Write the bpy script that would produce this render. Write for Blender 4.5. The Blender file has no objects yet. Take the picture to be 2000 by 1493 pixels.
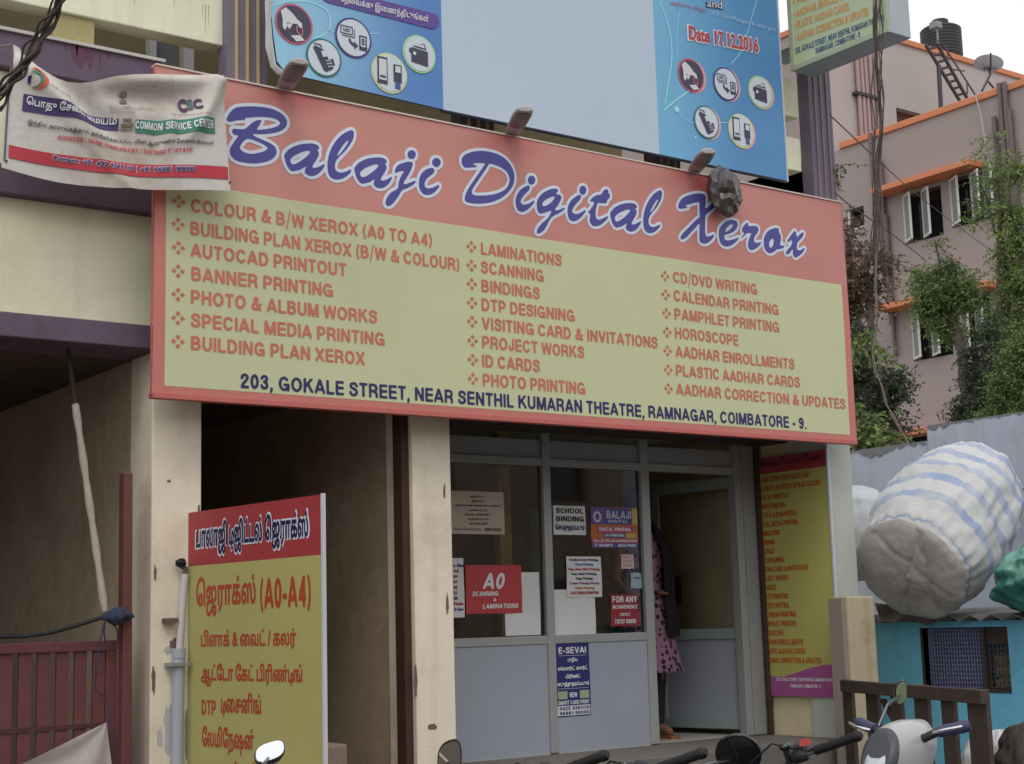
import bpy, math, random
import numpy as np
from mathutils import Vector, Matrix

scene = bpy.context.scene
COL = scene.collection
R_ = math.radians

# ------------------------------------------------------------------ camera
YAW, PITCH, ROLL, FPX = R_(36.338), R_(8.9118), R_(-1.6245), 2998.7
_f = Vector((math.sin(YAW)*math.cos(PITCH), math.cos(YAW)*math.cos(PITCH), math.sin(PITCH)))
_r0 = Vector((math.cos(YAW), -math.sin(YAW), 0)); _u0 = _r0.cross(_f)
_r = math.cos(ROLL)*_r0 + math.sin(ROLL)*_u0
_u = -math.sin(ROLL)*_r0 + math.cos(ROLL)*_u0
EYE = Vector((0, 0, 1.5))
cam = bpy.data.cameras.new('camera'); cam_o = bpy.data.objects.new('camera', cam); COL.objects.link(cam_o)
cam.sensor_width = 36; cam.lens = FPX*36/2000; cam.clip_end = 500; cam.clip_start = .05
M = Matrix((( _r.x, _u.x, -_f.x, EYE.x), (_r.y, _u.y, -_f.y, EYE.y), (_r.z, _u.z, -_f.z, EYE.z), (0, 0, 0, 1)))
cam_o.matrix_world = M
scene.camera = cam_o

# ------------------------------------------------------------------ world, sun, exposure
SUN_EL, SUN_AZ = R_(52), R_(215)          # azimuth of the sun, measured from +Y clockwise
w = bpy.data.worlds.new('World'); scene.world = w; w.use_nodes = True
nt = w.node_tree; bg = nt.nodes['Background']
sky = nt.nodes.new('ShaderNodeTexSky'); sky.sky_type = 'NISHITA'; sky.sun_disc = False
sky.sun_elevation = SUN_EL; sky.sun_rotation = SUN_AZ
sky.dust_density = 1.5; sky.air_density = 1.0; sky.ozone_density = 1.0
hs = nt.nodes.new('ShaderNodeHueSaturation'); hs.inputs['Saturation'].default_value = .22
cloud = nt.nodes.new('ShaderNodeMix'); cloud.data_type = 'RGBA'; cloud.inputs[0].default_value = .85   # overcast: an even white cloud layer over the sky
cloud.inputs[7].default_value = (7.6, 7.7, 7.9, 1)
nt.links.new(sky.outputs[0], hs.inputs['Color']); nt.links.new(hs.outputs[0], cloud.inputs[6]); nt.links.new(cloud.outputs[2], bg.inputs[0])
bg.inputs[1].default_value = .15
sl = bpy.data.lights.new('sun', 'SUN'); so = bpy.data.objects.new('sun', sl); COL.objects.link(so)
sl.energy = .7; sl.angle = R_(25); sl.color = (1, .96, .9)
sd = Vector((math.sin(SUN_AZ)*math.cos(SUN_EL), math.cos(SUN_AZ)*math.cos(SUN_EL), math.sin(SUN_EL)))
so.rotation_euler = sd.to_track_quat('Z', 'Y').to_euler(); so.location = (-4, -8, 14)
scene.view_settings.view_transform = 'Standard'; scene.view_settings.look = 'None'
scene.view_settings.exposure = 0.0; scene.view_settings.gamma = 1
scene.cycles.max_bounces = 8; scene.cycles.transparent_max_bounces = 12
scene.cycles.use_denoising = True

# ------------------------------------------------------------------ pixel rays of the photograph (2000 x 1493)
def ray(x, y): return (_f*FPX + _r*(x-1000) - _u*(y-746.5)).normalized()
def pY(x, y, Y): d = ray(x, y); return EYE + d*((Y-EYE.y)/d.y)
def pX(x, y, X): d = ray(x, y); return EYE + d*((X-EYE.x)/d.x)
def pZ(x, y, Z): d = ray(x, y); return EYE + d*((Z-EYE.z)/d.z)
def pD(x, y, D): return EYE + ray(x, y)*D

def lin(c): return tuple((v/12.92 if v <= .04045 else ((v+.055)/1.055)**2.4) for v in [q/255 for q in c])
def alb(r, g, b, k=.71):                    # albedo of a surface that shows as this sRGB colour in open shade
    return tuple(min(.9, v/k) for v in lin((r, g, b)))

# ------------------------------------------------------------------ materials
MATS = {}
def mat(name, col, rough=.75, var=.12, scale=3., bump=0., bscale=60., dirt=None, dscale=1.2, damt=.5, metal=0., spec=.4, streak=0., coat=0.):
    if name in MATS: return MATS[name]
    m = bpy.data.materials.new(name); m.use_nodes = True; MATS[name] = m
    n = m.node_tree; L = n.links; p = n.nodes['Principled BSDF']
    p.inputs['Roughness'].default_value = rough; p.inputs['Metallic'].default_value = metal
    p.inputs['Specular IOR Level'].default_value = spec; p.inputs['Coat Weight'].default_value = coat
    tc = n.nodes.new('ShaderNodeTexCoord')
    def noise(sc, det=6, rgh=.6, vec=None):
        t = n.nodes.new('ShaderNodeTexNoise'); t.inputs['Scale'].default_value = sc; t.inputs['Detail'].default_value = det
        t.inputs['Roughness'].default_value = rgh; L.new(vec or tc.outputs['Object'], t.inputs['Vector']); return t.outputs['Fac']
    def mix(fac, a, b, mode='MIX'):
        q = n.nodes.new('ShaderNodeMix'); q.data_type = 'RGBA'; q.blend_type = mode
        if isinstance(fac, float): q.inputs[0].default_value = fac
        else: L.new(fac, q.inputs[0])
        for v, i in ((a, 6), (b, 7)):
            if isinstance(v, tuple): q.inputs[i].default_value = (*v[:3], 1)
            else: L.new(v, q.inputs[i])
        return q.outputs[2]
    def ramp(v, a, b):
        q = n.nodes.new('ShaderNodeMapRange'); q.inputs[1].default_value = a; q.inputs[2].default_value = b; L.new(v, q.inputs[0]); return q.outputs[0]
    c = tuple(col)
    if var:
        lo = tuple(v*(1-var) for v in c); hi = tuple(min(1, v*(1+var)) for v in c)
        c = mix(ramp(noise(scale), .3, .7), lo, hi)
        c = mix(ramp(noise(scale*9, 4), .35, .65), c, tuple(v*(1-var*.8) for v in col)) if var > .05 else c
    if dirt:
        c = mix(mix_f(n, L, ramp(noise(dscale, 8, .65), .5, .72), damt), c, dirt)
    if streak:
        mp = n.nodes.new('ShaderNodeMapping'); mp.inputs['Scale'].default_value = (9, 9, .45); L.new(tc.outputs['Object'], mp.inputs[0])
        c = mix(mix_f(n, L, ramp(noise(1.6, 5, .6, mp.outputs[0]), .52, .75), streak), c, dirt or tuple(v*.4 for v in col))
    if isinstance(c, tuple): p.inputs['Base Color'].default_value = (*c, 1)
    else: L.new(c, p.inputs['Base Color'])
    if bump:
        b = n.nodes.new('ShaderNodeBump'); b.inputs['Strength'].default_value = bump; b.inputs['Distance'].default_value = .01
        L.new(noise(bscale, 5), b.inputs['Height']); L.new(b.outputs[0], p.inputs['Normal'])
    return m
def mix_f(n, L, v, a):
    q = n.nodes.new('ShaderNodeMath'); q.operation = 'MULTIPLY'; q.inputs[1].default_value = a; L.new(v, q.inputs[0]); return q.outputs[0]

def glass_mat(name, tint, refl=1.0, ior=1.5):
    m = bpy.data.materials.new(name); m.use_nodes = True; n = m.node_tree; L = n.links; n.nodes.clear()
    o = n.nodes.new('ShaderNodeOutputMaterial'); t = n.nodes.new('ShaderNodeBsdfTransparent'); t.inputs[0].default_value = (*tint, 1)
    g = n.nodes.new('ShaderNodeBsdfGlossy'); g.inputs['Roughness'].default_value = .03; g.inputs[0].default_value = (refl, refl, refl, 1)
    fr = n.nodes.new('ShaderNodeFresnel'); fr.inputs[0].default_value = ior
    mx = n.nodes.new('ShaderNodeMixShader'); L.new(fr.outputs[0], mx.inputs[0]); L.new(t.outputs[0], mx.inputs[1]); L.new(g.outputs[0], mx.inputs[2]); L.new(mx.outputs[0], o.inputs[0])
    return m

# ------------------------------------------------------------------ object helpers
def tag(o, label=None, cat=None, group=None, kind=None):
    if label: o['label'] = label
    if cat: o['category'] = cat
    if group: o['group'] = group
    if kind: o['kind'] = kind
    return o
def thing(name, loc, label, cat, group=None):
    o = bpy.data.objects.new(name, None); COL.objects.link(o); o.location = loc; o.empty_display_size = .1
    return tag(o, label, cat, group)
class G:
    """collects faces in world coordinates and links them as one mesh"""
    def __init__(s): s.v = []; s.f = []; s.sm = []
    def add(s, vs, fs, smooth=False):
        b = len(s.v); s.v += [tuple(v) for v in vs]; s.f += [tuple(b+i for i in f) for f in fs]; s.sm += [smooth]*len(fs); return s
    def quad(s, a, b, c, d): return s.add([a, b, c, d], [(0, 1, 2, 3)])
    def hexa(s, P):        # 8 points: bottom ring 0-3, top ring 4-7
        return s.add(P, [(3, 2, 1, 0), (4, 5, 6, 7), (0, 1, 5, 4), (1, 2, 6, 5), (2, 3, 7, 6), (3, 0, 4, 7)])
    def box(s, x0, y0, z0, x1, y1, z1):
        return s.hexa([(x0, y0, z0), (x1, y0, z0), (x1, y1, z0), (x0, y1, z0), (x0, y0, z1), (x1, y0, z1), (x1, y1, z1), (x0, y1, z1)])
    def slab(s, pts, n, t):  # a polygon (3D points) given a thickness t along n
        n = Vector(n)*t; a = [Vector(p) for p in pts]; b = [p+n for p in a]; k = len(a)
        return s.add(a+b, [tuple(range(k))[::-1], tuple(range(k, 2*k))]+[(i, (i+1) % k, k+(i+1) % k, k+i) for i in range(k)])
    def tube(s, path, r, seg=8, cap=True):
        path = [Vector(p) for p in path]; k = len(path); rr = r if isinstance(r, (list, tuple)) else [r]*k
        vs = []; prev = None
        for i, p in enumerate(path):
            t = (path[min(i+1, k-1)]-path[max(i-1, 0)]).normalized()
            if prev is None: a = t.orthogonal().normalized()
            else: a = (prev-t*prev.dot(t)); a = a.normalized() if a.length > 1e-6 else t.orthogonal().normalized()
            prev = a; b = t.cross(a)
            vs += [p+(a*math.cos(q)+b*math.sin(q))*rr[i] for q in [2*math.pi*j/seg for j in range(seg)]]
        fs = [(i*seg+j, i*seg+(j+1) % seg, (i+1)*seg+(j+1) % seg, (i+1)*seg+j) for i in range(k-1) for j in range(seg)]
        s.add(vs, fs, True)
        if cap: s.add(vs[:seg], [tuple(range(seg))[::-1]]); s.add(vs[-seg:], [tuple(range(seg))])
        return s
    def loft(s, rings, smooth=True, cap=True):
        k = len(rings[0]); vs = [p for r in rings for p in r]
        fs = [(i*k+j, i*k+(j+1) % k, (i+1)*k+(j+1) % k, (i+1)*k+j) for i in range(len(rings)-1) for j in range(k)]
        s.add(vs, fs, smooth)
        if cap: s.add(rings[0], [tuple(range(k))[::-1]]); s.add(rings[-1], [tuple(range(k))])
        return s
    def lathe(s, c, axis, prof, seg=20, ex=None, sx=1., sy=1.):   # prof: (distance along axis, radius)
        c = Vector(c); ax = Vector(axis).normalized(); a = Vector(ex).normalized() if ex else ax.orthogonal().normalized()
        a = (a-ax*a.dot(ax)).normalized(); b = ax.cross(a)
        return s.loft([[c+ax*h+(a*math.cos(q)*sx+b*math.sin(q)*sy)*r for q in [2*math.pi*j/seg for j in range(seg)]] for h, r in prof])
    def grid(s, P, smooth=True):
        nr, nc = len(P), len(P[0])
        return s.add([p for r in P for p in r], [(i*nc+j, i*nc+j+1, (i+1)*nc+j+1, (i+1)*nc+j) for i in range(nr-1) for j in range(nc-1)], smooth)
    def build(s, name, m, parent=None, bevel=0.):
        me = bpy.data.meshes.new(name); me.from_pydata(s.v, [], s.f); me.materials.append(m)
        me.polygons.foreach_set('use_smooth', s.sm); me.update()
        o = bpy.data.objects.new(name, me); COL.objects.link(o)
        if parent is not None:
            o.parent = parent
            o.matrix_parent_inverse = Matrix.Translation(-parent.location) if parent.type == 'EMPTY' else Matrix.Identity(4)
        if bevel:
            b = o.modifiers.new('bevel', 'BEVEL'); b.width = bevel; b.segments = 2; b.limit_method = 'ANGLE'
        return o

class Frame:
    """a flat board: origin, direction of reading U, up V; the normal faces the reader"""
    def __init__(s, O, U, V=(0, 0, 1)):
        s.O = Vector(O); s.U = Vector(U).normalized(); s.V = Vector(V).normalized(); s.N = s.U.cross(s.V)
    def uv(s, x, y):
        d = ray(x, y); t = (s.O-EYE).dot(s.N)/d.dot(s.N); q = EYE+d*t-s.O; return q.dot(s.U), q.dot(s.V)
    def p(s, a, b, n=0.): return s.O+s.U*a+s.V*b+s.N*n
    def rect(s, g, a0, b0, a1, b1, n): g.quad(s.p(a0, b0, n), s.p(a1, b0, n), s.p(a1, b1, n), s.p(a0, b1, n)); return g
    def block(s, g, a0, b0, a1, b1, n0, n1): g.hexa([s.p(a0, b0, n0), s.p(a1, b0, n0), s.p(a1, b0, n1), s.p(a0, b0, n1), s.p(a0, b1, n0), s.p(a1, b1, n0), s.p(a1, b1, n1), s.p(a0, b1, n1)]); return g
    def poly(s, g, pts, n): g.add([s.p(a, b, n) for a, b in pts], [tuple(range(len(pts)))]); return g
    def disc(s, g, a, b, ra, rb, n, seg=28): return s.poly(g, [(a+ra*math.cos(2*math.pi*i/seg), b+rb*math.sin(2*math.pi*i/seg)) for i in range(seg)], n)
    def ink(s, g, m, a0, b0, a1, b1, n, slant=0.):   # fit a lettering mesh into the rectangle
        V, F, (x0, y0, x1, y1) = m
        kx = (a1-a0)/max(1e-6, x1-x0); ky = (b1-b0)/max(1e-6, y1-y0)
        g.add([s.p(a0+(x-x0)*kx+slant*(y-y0)*ky, b0+(y-y0)*ky, n) for x, y in V], F); return g

# ------------------------------------------------------------------ lettering: outlines and strokes turned into clean flat meshes
def march(xs, ys, F, level=0.):
    V = []; FA = []
    I = F > level
    c = I[:-1, :-1].astype(int)+I[:-1, 1:]*2+I[1:, 1:]*4+I[1:, :-1]*8
    full = c == 15
    for j in range(c.shape[0]):
        row = np.flatnonzero(c[j])
        if not len(row): continue
        i = 0
        fr = full[j]
        runs = np.flatnonzero(np.diff(np.concatenate(([0], fr.astype(np.int8), [0]))))
        for a, b in [(q, min(q+10, e_)) for s_, e_ in zip(runs[::2], runs[1::2]) for q in range(s_, e_, 10)]:
            k = len(V); V += [(xs[a], ys[j]), (xs[b], ys[j]), (xs[b], ys[j+1]), (xs[a], ys[j+1])]; FA.append((k, k+1, k+2, k+3))
        for i in row:
            if fr[i]: continue
            P = [(xs[i], ys[j], F[j, i]), (xs[i+1], ys[j], F[j, i+1]), (xs[i+1], ys[j+1], F[j+1, i+1]), (xs[i], ys[j+1], F[j+1, i])]
            out = []
            for q in range(4):
                A = P[q]; B = P[(q+1) % 4]
                if A[2] > level: out.append((A[0], A[1]))
                if (A[2] > level) != (B[2] > level):
                    t = (level-A[2])/(B[2]-A[2]); out.append((A[0]+(B[0]-A[0])*t, A[1]+(B[1]-A[1])*t))
            if len(out) >= 3:
                k = len(V); V += out; FA.append(tuple(range(k, k+len(out))))
    if not V: return [(0, 0)], [], (0, 0, 1, 1)
    A = np.array(V); return V, FA, (A[:, 0].min(), A[:, 1].min(), A[:, 0].max(), A[:, 1].max())

def poly_field(loops, cell, margin):
    al = np.concatenate(loops); x0, y0 = al.min(0)-margin-2*cell; x1, y1 = al.max(0)+margin+2*cell
    xs = np.arange(x0, x1+cell, cell); ys = np.arange(y0, y1+cell, cell)
    W = np.zeros((len(ys), len(xs)), int); D = np.full(W.shape, 1e9)
    for lp in loops:
        lo = lp.min(0)-margin-2*cell; hi = lp.max(0)+margin+2*cell
        i0 = max(0, int((lo[0]-x0)/cell)); i1 = min(len(xs), int((hi[0]-x0)/cell)+2); j0 = max(0, int((lo[1]-y0)/cell)); j1 = min(len(ys), int((hi[1]-y0)/cell)+2)
        X, Y = np.meshgrid(xs[i0:i1], ys[j0:j1]); w_ = W[j0:j1, i0:i1]; d_ = D[j0:j1, i0:i1]
        for (ax, ay), (bx, by) in zip(lp, np.roll(lp, -1, 0)):
            ex, ey = bx-ax, by-ay; l2 = ex*ex+ey*ey
            if l2 < 1e-14: continue
            cr = ex*(Y-ay)-ey*(X-ax)
            w_ += ((ay <= Y) & (by > Y) & (cr > 0)).astype(int)-((ay > Y) & (by <= Y) & (cr < 0)).astype(int)
            t = np.clip(((X-ax)*ex+(Y-ay)*ey)/l2, 0, 1)
            np.minimum(d_, (X-ax-t*ex)**2+(Y-ay-t*ey)**2, out=d_)
    D = np.sqrt(D); return xs, ys, np.where(W != 0, np.maximum(D, cell*.02), -D)

def smooth_loop(pts, n=4):
    P = np.array(pts, float); out = []
    k = len(P)
    for i in range(k):
        a, b, c, d = P[i-1], P[i], P[(i+1) % k], P[(i+2) % k]
        for t in np.arange(n)/n:
            out.append(.5*((2*b)+(c-a)*t+(2*a-5*b+4*c-d)*t*t+(3*b-a-3*c+d)*t**3))
    return np.array(out)
def area(P): x, y = P[:, 0], P[:, 1]; return .5*np.sum(x*np.roll(y, -1)-y*np.roll(x, -1))

_vf = {}
TI = '\u0b9f\u0bbf'
def vtext(s, off=0., cell=.03):
    """lettering from Blender's built-in font (Latin and Tamil), bolder by off"""
    key = (s, off, cell)
    if key in _vf: return _vf[key]
    if TI in s:                       # this syllable has a joined form: draw it with a pen between the other letters
        _, _, (ux0, uy0, ux1, uy1) = vtext(TI[0], 0., cell); H_ = uy1-uy0; V = []; FA = []; x = 0.; th = .078*H_/.55+2*off
        for i, part in enumerate(s.split(TI)):
            if i:
                W_ = H_*.86; st_ = [[(0, 1), (0, 0), (.95, 0)], [(.95, 0), (1.04, .22), (1.0, .55), (.84, .74), (.66, .66), (.58, .42), (.57, 0), (.57, -.38)]]
                st_[1] = [tuple(q) for q in smooth_loop([st_[1][0]]+st_[1]+[st_[1][-1]], 4)[4:4*len(st_[1])+1]]
                xs = np.arange(-.2*H_-off, W_*1.1+.2*H_+off, cell*.8); ys = np.arange(-.6*H_-off, H_*1.15+off, cell*.8); X, Y = np.meshgrid(xs, ys); D = np.full(X.shape, 9.)
                for L in st_:
                    for (ax, ay), (bx, by) in zip(L, L[1:]):
                        ax, ay, bx, by = ax*W_, ay*H_*.93+.04*H_, bx*W_, by*H_*.93+.04*H_; ex, ey = bx-ax, by-ay; t = np.clip(((X-ax)*ex+(Y-ay)*ey)/max(1e-9, ex*ex+ey*ey), 0, 1); D = np.minimum(D, np.hypot(X-ax-t*ex, Y-ay-t*ey))
                v, f, bb = march(xs, ys, th/2-D); b = len(V); V += [(x+p+.09, q+uy0+off*0) for p, q in v]; FA += [tuple(b+k for k in q) for q in f]; x += W_*1.06+.2
            if part.strip():
                v, f, bb = vtext(part.strip(), off, cell); b = len(V); x += .25*(len(part)-len(part.lstrip())); V += [(x+p-bb[0]-off, q) for p, q in v]; FA += [tuple(b+k for k in q) for q in f]; x += bb[2]-bb[0]-2*off+.06+.25*(len(part)-len(part.rstrip()))
        A = np.array(V); r = (V, FA, (A[:, 0].min(), A[:, 1].min(), A[:, 0].max(), A[:, 1].max())); _vf[key] = r; return r
    c = bpy.data.curves.new('tmp', 'FONT'); c.body = s; o = bpy.data.objects.new('tmp', c); COL.objects.link(o)
    dg = bpy.context.evaluated_depsgraph_get(); cu = o.evaluated_get(dg).to_curve(dg)
    loops = []
    for sp in cu.splines:
        if sp.type == 'BEZIER':
            bp = sp.bezier_points; k = len(bp); L = []
            for i in range(k):
                a, b = bp[i], bp[(i+1) % k]; p0, p1, p2, p3 = [np.array(q[:2]) for q in (a.co, a.handle_right, b.handle_left, b.co)]
                for t in (0, .25, .5, .75): L.append((1-t)**3*p0+3*(1-t)**2*t*p1+3*(1-t)*t*t*p2+t**3*p3)
        else: L = [np.array(q.co[:2]) for q in sp.points]
        if len(L) > 2: loops.append(np.array(L))
    o.evaluated_get(dg).to_curve_clear()
    bpy.data.objects.remove(o); bpy.data.curves.remove(c)
    if not loops: r = ([(0, 0)], [], (0, 0, 1, 1))
    else:
        xs, ys, F = poly_field(loops, cell, max(0, off)+cell); r = march(xs, ys, F, -off)
    _vf[key] = r; return r

# bold grotesque capitals drawn with a pen
def arc(cx, cy, rx, ry, a0, a1, n=14): return [(cx+rx*math.cos(R_(a0+(a1-a0)*i/n)), cy+ry*math.sin(R_(a0+(a1-a0)*i/n))) for i in range(n+1)]
T_ = .19; h_ = T_/2
def _o(w): return arc(w/2, .5, w/2-h_, .5-h_, 0, 360, 28)
GL = {
 'I': (.2, [[(.1, -1), (.1, 2)]]), 'L': (.58, [[(.1, 2), (.1, .09), (2, .09)]]), 'T': (.62, [[(-1, .91), (2, .91)], [(.31, .9), (.31, -1)]]),
 'E': (.62, [[(2, .91), (.1, .91), (.1, .09), (2, .09)], [(.1, .51), (.56, .51)]]), 'F': (.58, [[(2, .91), (.1, .91), (.1, -1)], [(.1, .5), (.52, .5)]]),
 'H': (.7, [[(.1, -1), (.1, 2)], [(.6, -1), (.6, 2)], [(.1, .52), (.6, .52)]]), 'N': (.72, [[(.1, -1), (.1, 2)], [(.62, -1), (.62, 2)], [(.06, 1.06), (.66, -.06)]]),
 'M': (.84, [[(.09, -1), (.09, 2)], [(.75, -1), (.75, 2)], [(.1, 1.1), (.42, .02), (.74, 1.1)]]),
 'A': (.74, [[(.37-.52, -.55), (.37, .97), (.37+.52, -.55)], [(.2, .3), (.54, .3)]]), 'V': (.7, [[(-.13, 1.6), (.35, .04), (.83, 1.6)]]),
 'W': (.98, [[(-.08, 1.6), (.24, .04), (.49, .95), (.74, .04), (1.06, 1.6)]]), 'X': (.7, [[(-.2, 1.4), (.9, -.4)], [(.9, 1.4), (-.2, -.4)]]),
 'Y': (.68, [[(-.1, 1.4), (.34, .45), (.78, 1.4)], [(.34, .5), (.34, -1)]]), 'Z': (.62, [[(-1, .91), (.52, .91), (.1, .09), (2, .09)]]),
 'K': (.72, [[(.1, -1), (.1, 2)], [(.86, 1.3), (.12, .4)], [(.3, .62), (.9, -.35)]]),
 'O': (.78, [_o(.78)]), '0': (.58, [_o(.58)]), 'Q': (.78, [_o(.78), [(.48, .28), (.85, -.1)]]),
 'C': (.74, [arc(.38, .5, .285, .405, 42, 318, 22)]), 'G': (.78, [arc(.38, .5, .285, .405, 42, 320, 22), [(.42, .44), (.68, .44), (.68, -.04)]]),
 'D': (.72, [[(.1, -1), (.1, 2)], [(.1, .91), (.32, .91)]+arc(.32, .5, .3, .41, 90, -90)+[(.1, .09)]]),
 'P': (.66, [[(.1, -1), (.1, 2)], [(.1, .91), (.34, .91)]+arc(.34, .665, .225, .245, 90, -90)+[(.1, .42)]]),
 'R': (.7, [[(.1, -1), (.1, 2)], [(.1, .91), (.36, .91)]+arc(.36, .69, .225, .22, 90, -90)+[(.1, .47)], [(.36, .46), (.52, .4), (.585, .28), (.61, -.3)]]),
 'B': (.7, [[(.1, -1), (.1, 2)], [(.1, .91), (.35, .91)]+arc(.35, .72, .2, .19, 90, -90)+[(.1, .53)], [(.1, .52), (.36, .52)]+arc(.36, .305, .235, .215, 90, -90)+[(.1, .09)]]),
 'U': (.7, [[(.1, 2), (.1, .36)]+arc(.35, .36, .25, .27, 180, 360)+[(.6, 2)]]), 'J': (.54, [[(.44, 2), (.44, .3)]+arc(.27, .3, .17, .21, 0, -180)+[(.1, .36)]]),
 'S': (.66, [[(.57, .72), (.53, .83), (.43, .9), (.3, .91), (.17, .86), (.11, .76), (.14, .65), (.24, .57), (.42, .5), (.53, .42), (.57, .29), (.52, .16), (.4, .095), (.26, .095), (.14, .15), (.09, .28)]]),
 '1': (.42, [[(.3, -1), (.3, 2)], [(.3, .8), (.05, .68)]]), '2': (.58, [[(.1, .68), (.13, .82), (.24, .905), (.36, .9), (.46, .82), (.475, .69), (.4, .55), (.2, .33), (.1, .09), (2, .09)]]),
 '3': (.58, [[(.1, .74), (.16, .86), (.29, .91), (.42, .86), (.465, .73), (.4, .59), (.27, .53), (.42, .46), (.485, .3), (.43, .15), (.29, .09), (.15, .14), (.09, .27)]]),
 '4': (.6, [[(.44, -1), (.44, .95), (.1, .3), (2, .3)]]), '5': (.58, [[(.52, .91), (.16, .91), (.13, .52), (.29, .58), (.43, .52), (.485, .34), (.43, .16), (.29, .09), (.15, .14), (.09, .24)]]),
 '6': (.58, [[(.46, .78), (.38, .89), (.27, .9), (.16, .8), (.1, .55), (.11, .28), (.2, .12), (.3, .09), (.42, .15), (.48, .3), (.43, .46), (.3, .53), (.18, .46), (.11, .34)]]),
 '7': (.56, [[(-1, .91), (.45, .91), (.28, .5), (.2, -.3)]]), '8': (.58, [arc(.29, .72, .17, .185, 0, 360, 20), arc(.29, .3, .2, .21, 0, 360, 20)]),
 '9': (.58, [[(.12, .22), (.2, .11), (.31, .1), (.42, .2), (.48, .45), (.47, .72), (.38, .88), (.28, .91), (.16, .85), (.1, .7), (.15, .54), (.28, .47), (.4, .54), (.47, .66)]]),
 '&': (.76, [[(.7, .0), (.28, .62), (.24, .78), (.33, .91), (.45, .86), (.45, .72), (.2, .48), (.1, .28), (.16, .14), (.3, .09), (.45, .14), (.6, .3), (.66, .46)]]),
 '/': (.34, [[(.0, -.3), (.34, 1.3)]]), '-': (.34, [[(.02, .38), (.32, .38)]]), '.': (.2, [[(.1, .09), (.1, .1)]]), ',': (.2, [[(.1, .09), (.11, .07), (.05, -.1)]]), ':': (.2, [[(.1, .12), (.1, .13)], [(.1, .62), (.1, .63)]]),
 '(': (.3, [arc(.5, .45, .4, .72, 135, 225, 12)]), ')': (.3, [arc(-.2, .45, .4, .72, -45, 45, 12)]), '+': (.5, [[(.25, .2), (.25, .7)], [(.02, .45), (.48, .45)]]), '|': (.2, [[(.1, -.1), (.1, 1.1)]]), '!': (.2, [[(.1, .35), (.1, 2)], [(.1, .09), (.1, .1)]]),
}
_gl = {}
def glyph(ch, cell):
    if (ch, cell) in _gl: return _gl[ch, cell]
    wd, st = GL[ch]; thin = {'/': .1, '(': .15, ')': .15, '|': .1}.get(ch, T_)
    y0 = -.3 if ch in '(),/|Q' else 0; y1 = 1.2 if ch in '()|/' else 1
    xs = np.arange(-cell, wd+2*cell, cell); ys = np.arange(y0-cell, y1+2*cell, cell); X, Y = np.meshgrid(xs, ys); D = np.full(X.shape, 9.)
    for L in st:
        for (ax, ay), (bx, by) in zip(L, L[1:]):
            ex, ey = bx-ax, by-ay; t = np.clip(((X-ax)*ex+(Y-ay)*ey)/max(1e-9, ex*ex+ey*ey), 0, 1)
            D = np.minimum(D, np.hypot(X-ax-t*ex, Y-ay-t*ey))
    F = np.minimum.reduce([thin/2-D, X-0, wd-X, Y-y0, y1-Y])
    V, FA, _ = march(xs, ys, F); _gl[ch, cell] = (V, FA, wd); return _gl[ch, cell]
def caps(s, cell=.06, gap=.1, space=.3):
    V = []; FA = []; x = 0
    for ch in s:
        if ch == ' ': x += space; continue
        v, f, wd = glyph(ch, cell); b = len(V); V += [(x+a, y) for a, y in v]; FA += [tuple(b+i for i in q) for q in f]; x += wd+gap
    return V, FA, (0, 0, x-gap, 1)
# ------------------------------------------------------------------ palette
cream = mat('cream_paint', alb(210, 198, 178), .85, .05, 2.2, .25, 90, dirt=alb(140, 120, 98), dscale=2.3, damt=.38, streak=.18)
cream_up = mat('cream_paint_upper', alb(226, 212, 184), .85, .05, 2.0, .25, 90, dirt=alb(150, 134, 110), dscale=1.6, damt=.38, streak=.2)
inner = mat('stained_plaster', (.47, .365, .25), .9, .16, 1.3, .25, 60, dirt=(.17, .12, .08), dscale=.9, damt=.65, streak=.12)
purple = mat('purple_paint', alb(96, 80, 96), .8, .10, 2.5, .2, 80, dirt=alb(72, 56, 66), dscale=2.2, damt=.5, streak=.2)
colp = mat('column_mauve', alb(112, 102, 116), .85, .08, 2.5, .2, 80, dirt=alb(86, 74, 74), dscale=2, damt=.5, streak=.5)
ridge = mat('column_ridge_cream', alb(168, 148, 116), .85, .1, 4, .2, 80)
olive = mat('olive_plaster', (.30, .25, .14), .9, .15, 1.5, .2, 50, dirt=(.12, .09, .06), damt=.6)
dark = mat('dark_wood', (.035, .02, .016), .75, .2, 5)
brownwood = mat('brown_wood', (.075, .035, .022), .7, .2, 6, .2, 40)
white_metal = mat('white_metal', (.62, .63, .64), .5, .06, 3)
galv = mat('galvanised', (.40, .43, .46), .45, .15, 4, metal=.5, dirt=(.3, .3, .3))
black_rubber = mat('black_rubber', (.018, .018, .02), .6, .2, 8)
black_gloss = mat('black_gloss', (.012, .012, .014), .18, 0, spec=.6, coat=.6)
chrome = mat('chrome', (.75, .76, .78), .15, 0, metal=1.)
mirror_m = mat('mirror_glass', (.9, .92, .95), .03, 0, metal=1.)
paper = mat('white_paper', (.72, .72, .70), .8, .04, 6)
ink_black = mat('ink_black', (.03, .03, .035), .7, 0)
ink_blue = mat('ink_blue', (.03, .035, .16), .6, 0)
ink_red = mat('ink_red', (.42, .03, .025), .6, 0)
ink_white = mat('ink_white', (.78, .78, .78), .6, 0)

# ------------------------------------------------------------------ ground
def struct(name, g, m): return tag(g.build(name, m), kind='structure')
struct('ground', G().box(-90, -90, -.3, 110, 110, 0), mat('dust_ground', (.20, .17, .14), .95, .2, .8, .3, 20))
struct('road', G().box(-90, -6, .001, 110, 3.2, .006), mat('asphalt', (.06, .06, .06), .9, .2, 1.5, .4, 70))
struct('pavement', G().box(-20, 5.9, .001, 7.6, 6.5, .14), mat('pavement_slabs', (.24, .22, .2), .9, .2, 2, .3, 40))

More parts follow.
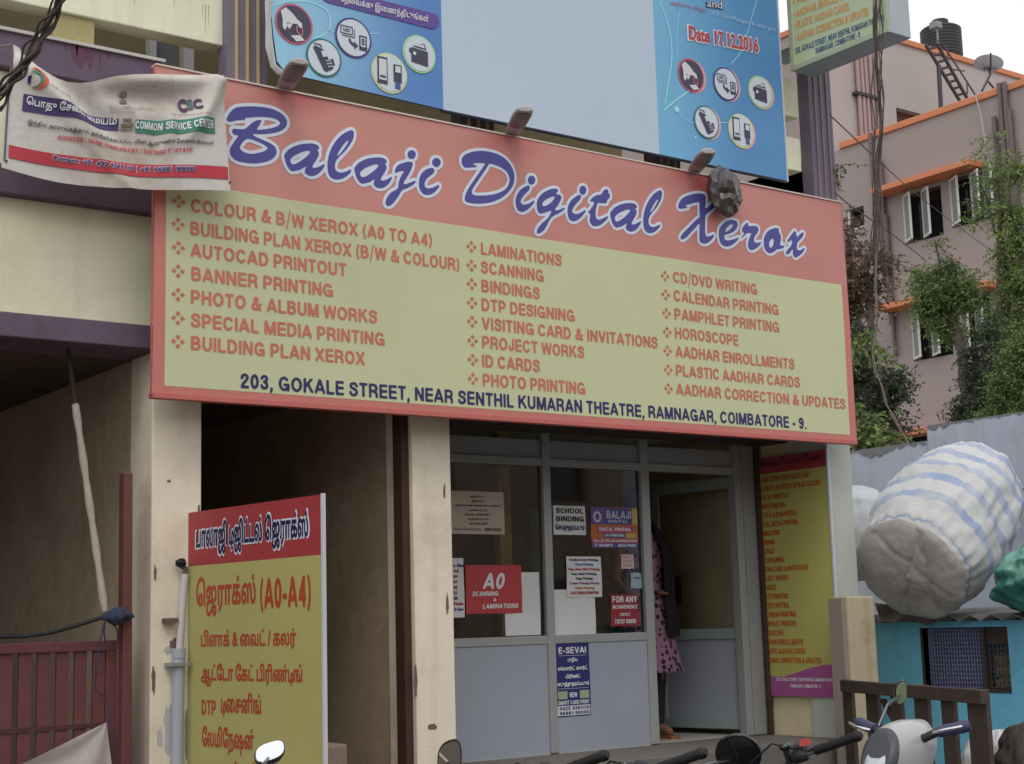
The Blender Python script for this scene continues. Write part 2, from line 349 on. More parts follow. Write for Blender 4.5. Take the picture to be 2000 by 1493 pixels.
# ------------------------------------------------------------------ shop building
S, F = 6.40, 6.62
SOF = 2.79
shop = thing('shop_building', (5, 7, 0), 'cream shop building with purple bands and ribbed mauve columns behind the big orange signboard', 'building')
PX = [(2.811, 3.056), (4.221, 4.458), (7.326, 7.546)]
grey_white = mat('greyish_white_paint', alb(166, 168, 160), .85, .05, 2.2, .25, 90, dirt=alb(130, 122, 104), dscale=1.7, damt=.35, streak=.25)
for i_, (a, b) in enumerate(PX): G().box(a, F, 0, b, F+.26, SOF).build('pillar', grey_white if i_ == 2 else cream, shop, .008)
# garage on the left, passage, shop room
G().box(2.83, F+.26, 0, 3.04, 11, SOF).build('side_wall', inner, shop)
G().box(4.24, F+.26, 0, 4.44, 11, SOF).build('side_wall', inner, shop)
G().box(7.346, F+.26, 0, 7.53, 11, SOF).build('side_wall', mat('shop_wall', (.78, .68, .42), .85, .06, 2, .2, 70, dirt=(.2, .15, .09), damt=.4), shop)
G().box(-3, 11, 0, 7.546, 11.2, SOF+.2).build('back_wall', inner, shop)
G().box(-3.2, F, 0, -3, 11.2, SOF).build('side_wall', inner, shop)
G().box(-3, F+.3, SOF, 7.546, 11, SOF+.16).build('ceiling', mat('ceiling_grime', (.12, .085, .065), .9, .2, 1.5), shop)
G().box(-3, F, .002, 3.056, 11, .1).build('floor', mat('cement_floor', (.2, .18, .16), .9, .2, 2), shop)
G().box(3.06, F, .002, 4.22, 11, .74).build('floor', mat('cement_floor', (.2, .18, .16)), shop)
G().box(4.458, 6.55, .002, 7.326, 11, .74).build('plinth', mat('cement_floor', (.2, .18, .16)), shop)
G().box(4.45, 7.32, SOF-.07, 7.346, 11, SOF-.05).build('ceiling', mat('bounce_ceiling', (.75, .74, .7), .8, .04, 2), shop)  # white ceiling sheet added to bounce light into the shop
G().box(4.45, 7.32, .7401, 7.346, 11, .744).build('floor', mat('bounce_floor', (.55, .53, .5), .35, .06, 3), shop)  # pale floor sheet added for the same bounce
cream_b = mat('cream_paint_band', alb(224, 206, 180), .85, .05, 2.0, .25, 90, dirt=alb(158, 136, 112), dscale=1.6, damt=.3, streak=.15)
# band wall above the openings
def band(z0, z1, m, y0, name, x0=-3, x1=7.546): return G().box(x0, y0, z0, x1, F+.3, z1).build(name, m, shop, .006)
band(2.79, 2.90, purple, F-.05, 'beam'); band(2.9, 3.43, cream_b, F, 'wall_band'); band(3.43, 3.565, purple, F-.05, 'beam')
band(3.565, 4.01, cream_b, F, 'wall_band'); band(4.01, 4.175, purple, F-.05, 'beam', -3, 2.83)
G().box(-3, F-.065, 4.175, 2.835, F+.05, 4.19).build('ledge', mat('chalk_edge', alb(176, 172, 168), .9, .1, 6), shop)
G().box(2.83, F, 4.01, 7.546, F+.3, 4.03).build('slab', inner, shop)
run_m = mat('dried_maroon_paint', alb(92, 58, 76), .7, .15, 9); random.seed(4)
for x0, w0, l0 in ((128, 8, 14), (146, 14, 36), (158, 20, 48), (176, 18, 42), (196, 6, 40), (212, 10, 12), (70, 5, 12)):
    q = [pY(x0-w0/2, 96+(x0-100)*.21, F-.052), pY(x0+w0/2, 97+(x0-100)*.21, F-.052)]; k = 0.0023*l0
    G().slab([(q[0].x, F-.0505, 4.172), (q[0].x+.004, F-.0505, 4.172-k*.5), ((q[0].x+q[1].x)/2, F-.0505, 4.172-k), (q[1].x-.006, F-.0505, 4.172-k*.6), (q[1].x, F-.0505, 4.172)][::-1], (0, -1, 0), .0015).build('paint_run', run_m, shop)
# upper balcony: parapet bands, ribbed columns, back wall
z0 = pY(216, 46, F).z; zc0 = pY(516, 112, F).z; zc1 = pY(516, 30, F).z
G().box(-3, F, 4.345, 3.17, F+.12, 5.3).build('parapet', cream_up, shop, .006)
G().box(3.37, F, zc0, 7.25, F+.12, zc1).build('parapet', cream_up, shop, .006)
G().box(3.37, F, zc1+.14, 7.25, F+.12, zc1+.4).build('parapet', cream_up, shop, .006)
def ribcol(a, b, rm=ridge):
    c = G().box(a, F-.05, 3.0, b, F+.045, 6.4).build('ribbed_column', colp, shop)
    n = 3; wd = (b-a)
    for i in range(n):
        x = a+wd*(i+.85)/(n+.7); G().box(x-.008, F-.062, 3.0, x+.008, F-.045, 6.4).build('ridge', rm, c, .004)
for a, b in ((3.158, 3.376), (4.54, 4.76), (5.93, 6.136), (7.302, 7.514)): ribcol(a, b, ridge if a < 7 else mat('ridge_mauve', alb(128, 116, 118), .85, .1, 4, .2, 80))
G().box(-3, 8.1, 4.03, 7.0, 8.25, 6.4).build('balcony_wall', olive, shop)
G().box(-3, F+.12, 6.4, 7.546, 8.25, 6.6).build('balcony_shade_slab', inner, shop)  # unseen slab added overhead to darken the balcony
G().box(-3, F+.3, 3.95, 7.0, 8.1, 4.03).build('balcony_floor', inner, shop)
stain_m = mat('rain_stain', alb(140, 128, 106), .9, .1, 12)
for x0, w0, l0 in ((401, 1.6, 62), (407, 1.2, 50), (396, 1., 30), (262, 1.2, 34), (90, 1.5, 28), (340, 1., 22)):
    q = pY(x0, 10+(x0-401)*.2, F-.002); k = .0024
    G().slab([(q.x, F-.0004, q.z), (q.x+w0*k, F-.0004, q.z), (q.x+w0*k*.7, F-.0004, q.z-l0*k*.6), (q.x+w0*k*.3, F-.0004, q.z-l0*k)], (0, -1, 0), .0008).build('rain_stain', stain_m, shop)
# things seen in the balcony slot: yellow blind, window with white bars
a = pY(103, 60, F+.02); b = pY(184, 60, F+.02)
G().box(a.x, F+.02, 4.192, b.x, F+.1, 4.343).build('balcony_pier', mat('pale_olive', alb(150, 140, 98), .8, .08), shop)
wf = G(); a = pY(288, 70, 7.6); b = pY(380, 140, 7.6)
for px0, px1 in ((290, 303), (356, 376)):
    q = pY(px0, 100, 7.6).x; q2 = pY(px1, 100, 7.6).x; wf.box(q, 7.58, 4.03, q2, 7.64, 5.1)
wfo = wf.build('balcony_window', white_metal, shop)
G().box(pY(303, 100, 7.62).x, 7.62, 4.03, pY(345, 100, 7.62).x, 7.63, 5.1).build('balcony_pane', mat('grey_pane', (.2, .22, .25), .2, .1), wfo)

# ------------------------------------------------------------------ aluminium shopfront
YF = 7.25
fr = Frame((0, YF, 0), (1, 0, 0))
alu = mat('aluminium_frame', (.39, .395, .39), .5, .07, 3, metal=.15, dirt=(.3, .28, .25), damt=.3)
panel_m = mat('grey_laminate', (.36, .39, .445), .55, .04, 1.5, dirt=(.29, .31, .345), dscale=.9, damt=.35)
XL, XR = 4.458, 7.326
m1 = fr.uv(1062, 1000)[0], fr.uv(1077, 1000)[0]
m2 = fr.uv(1254, 1000)[0], fr.uv(1270, 1000)[0]
bt0, bt1 = fr.uv(900, 903)[1], fr.uv(900, 887)[1]
bm0, bm1 = fr.uv(1000, 1261)[1], fr.uv(1000, 1244)[1]
bb0 = .745; bb1 = fr.uv(1250, 1470)[1]
jr = fr.uv(1441, 1100)[0]
ttop = SOF
g = G()
fr.block(g, XL, bt0, m1[0], bt1, 0, -.05); fr.block(g, m1[1], bt0, m2[0], bt1, 0, -.05); fr.block(g, m2[1], bt0, jr, bt1, 0, -.05)
fr.block(g, m1[0], bb0, m1[1], ttop, .003, -.055); fr.block(g, m2[0], bb0, m2[1], ttop, .003, -.055)
fr.block(g, XL, bm0, m1[0], bm1, 0, -.05); fr.block(g, m1[1], bm0, m2[0], bm1, 0, -.05)
fr.block(g, XL, bb0, m1[0], bb1, 0, -.05); fr.block(g, m1[1], bb0, m2[0], bb1, 0, -.05)
fr.block(g, jr, bb0, jr+.06, ttop, .012, -.055); fr.block(g, jr+.075, bb0, XR-.02, ttop, -.0, -.055)
front = g.build('shopfront_frame', alu, shop, .004)
for (a, b) in ((XL, m1[0]), (m1[1], m2[0])): G().add([fr.p(a, bb1, -.008), fr.p(b, bb1, -.008), fr.p(b, bm0, -.008), fr.p(a, bm0, -.008)], [(0, 1, 2, 3)]).build('lower_panel', panel_m, front)
gl = glass_mat('window_glass', (.86, .84, .80), .95, 1.75)
for (a, b) in ((XL, m1[0]), (m1[1], m2[0])): fr.rect(G(), a, bm1, b, bt0, -.025).build('window_pane', gl, front)
bx = fr.uv(1000, 856)[1]
for (a, b) in ((XL, m1[0]), (m1[1], m2[0]), (m2[1], jr)): fr.rect(G(), a, bt1, b, bx, -.02).build('transom_panel', mat('transom_grey', (.36, .36, .37), .6, .06), front)
G().box(XL, 6.95, bx+.03, XR, 7.19, SOF).build('shutter_box', mat('shutter_box', (.05, .032, .028), .7, .2, 4), shop, .01)
G().box(XR-.035, 7.205, .74, XR-.002, 7.235, bx+.03).build('shutter_guide', mat('guide_brown', (.07, .04, .03), .7, .2, 5), shop, .006)
G().box(4.176, F+.03, .74, 4.22, F+.12, SOF).build('shutter_guide', brownwood, shop, .006)
# open door leaf swung into the shop
hp = pY(1437, 931, YF+.03); zt = hp.z; fp = pZ(1273, 948, zt)
U = Vector((hp.x-fp.x, hp.y-fp.y, 0)); DW = U.length
fd = Frame((fp.x, fp.y, 0), U)
st = DW*.085
g = G()
fd.block(g, 0, .78, st, zt, .02, -.02); fd.block(g, DW-st, .78, DW, zt, .02, -.02); fd.block(g, st, zt-.075, DW-st, zt, .02, -.02)
dm = fd.uv(1380, 1246)[1]; db = fd.uv(1380, 1440)[1]
fd.block(g, st, dm-.01, DW-st, dm+.06, .02, -.02); fd.block(g, st, .78, DW-st, max(.84, db), .02, -.02)
door = g.build('door', mat('door_alu', (.30, .36, .33), .5, .06), shop, .004)
fd.rect(G(), st, dm+.06, DW-st, zt-.075, 0).build('door_glass', glass_mat('door_pane', (.95, .94, .9), .5), door)
fd.rect(G(), st, max(.84, db), DW-st, dm-.01, 0).build('door_panel', panel_m, door)
hg = G(); hg.tube([fd.p(st*.5, 1.55, .02), fd.p(st*.5, 1.55, .06), fd.p(st*.5, 1.8, .06), fd.p(st*.5, 1.8, .02)], .008); hg.build('handle', chrome, door)

# ------------------------------------------------------------------ the big signboard
class SlackFrame(Frame):
    def p(s, a, b, n=0.):      # the printed flex hangs a little slack: shallow ripples, tight at the rails
        e = max(0., min(1., b/1.54)); t = math.sin(math.pi*e)
        r = .004*math.sin(a*4.1+1.2*math.sin(b*2.1))*t+.0025*math.sin(a*9.3+b*3.7)*t+.003*math.sin(a*2.0+b*6)*(1-t)*(e > .5)
        return s.O+s.U*a+s.V*b+s.N*(n+r)
SG = SlackFrame((2.716, S, 2.548), (1, 0, 0))
SW, SH = 4.64, 1.54
sign = thing('signboard', (5, S, 2.55), 'long orange and yellow shop signboard with blue brush lettering and service lists', 'signboard')
def sign_panel_mat():
    m = mat('flex_salmon', alb(181, 124, 113), .42, .035, .9, .05, 25)
    n = m.node_tree; L = n.links; p = n.nodes['Principled BSDF']; src = p.inputs['Base Color'].links[0].from_socket
    tc = n.nodes.new('ShaderNodeTexCoord'); acc = None
    # print that stayed red where the lamp fittings sheltered it, and along the bottom hem
    for (x, z, r, s) in ((3.45, 4.10, .28, .75), (4.75, 4.08, .28, .6), (6.15, 4.06, .34, .9), (6.2, 3.75, .3, .55)):
        mp = n.nodes.new('ShaderNodeMapping'); mp.vector_type = 'POINT'; mp.inputs['Location'].default_value = (-x/r, -6.4/r, -z/(r*.55)); mp.inputs['Scale'].default_value = (1/r, 1/r, 1/(r*.55))
        L.new(tc.outputs['Object'], mp.inputs[0])
        ln = n.nodes.new('ShaderNodeVectorMath'); ln.operation = 'LENGTH'; L.new(mp.outputs[0], ln.inputs[0])
        mr = n.nodes.new('ShaderNodeMapRange'); mr.interpolation_type = 'SMOOTHSTEP'; mr.inputs[1].default_value = 0; mr.inputs[2].default_value = 1.1; mr.inputs[3].default_value = s; mr.inputs[4].default_value = 0
        L.new(ln.outputs['Value'], mr.inputs[0])
        q = n.nodes.new('ShaderNodeMix'); q.data_type = 'RGBA'; L.new(mr.outputs[0], q.inputs[0]); L.new(src, q.inputs[6]); q.inputs[7].default_value = (*alb(158, 60, 62), 1); src = q.outputs[2]
    sx = n.nodes.new('ShaderNodeSeparateXYZ'); L.new(tc.outputs['Object'], sx.inputs[0])
    mr = n.nodes.new('ShaderNodeMapRange'); mr.inputs[1].default_value = 2.6; mr.inputs[2].default_value = 7.3; mr.inputs[3].default_value = 0; mr.inputs[4].default_value = .45; L.new(sx.outputs[0], mr.inputs[0])
    q = n.nodes.new('ShaderNodeMix'); q.data_type = 'RGBA'; L.new(mr.outputs[0], q.inputs[0]); L.new(src, q.inputs[6]); q.inputs[7].default_value = (*alb(166, 100, 96), 1)
    L.new(q.outputs[2], p.inputs['Base Color']); return m
salmon = sign_panel_mat()
# the printed sheet, very slightly slack between its rails
P = []
for j in range(25):
    row = []
    for i in range(161):
        a = SW*i/160; b = SH*j/24
        row.append(SG.p(a, b, 0))
    P.append(row)
panel = G().grid(P).build('sign_sheet', salmon, sign)
g = G(); SG.block(g, 0.02, 0.02, SW-.02, SH-.02, -.014, -.04); g.build('sign_back', mat('sign_back', (.5, .48, .46), .7), sign)
hem = mat('flex_red_hem', alb(172, 92, 86), .55, .05, 1.5)
g = G(); SG.block(g, 0, -.012, SW, .014, .004, -.045); SG.block(g, -.004, 0, 0, SH, .0005, -.02); SG.block(g, SW, 0, SW+.006, SH, .002, -.045); g.build('sign_hem', hem, sign, .004)
g = G(); SG.block(g, 0, SH, SW, SH+.008, .007, -.045); g.build('top_edge', mat('flex_top_edge', alb(196, 180, 170), .7, .15, 9), sign)
# yellow field
ytl = SG.uv(454, 373); ytr = SG.uv(1641, 557); ybl = SG.uv(321, 748)
yb1 = (ytl[1]+ytr[1])/2; ya0 = SG.uv(322, 560)[0]; ya1 = SG.uv(1656, 790)[0]; yb0 = (SG.uv(322, 752)[1]+SG.uv(1655, 851)[1])/2
yel = mat('flex_yellow', alb(178, 180, 142), .55, .025, .7, dirt=alb(162, 164, 134), dscale=.5, damt=.5)
G().grid([[SG.p(ya0+(ya1-ya0)*i/160, yb0+(yb1-yb0)*j/16, .0022) for i in range(161)] for j in range(17)]).build('yellow_field', yel, sign)

border = mat('flex_border', alb(176, 106, 98), .45, .04, 1.2)
for nm_, (a0_, b0_, a1_, b1_) in (('border_strip', (0, 0, ya0, yb1)), ('border_strip', (ya0, 0, ya1, yb0)), ('border_strip', (ya1, 0, SW, yb1))):
    na, nb = max(1, int((a1_-a0_)/.03)), max(1, int((b1_-b0_)/.06))
    G().grid([[SG.p(a0_+(a1_-a0_)*i/na, b0_+(b1_-b0_)*j/nb, .0012) for i in range(na+1)] for j in range(nb+1)]).build(nm_, border, sign)
# brush lettering traced as outlines
def z1(L): return [(430+x/4.4444, 180+y/4.4444) for x, y in L]
def z2(L): return [(880+x/4.6512, 270+y/4.6512) for x, y in L]
def z3(L): return [(1290+x/5.7143, 350+y/5.7143) for x, y in L]
def tf(L, x0, y0, kx, ky, X0, Y0): return [(X0+(x-x0)*kx, Y0+(y-y0)*ky) for x, y in L]
def ell(cx, cy, rx, ry, n=12): return [(cx+rx*math.cos(2*math.pi*i/n), cy+ry*math.sin(2*math.pi*i/n)) for i in range(n)]
B_o = [(50,245),(60,215),(85,175),(130,140),(200,128),(300,127),(400,137),(480,160),(545,200),(578,250),(570,300),(530,335),(470,355),(400,365),(330,368),(278,368),(300,390),(360,415),(430,445),(475,480),(488,520),(475,560),(430,595),(360,615),(280,622),(200,615),(130,595),(90,560),(78,515),(88,480),(120,430),(152,382),(120,375),(100,355),(98,335),(115,322),(160,325),(205,325),(240,300),(280,265),(320,247),(355,247),(350,265),(325,310),(318,330),(360,328),(430,318),(490,300),(518,275),(505,250),(470,232),(410,220),(330,217),(270,222),(215,228),(210,245),(170,245),(120,252),(80,262)]
B_h = [(165,485),(190,440),(225,410),(255,412),(300,425),(360,450),(400,475),(405,495),(380,515),(330,530),(270,540),(215,530),(180,510)]
a_o = [(555,560),(565,530),(600,495),(660,465),(730,450),(800,448),(840,460),(857,480),(855,497),(840,502),(852,522),(855,545),(835,590),(810,625),(800,650),(812,660),(840,655),(875,640),(902,625),(905,640),(885,675),(850,710),(810,728),(770,725),(740,705),(735,680),(745,645),(700,672),(660,683),(625,687),(600,670),(575,630)]
a_h = [(608,590),(640,555),(690,530),(740,513),(775,512),(782,520),(765,545),(725,580),(680,610),(640,628),(618,622)]
l_o = [(930,640),(935,580),(955,510),(990,445),(1040,385),(1090,350),(1130,333),(1150,335),(1160,355),(1155,400),(1130,450),(1090,505),(1045,550),(1010,590),(995,630),(998,670),(1020,693),(1050,700),(1090,692),(1125,675),(1137,680),(1125,705),(1090,735),(1050,755),(1005,760),(965,745),(940,710)]
l_h = [(1010,555),(1040,500),(1075,450),(1105,422),(1112,424),(1105,445),(1075,490),(1040,535)]
j_o = [(1520,670),(1545,635),(1590,615),(1640,605),(1668,612),(1668,640),(1650,690),(1620,740),(1590,792),(1610,800),(1650,785),(1690,772),(1695,785),(1660,815),(1610,840),(1575,855),(1555,890),(1525,935),(1490,975),(1460,990),(1440,985),(1433,960),(1445,920),(1480,875),(1530,845),(1545,820),(1550,780),(1575,720),(1595,690),(1570,685),(1540,695),(1520,703)]
i_o = [(1725,770),(1740,720),(1775,680),(1820,662),(1850,665),(1857,690),(1840,715),(1805,740),(1778,775),(1772,810),(1785,832),(1810,838),(1850,828),(1885,810),(1898,812),(1890,835),(1860,870),(1820,892),(1780,893),(1745,870),(1727,830)]
D_o = [(97,215),(105,175),(145,143),(210,123),(290,118),(370,130),(440,155),(500,195),(545,250),(573,315),(577,380),(560,440),(520,495),(460,545),(380,580),(300,595),(220,597),(160,590),(128,575),(122,550),(135,500),(170,440),(215,375),(260,310),(295,260),(310,236),(280,226),(230,229),(195,233),(215,246),(240,261),(195,267),(150,270),(115,262)]
D_h = [(350,235),(400,245),(460,270),(510,310),(533,360),(532,405),(505,455),(455,490),(390,512),(320,522),(250,525),(205,520),(188,498),(195,465),(230,410),(275,345),(320,280)]
i2_o = [(590,575),(600,525),(630,475),(680,440),(710,432),(718,450),(705,480),(670,515),(645,550),(635,580),(648,600),(680,605),(720,590),(752,570),(762,575),(745,605),(700,650),(655,670),(615,660),(595,620)]
g_o = [(782,600),(790,560),(820,515),(870,480),(930,460),(968,465),(972,485),(955,508),(985,515),(1003,530),(1000,560),(975,610),(945,650),(975,655),(1010,640),(1037,635),(1030,650),(990,680),(940,705),(905,735),(880,785),(850,835),(815,862),(790,865),(785,845),(800,810),(840,765),(885,725),(905,690),(915,660),(880,670),(840,682),(810,683),(790,660)]
g_h = [(832,600),(850,570),(890,545),(930,530),(945,535),(930,565),(900,595),(865,615),(840,618)]
t_o = [(1265,578),(1285,545),(1325,520),(1370,510),(1385,480),(1410,465),(1432,475),(1430,500),(1445,508),(1445,540),(1425,560),(1415,590),(1380,592),(1340,590),(1325,625),(1318,670),(1320,715),(1335,738),(1365,738),(1400,722),(1432,708),(1430,725),(1400,760),(1350,795),(1305,800),(1275,780),(1262,740),(1270,690),(1248,680),(1265,655),(1290,620),(1305,585),(1285,575)]
X_o = [(190,320),(200,270),(235,220),(290,190),(360,170),(430,163),(480,172),(500,200),(498,260),(495,330),(530,310),(570,270),(605,235),(640,215),(655,235),(625,285),(580,330),(530,375),(498,412),(493,480),(492,560),(497,620),(520,645),(560,632),(590,622),(592,640),(565,680),(520,715),(480,722),(445,710),(430,680),(428,600),(428,502),(380,550),(330,600),(290,645),(245,675),(220,672),(215,650),(235,615),(290,560),(350,500),(400,450),(430,428),(428,360),(428,280),(420,260),(370,268),(310,285),(265,300),(298,320),(260,330),(215,335)]
e_o = [(645,600),(655,550),(690,505),(740,470),(800,460),(845,475),(855,510),(845,550),(810,590),(760,612),(712,628),(705,655),(720,682),(770,685),(820,670),(862,655),(865,668),(840,700),(790,740),(740,755),(695,745),(660,705),(648,650)]
e_h = [(715,590),(730,550),(765,515),(795,505),(800,520),(785,550),(750,580)]
r_o = [(890,665),(905,640),(930,605),(905,585),(908,550),(930,515),(960,490),(975,500),(975,525),(1010,525),(1060,525),(1085,540),(1090,575),(1070,615),(1045,650),(1040,690),(1055,710),(1085,712),(1115,705),(1118,720),(1085,760),(1040,790),(1000,792),(978,770),(972,730),(980,680),(1000,630),(1010,607),(960,607),(935,630),(905,655)]
o_o = [(1150,690),(1160,640),(1190,590),(1235,560),(1290,545),(1325,560),(1320,590),(1340,620),(1345,680),(1335,730),(1360,745),(1385,738),(1375,765),(1335,780),(1300,785),(1270,810),(1225,828),(1190,815),(1160,775)]
o_h = [(1212,720),(1220,690),(1245,665),(1262,670),(1262,710),(1255,745),(1235,765),(1215,755)]
x_o = [(1415,690),(1435,660),(1465,615),(1495,580),(1510,590),(1515,620),(1530,645),(1560,610),(1590,595),(1598,610),(1585,645),(1555,680),(1530,710),(1520,760),(1530,790),(1560,795),(1600,770),(1608,780),(1590,815),(1555,850),(1515,875),(1490,865),(1478,830),(1475,782),(1440,830),(1410,840),(1400,825),(1420,790),(1460,740),(1470,700),(1455,680),(1430,705)]
A2 = lambda L: tf(L, 555, 560, .934, .95, 1163, 675)
A3 = lambda L: tf(L, 555, 448, .786, .92, 1450, 592)
L2 = lambda L: tf(L, 930, 333, .737, .906, 1745, 478)
I3 = lambda L: tf(L, 590, 432, .97, 1, 1060, 517)
outer = [z1(q) for q in (B_o, a_o, l_o, A2(a_o), j_o, i_o, ell(1662,543,36,38), ell(1875,612,37,39))] + [z2(q) for q in (D_o, i2_o, ell(733,383,34,41), g_o, I3(i2_o), ell(1200,475,32,41), t_o, A3(a_o), L2(l_o))] + [z3(q) for q in (X_o, e_o, r_o, o_o, x_o)]
holes = [z1(q) for q in (B_h, a_h, l_h, A2(a_h))] + [z2(q) for q in (D_h, g_h, A3(a_h), L2(l_h))] + [z3(q) for q in (e_h, o_h)]
loops = []
for L, sgn in [(q, 1) for q in outer]+[(q, -1) for q in holes]:
    P = np.array([SG.uv(x, y) for x, y in L]); P = smooth_loop(P, 3)
    if area(P)*sgn < 0: P = P[::-1]
    loops.append(P)
xs, ys, TF = poly_field(loops, .0042, .02)
TITLE = march(xs, ys, TF, 0.); TITLE_W = march(xs, ys, TF, -.0165)
title_blue = mat('print_blue', alb(70, 68, 132), .5, .05, 2)
pale_out = mat('print_pale', alb(190, 197, 214), .5, .03, 2)
g = G(); g.add([SG.p(x, y, .002) for x, y in TITLE_W[0]], TITLE_W[1]); g.build('title_outline', pale_out, sign)
g = G(); g.add([SG.p(x, y, .0035) for x, y in TITLE[0]], TITLE[1]); g.build('title_lettering', title_blue, sign)

# service lists
def zz(k, ox, oy): return lambda p: (ox+p[0]/k, oy+p[1]/k)
c1, c2, c3 = zz(3.3333, 320, 370), zz(4.266, 890, 450), zz(4.1463, 1270, 510)
LISTS = [
 (c1, .0660, [('COLOUR & B/W XEROX (A0 TO A4)', (175,145), (1745,380)), ('BUILDING PLAN XEROX (B/W & COLOUR)', (170,293), (1922,538)), ('AUTOCAD PRINTOUT', (172,440), (1190,570)), ('BANNER PRINTING', (175,595), (1103,702)), ('PHOTO & ALBUM WORKS', (172,742), (1387,878)), ('SPECIAL MEDIA PRINTING', (172,897), (1437,1020)), ('BUILDING PLAN XEROX', (172,1045), (1308,1148))],
  [(95,82),(90,230),(92,382),(90,535),(88,687),(88,840),(88,993)]),
 (c2, .0660, [('LAMINATIONS', (203,205), (885,300)), ('SCANNING', (203,360), (737,430)), ('BINDINGS', (207,515), (703,577)), ('DTP DESIGNING', (210,672), (995,762)), ('VISITING CARD & INVITATIONS', (215,825), (1680,990)), ('PROJECT WORKS', (217,982), (1072,1070)), ('ID CARDS', (217,1142), (698,1183)), ('PHOTO PRINTING', (222,1298), (1080,1371))],
  [(124,140),(126,297),(129,450),(131,607),(134,763),(137,922),(139,1080),(141,1238)]),
 (c3, .0660, [('CD/DVD WRITING', (178,180), (865,270)), ('CALENDAR PRINTING', (183,330), (1040,436)), ('PAMPHLET PRINTING', (190,478), (1045,579)), ('HOROSCOPE', (195,628), (717,688)), ('AADHAR ENROLLMENTS', (202,780), (1167,880)), ('PLASTIC AADHAR CARDS', (205,933), (1212,1028)), ('AADHAR CORRECTION & UPDATES', (210,1088), (1578,1200))],
  [(112,125),(118,275),(125,425),(132,578),(136,730),(142,882),(145,1035)])]
list_ink = mat('print_terracotta', alb(174, 100, 82), .55, .05, 2)
for cf, ch, lines, bul in LISTS:
    g = G()
    for s, l, r in lines:
        a0, b0 = SG.uv(*cf(l)); a1, b1 = SG.uv(*cf(r)); b = (b0+b1)/2
        SG.ink(g, caps(s), a0, b, a1, b+ch, .004)
    for q in bul:
        a, b = SG.uv(*cf(q)); d = .0125; o_ = .021
        for dx, dy in ((0, o_), (0, -o_), (o_, 0), (-o_, 0)):
            SG.poly(g, [(a+dx-d, b+dy), (a+dx, b+dy-d), (a+dx+d, b+dy), (a+dx, b+dy+d)], .004)
    g.build('service_list', list_ink, sign)
g = G(); a0, b0 = SG.uv(469, 754); a1, b1 = SG.uv(1575, 841)
SG.ink(g, caps('203, GOKALE STREET, NEAR SENTHIL KUMARAN THEATRE, RAMNAGAR, COIMBATORE - 9.'), a0, (b0+b1)/2-.002, a1, (b0+b1)/2+.068, .004)
g.build('address_line', mat('print_navy', alb(42, 38, 86), .5, 0), sign)

# ------------------------------------------------------------------ blue banner on the first floor
YB = 6.42
BN = Frame((0, YB, 0), (1, 0, 0))
ban = thing('advertising_banner', (5, YB, 4.17), 'big blue and pale grey advertising banner hung above the orange signboard', 'banner')
bz = 4.170; bx0 = BN.uv(594, 150)[0]; bm_a = BN.uv(866, 213)[0]; bm_b = BN.uv(1288, 300)[0]; bx1 = BN.uv(1537, 357)[0]
zt_ = 5.6
lx = lambda px, py: BN.uv(px, py)
def blue_print(name, c0, c1, x0, x1, zlo):
    m = mat(name, c1, .5, 0); n = m.node_tree; L = n.links; p = n.nodes['Principled BSDF']
    tc = n.nodes.new('ShaderNodeTexCoord'); sx = n.nodes.new('ShaderNodeSeparateXYZ'); L.new(tc.outputs['Object'], sx.inputs[0])
    mr = n.nodes.new('ShaderNodeMapRange'); mr.interpolation_type = 'SMOOTHSTEP'; mr.inputs[1].default_value = x0; mr.inputs[2].default_value = x1; L.new(sx.outputs[0], mr.inputs[0])
    nz = n.nodes.new('ShaderNodeTexNoise'); nz.inputs['Scale'].default_value = 2.2; nz.inputs['Detail'].default_value = 3; L.new(tc.outputs['Object'], nz.inputs[0])
    ad = n.nodes.new('ShaderNodeMath'); ad.operation = 'MULTIPLY_ADD'; ad.inputs[1].default_value = .5; L.new(nz.outputs['Fac'], ad.inputs[0]); L.new(mr.outputs[0], ad.inputs[2])
    sb = n.nodes.new('ShaderNodeMath'); sb.operation = 'SUBTRACT'; sb.use_clamp = True; sb.inputs[1].default_value = .25; L.new(ad.outputs[0], sb.inputs[0])
    q = n.nodes.new('ShaderNodeMix'); q.data_type = 'RGBA'; L.new(sb.outputs[0], q.inputs[0]); q.inputs[6].default_value = (*c0, 1); q.inputs[7].default_value = (*c1, 1); L.new(q.outputs[2], p.inputs['Base Color']); return m
blueL = blue_print('print_blue_left', alb(134, 178, 202), alb(76, 118, 172), 3.3, 4.3, 4)
blueR = blue_print('print_blue_right', alb(104, 160, 192), alb(76, 126, 172), 5.8, 6.6, 4)
greyw = mat('print_pale_grey', alb(166, 179, 193), .5, .03, .8, .04, 20)
lft = [lx(594, 151), (bm_a, bz), (bm_a, zt_), (lx(528, 0)[0]-.02, zt_), lx(529, 20), lx(534, 70), lx(541, 120), lx(556, 140), lx(575, 146)]
BN.poly(G(), lft, 0).build('printed_panel', blueL, ban)
BN.rect(G(), bm_a, bz, bm_b, zt_, 0).build('printed_panel', greyw, ban)
BN.rect(G(), bm_b, bz, bx1, zt_, 0).build('printed_panel', blueR, ban)
g = G(); g.slab([BN.p(a, b, -.003) for a, b in lft], (0, 1, 0), .01); BN.block(g, bm_a, bz-.006, bx1+.004, zt_, -.003, -.03); g.build('banner_frame', mat('banner_back', (.06, .08, .11), .7), ban)
g = G()     # torn white hem curling at the left edge
e = [lx(528, 0), lx(525, 40), lx(529, 90), lx(535, 128), lx(552, 143), lx(592, 152)]
rag = []
for i, (a, b) in enumerate(e):
    rag.append([BN.p(a+.01, b+.005, .004), BN.p(a-.012, b-.004, .02), BN.p(a-.03+.012*(i % 2), b-.012, .0)])
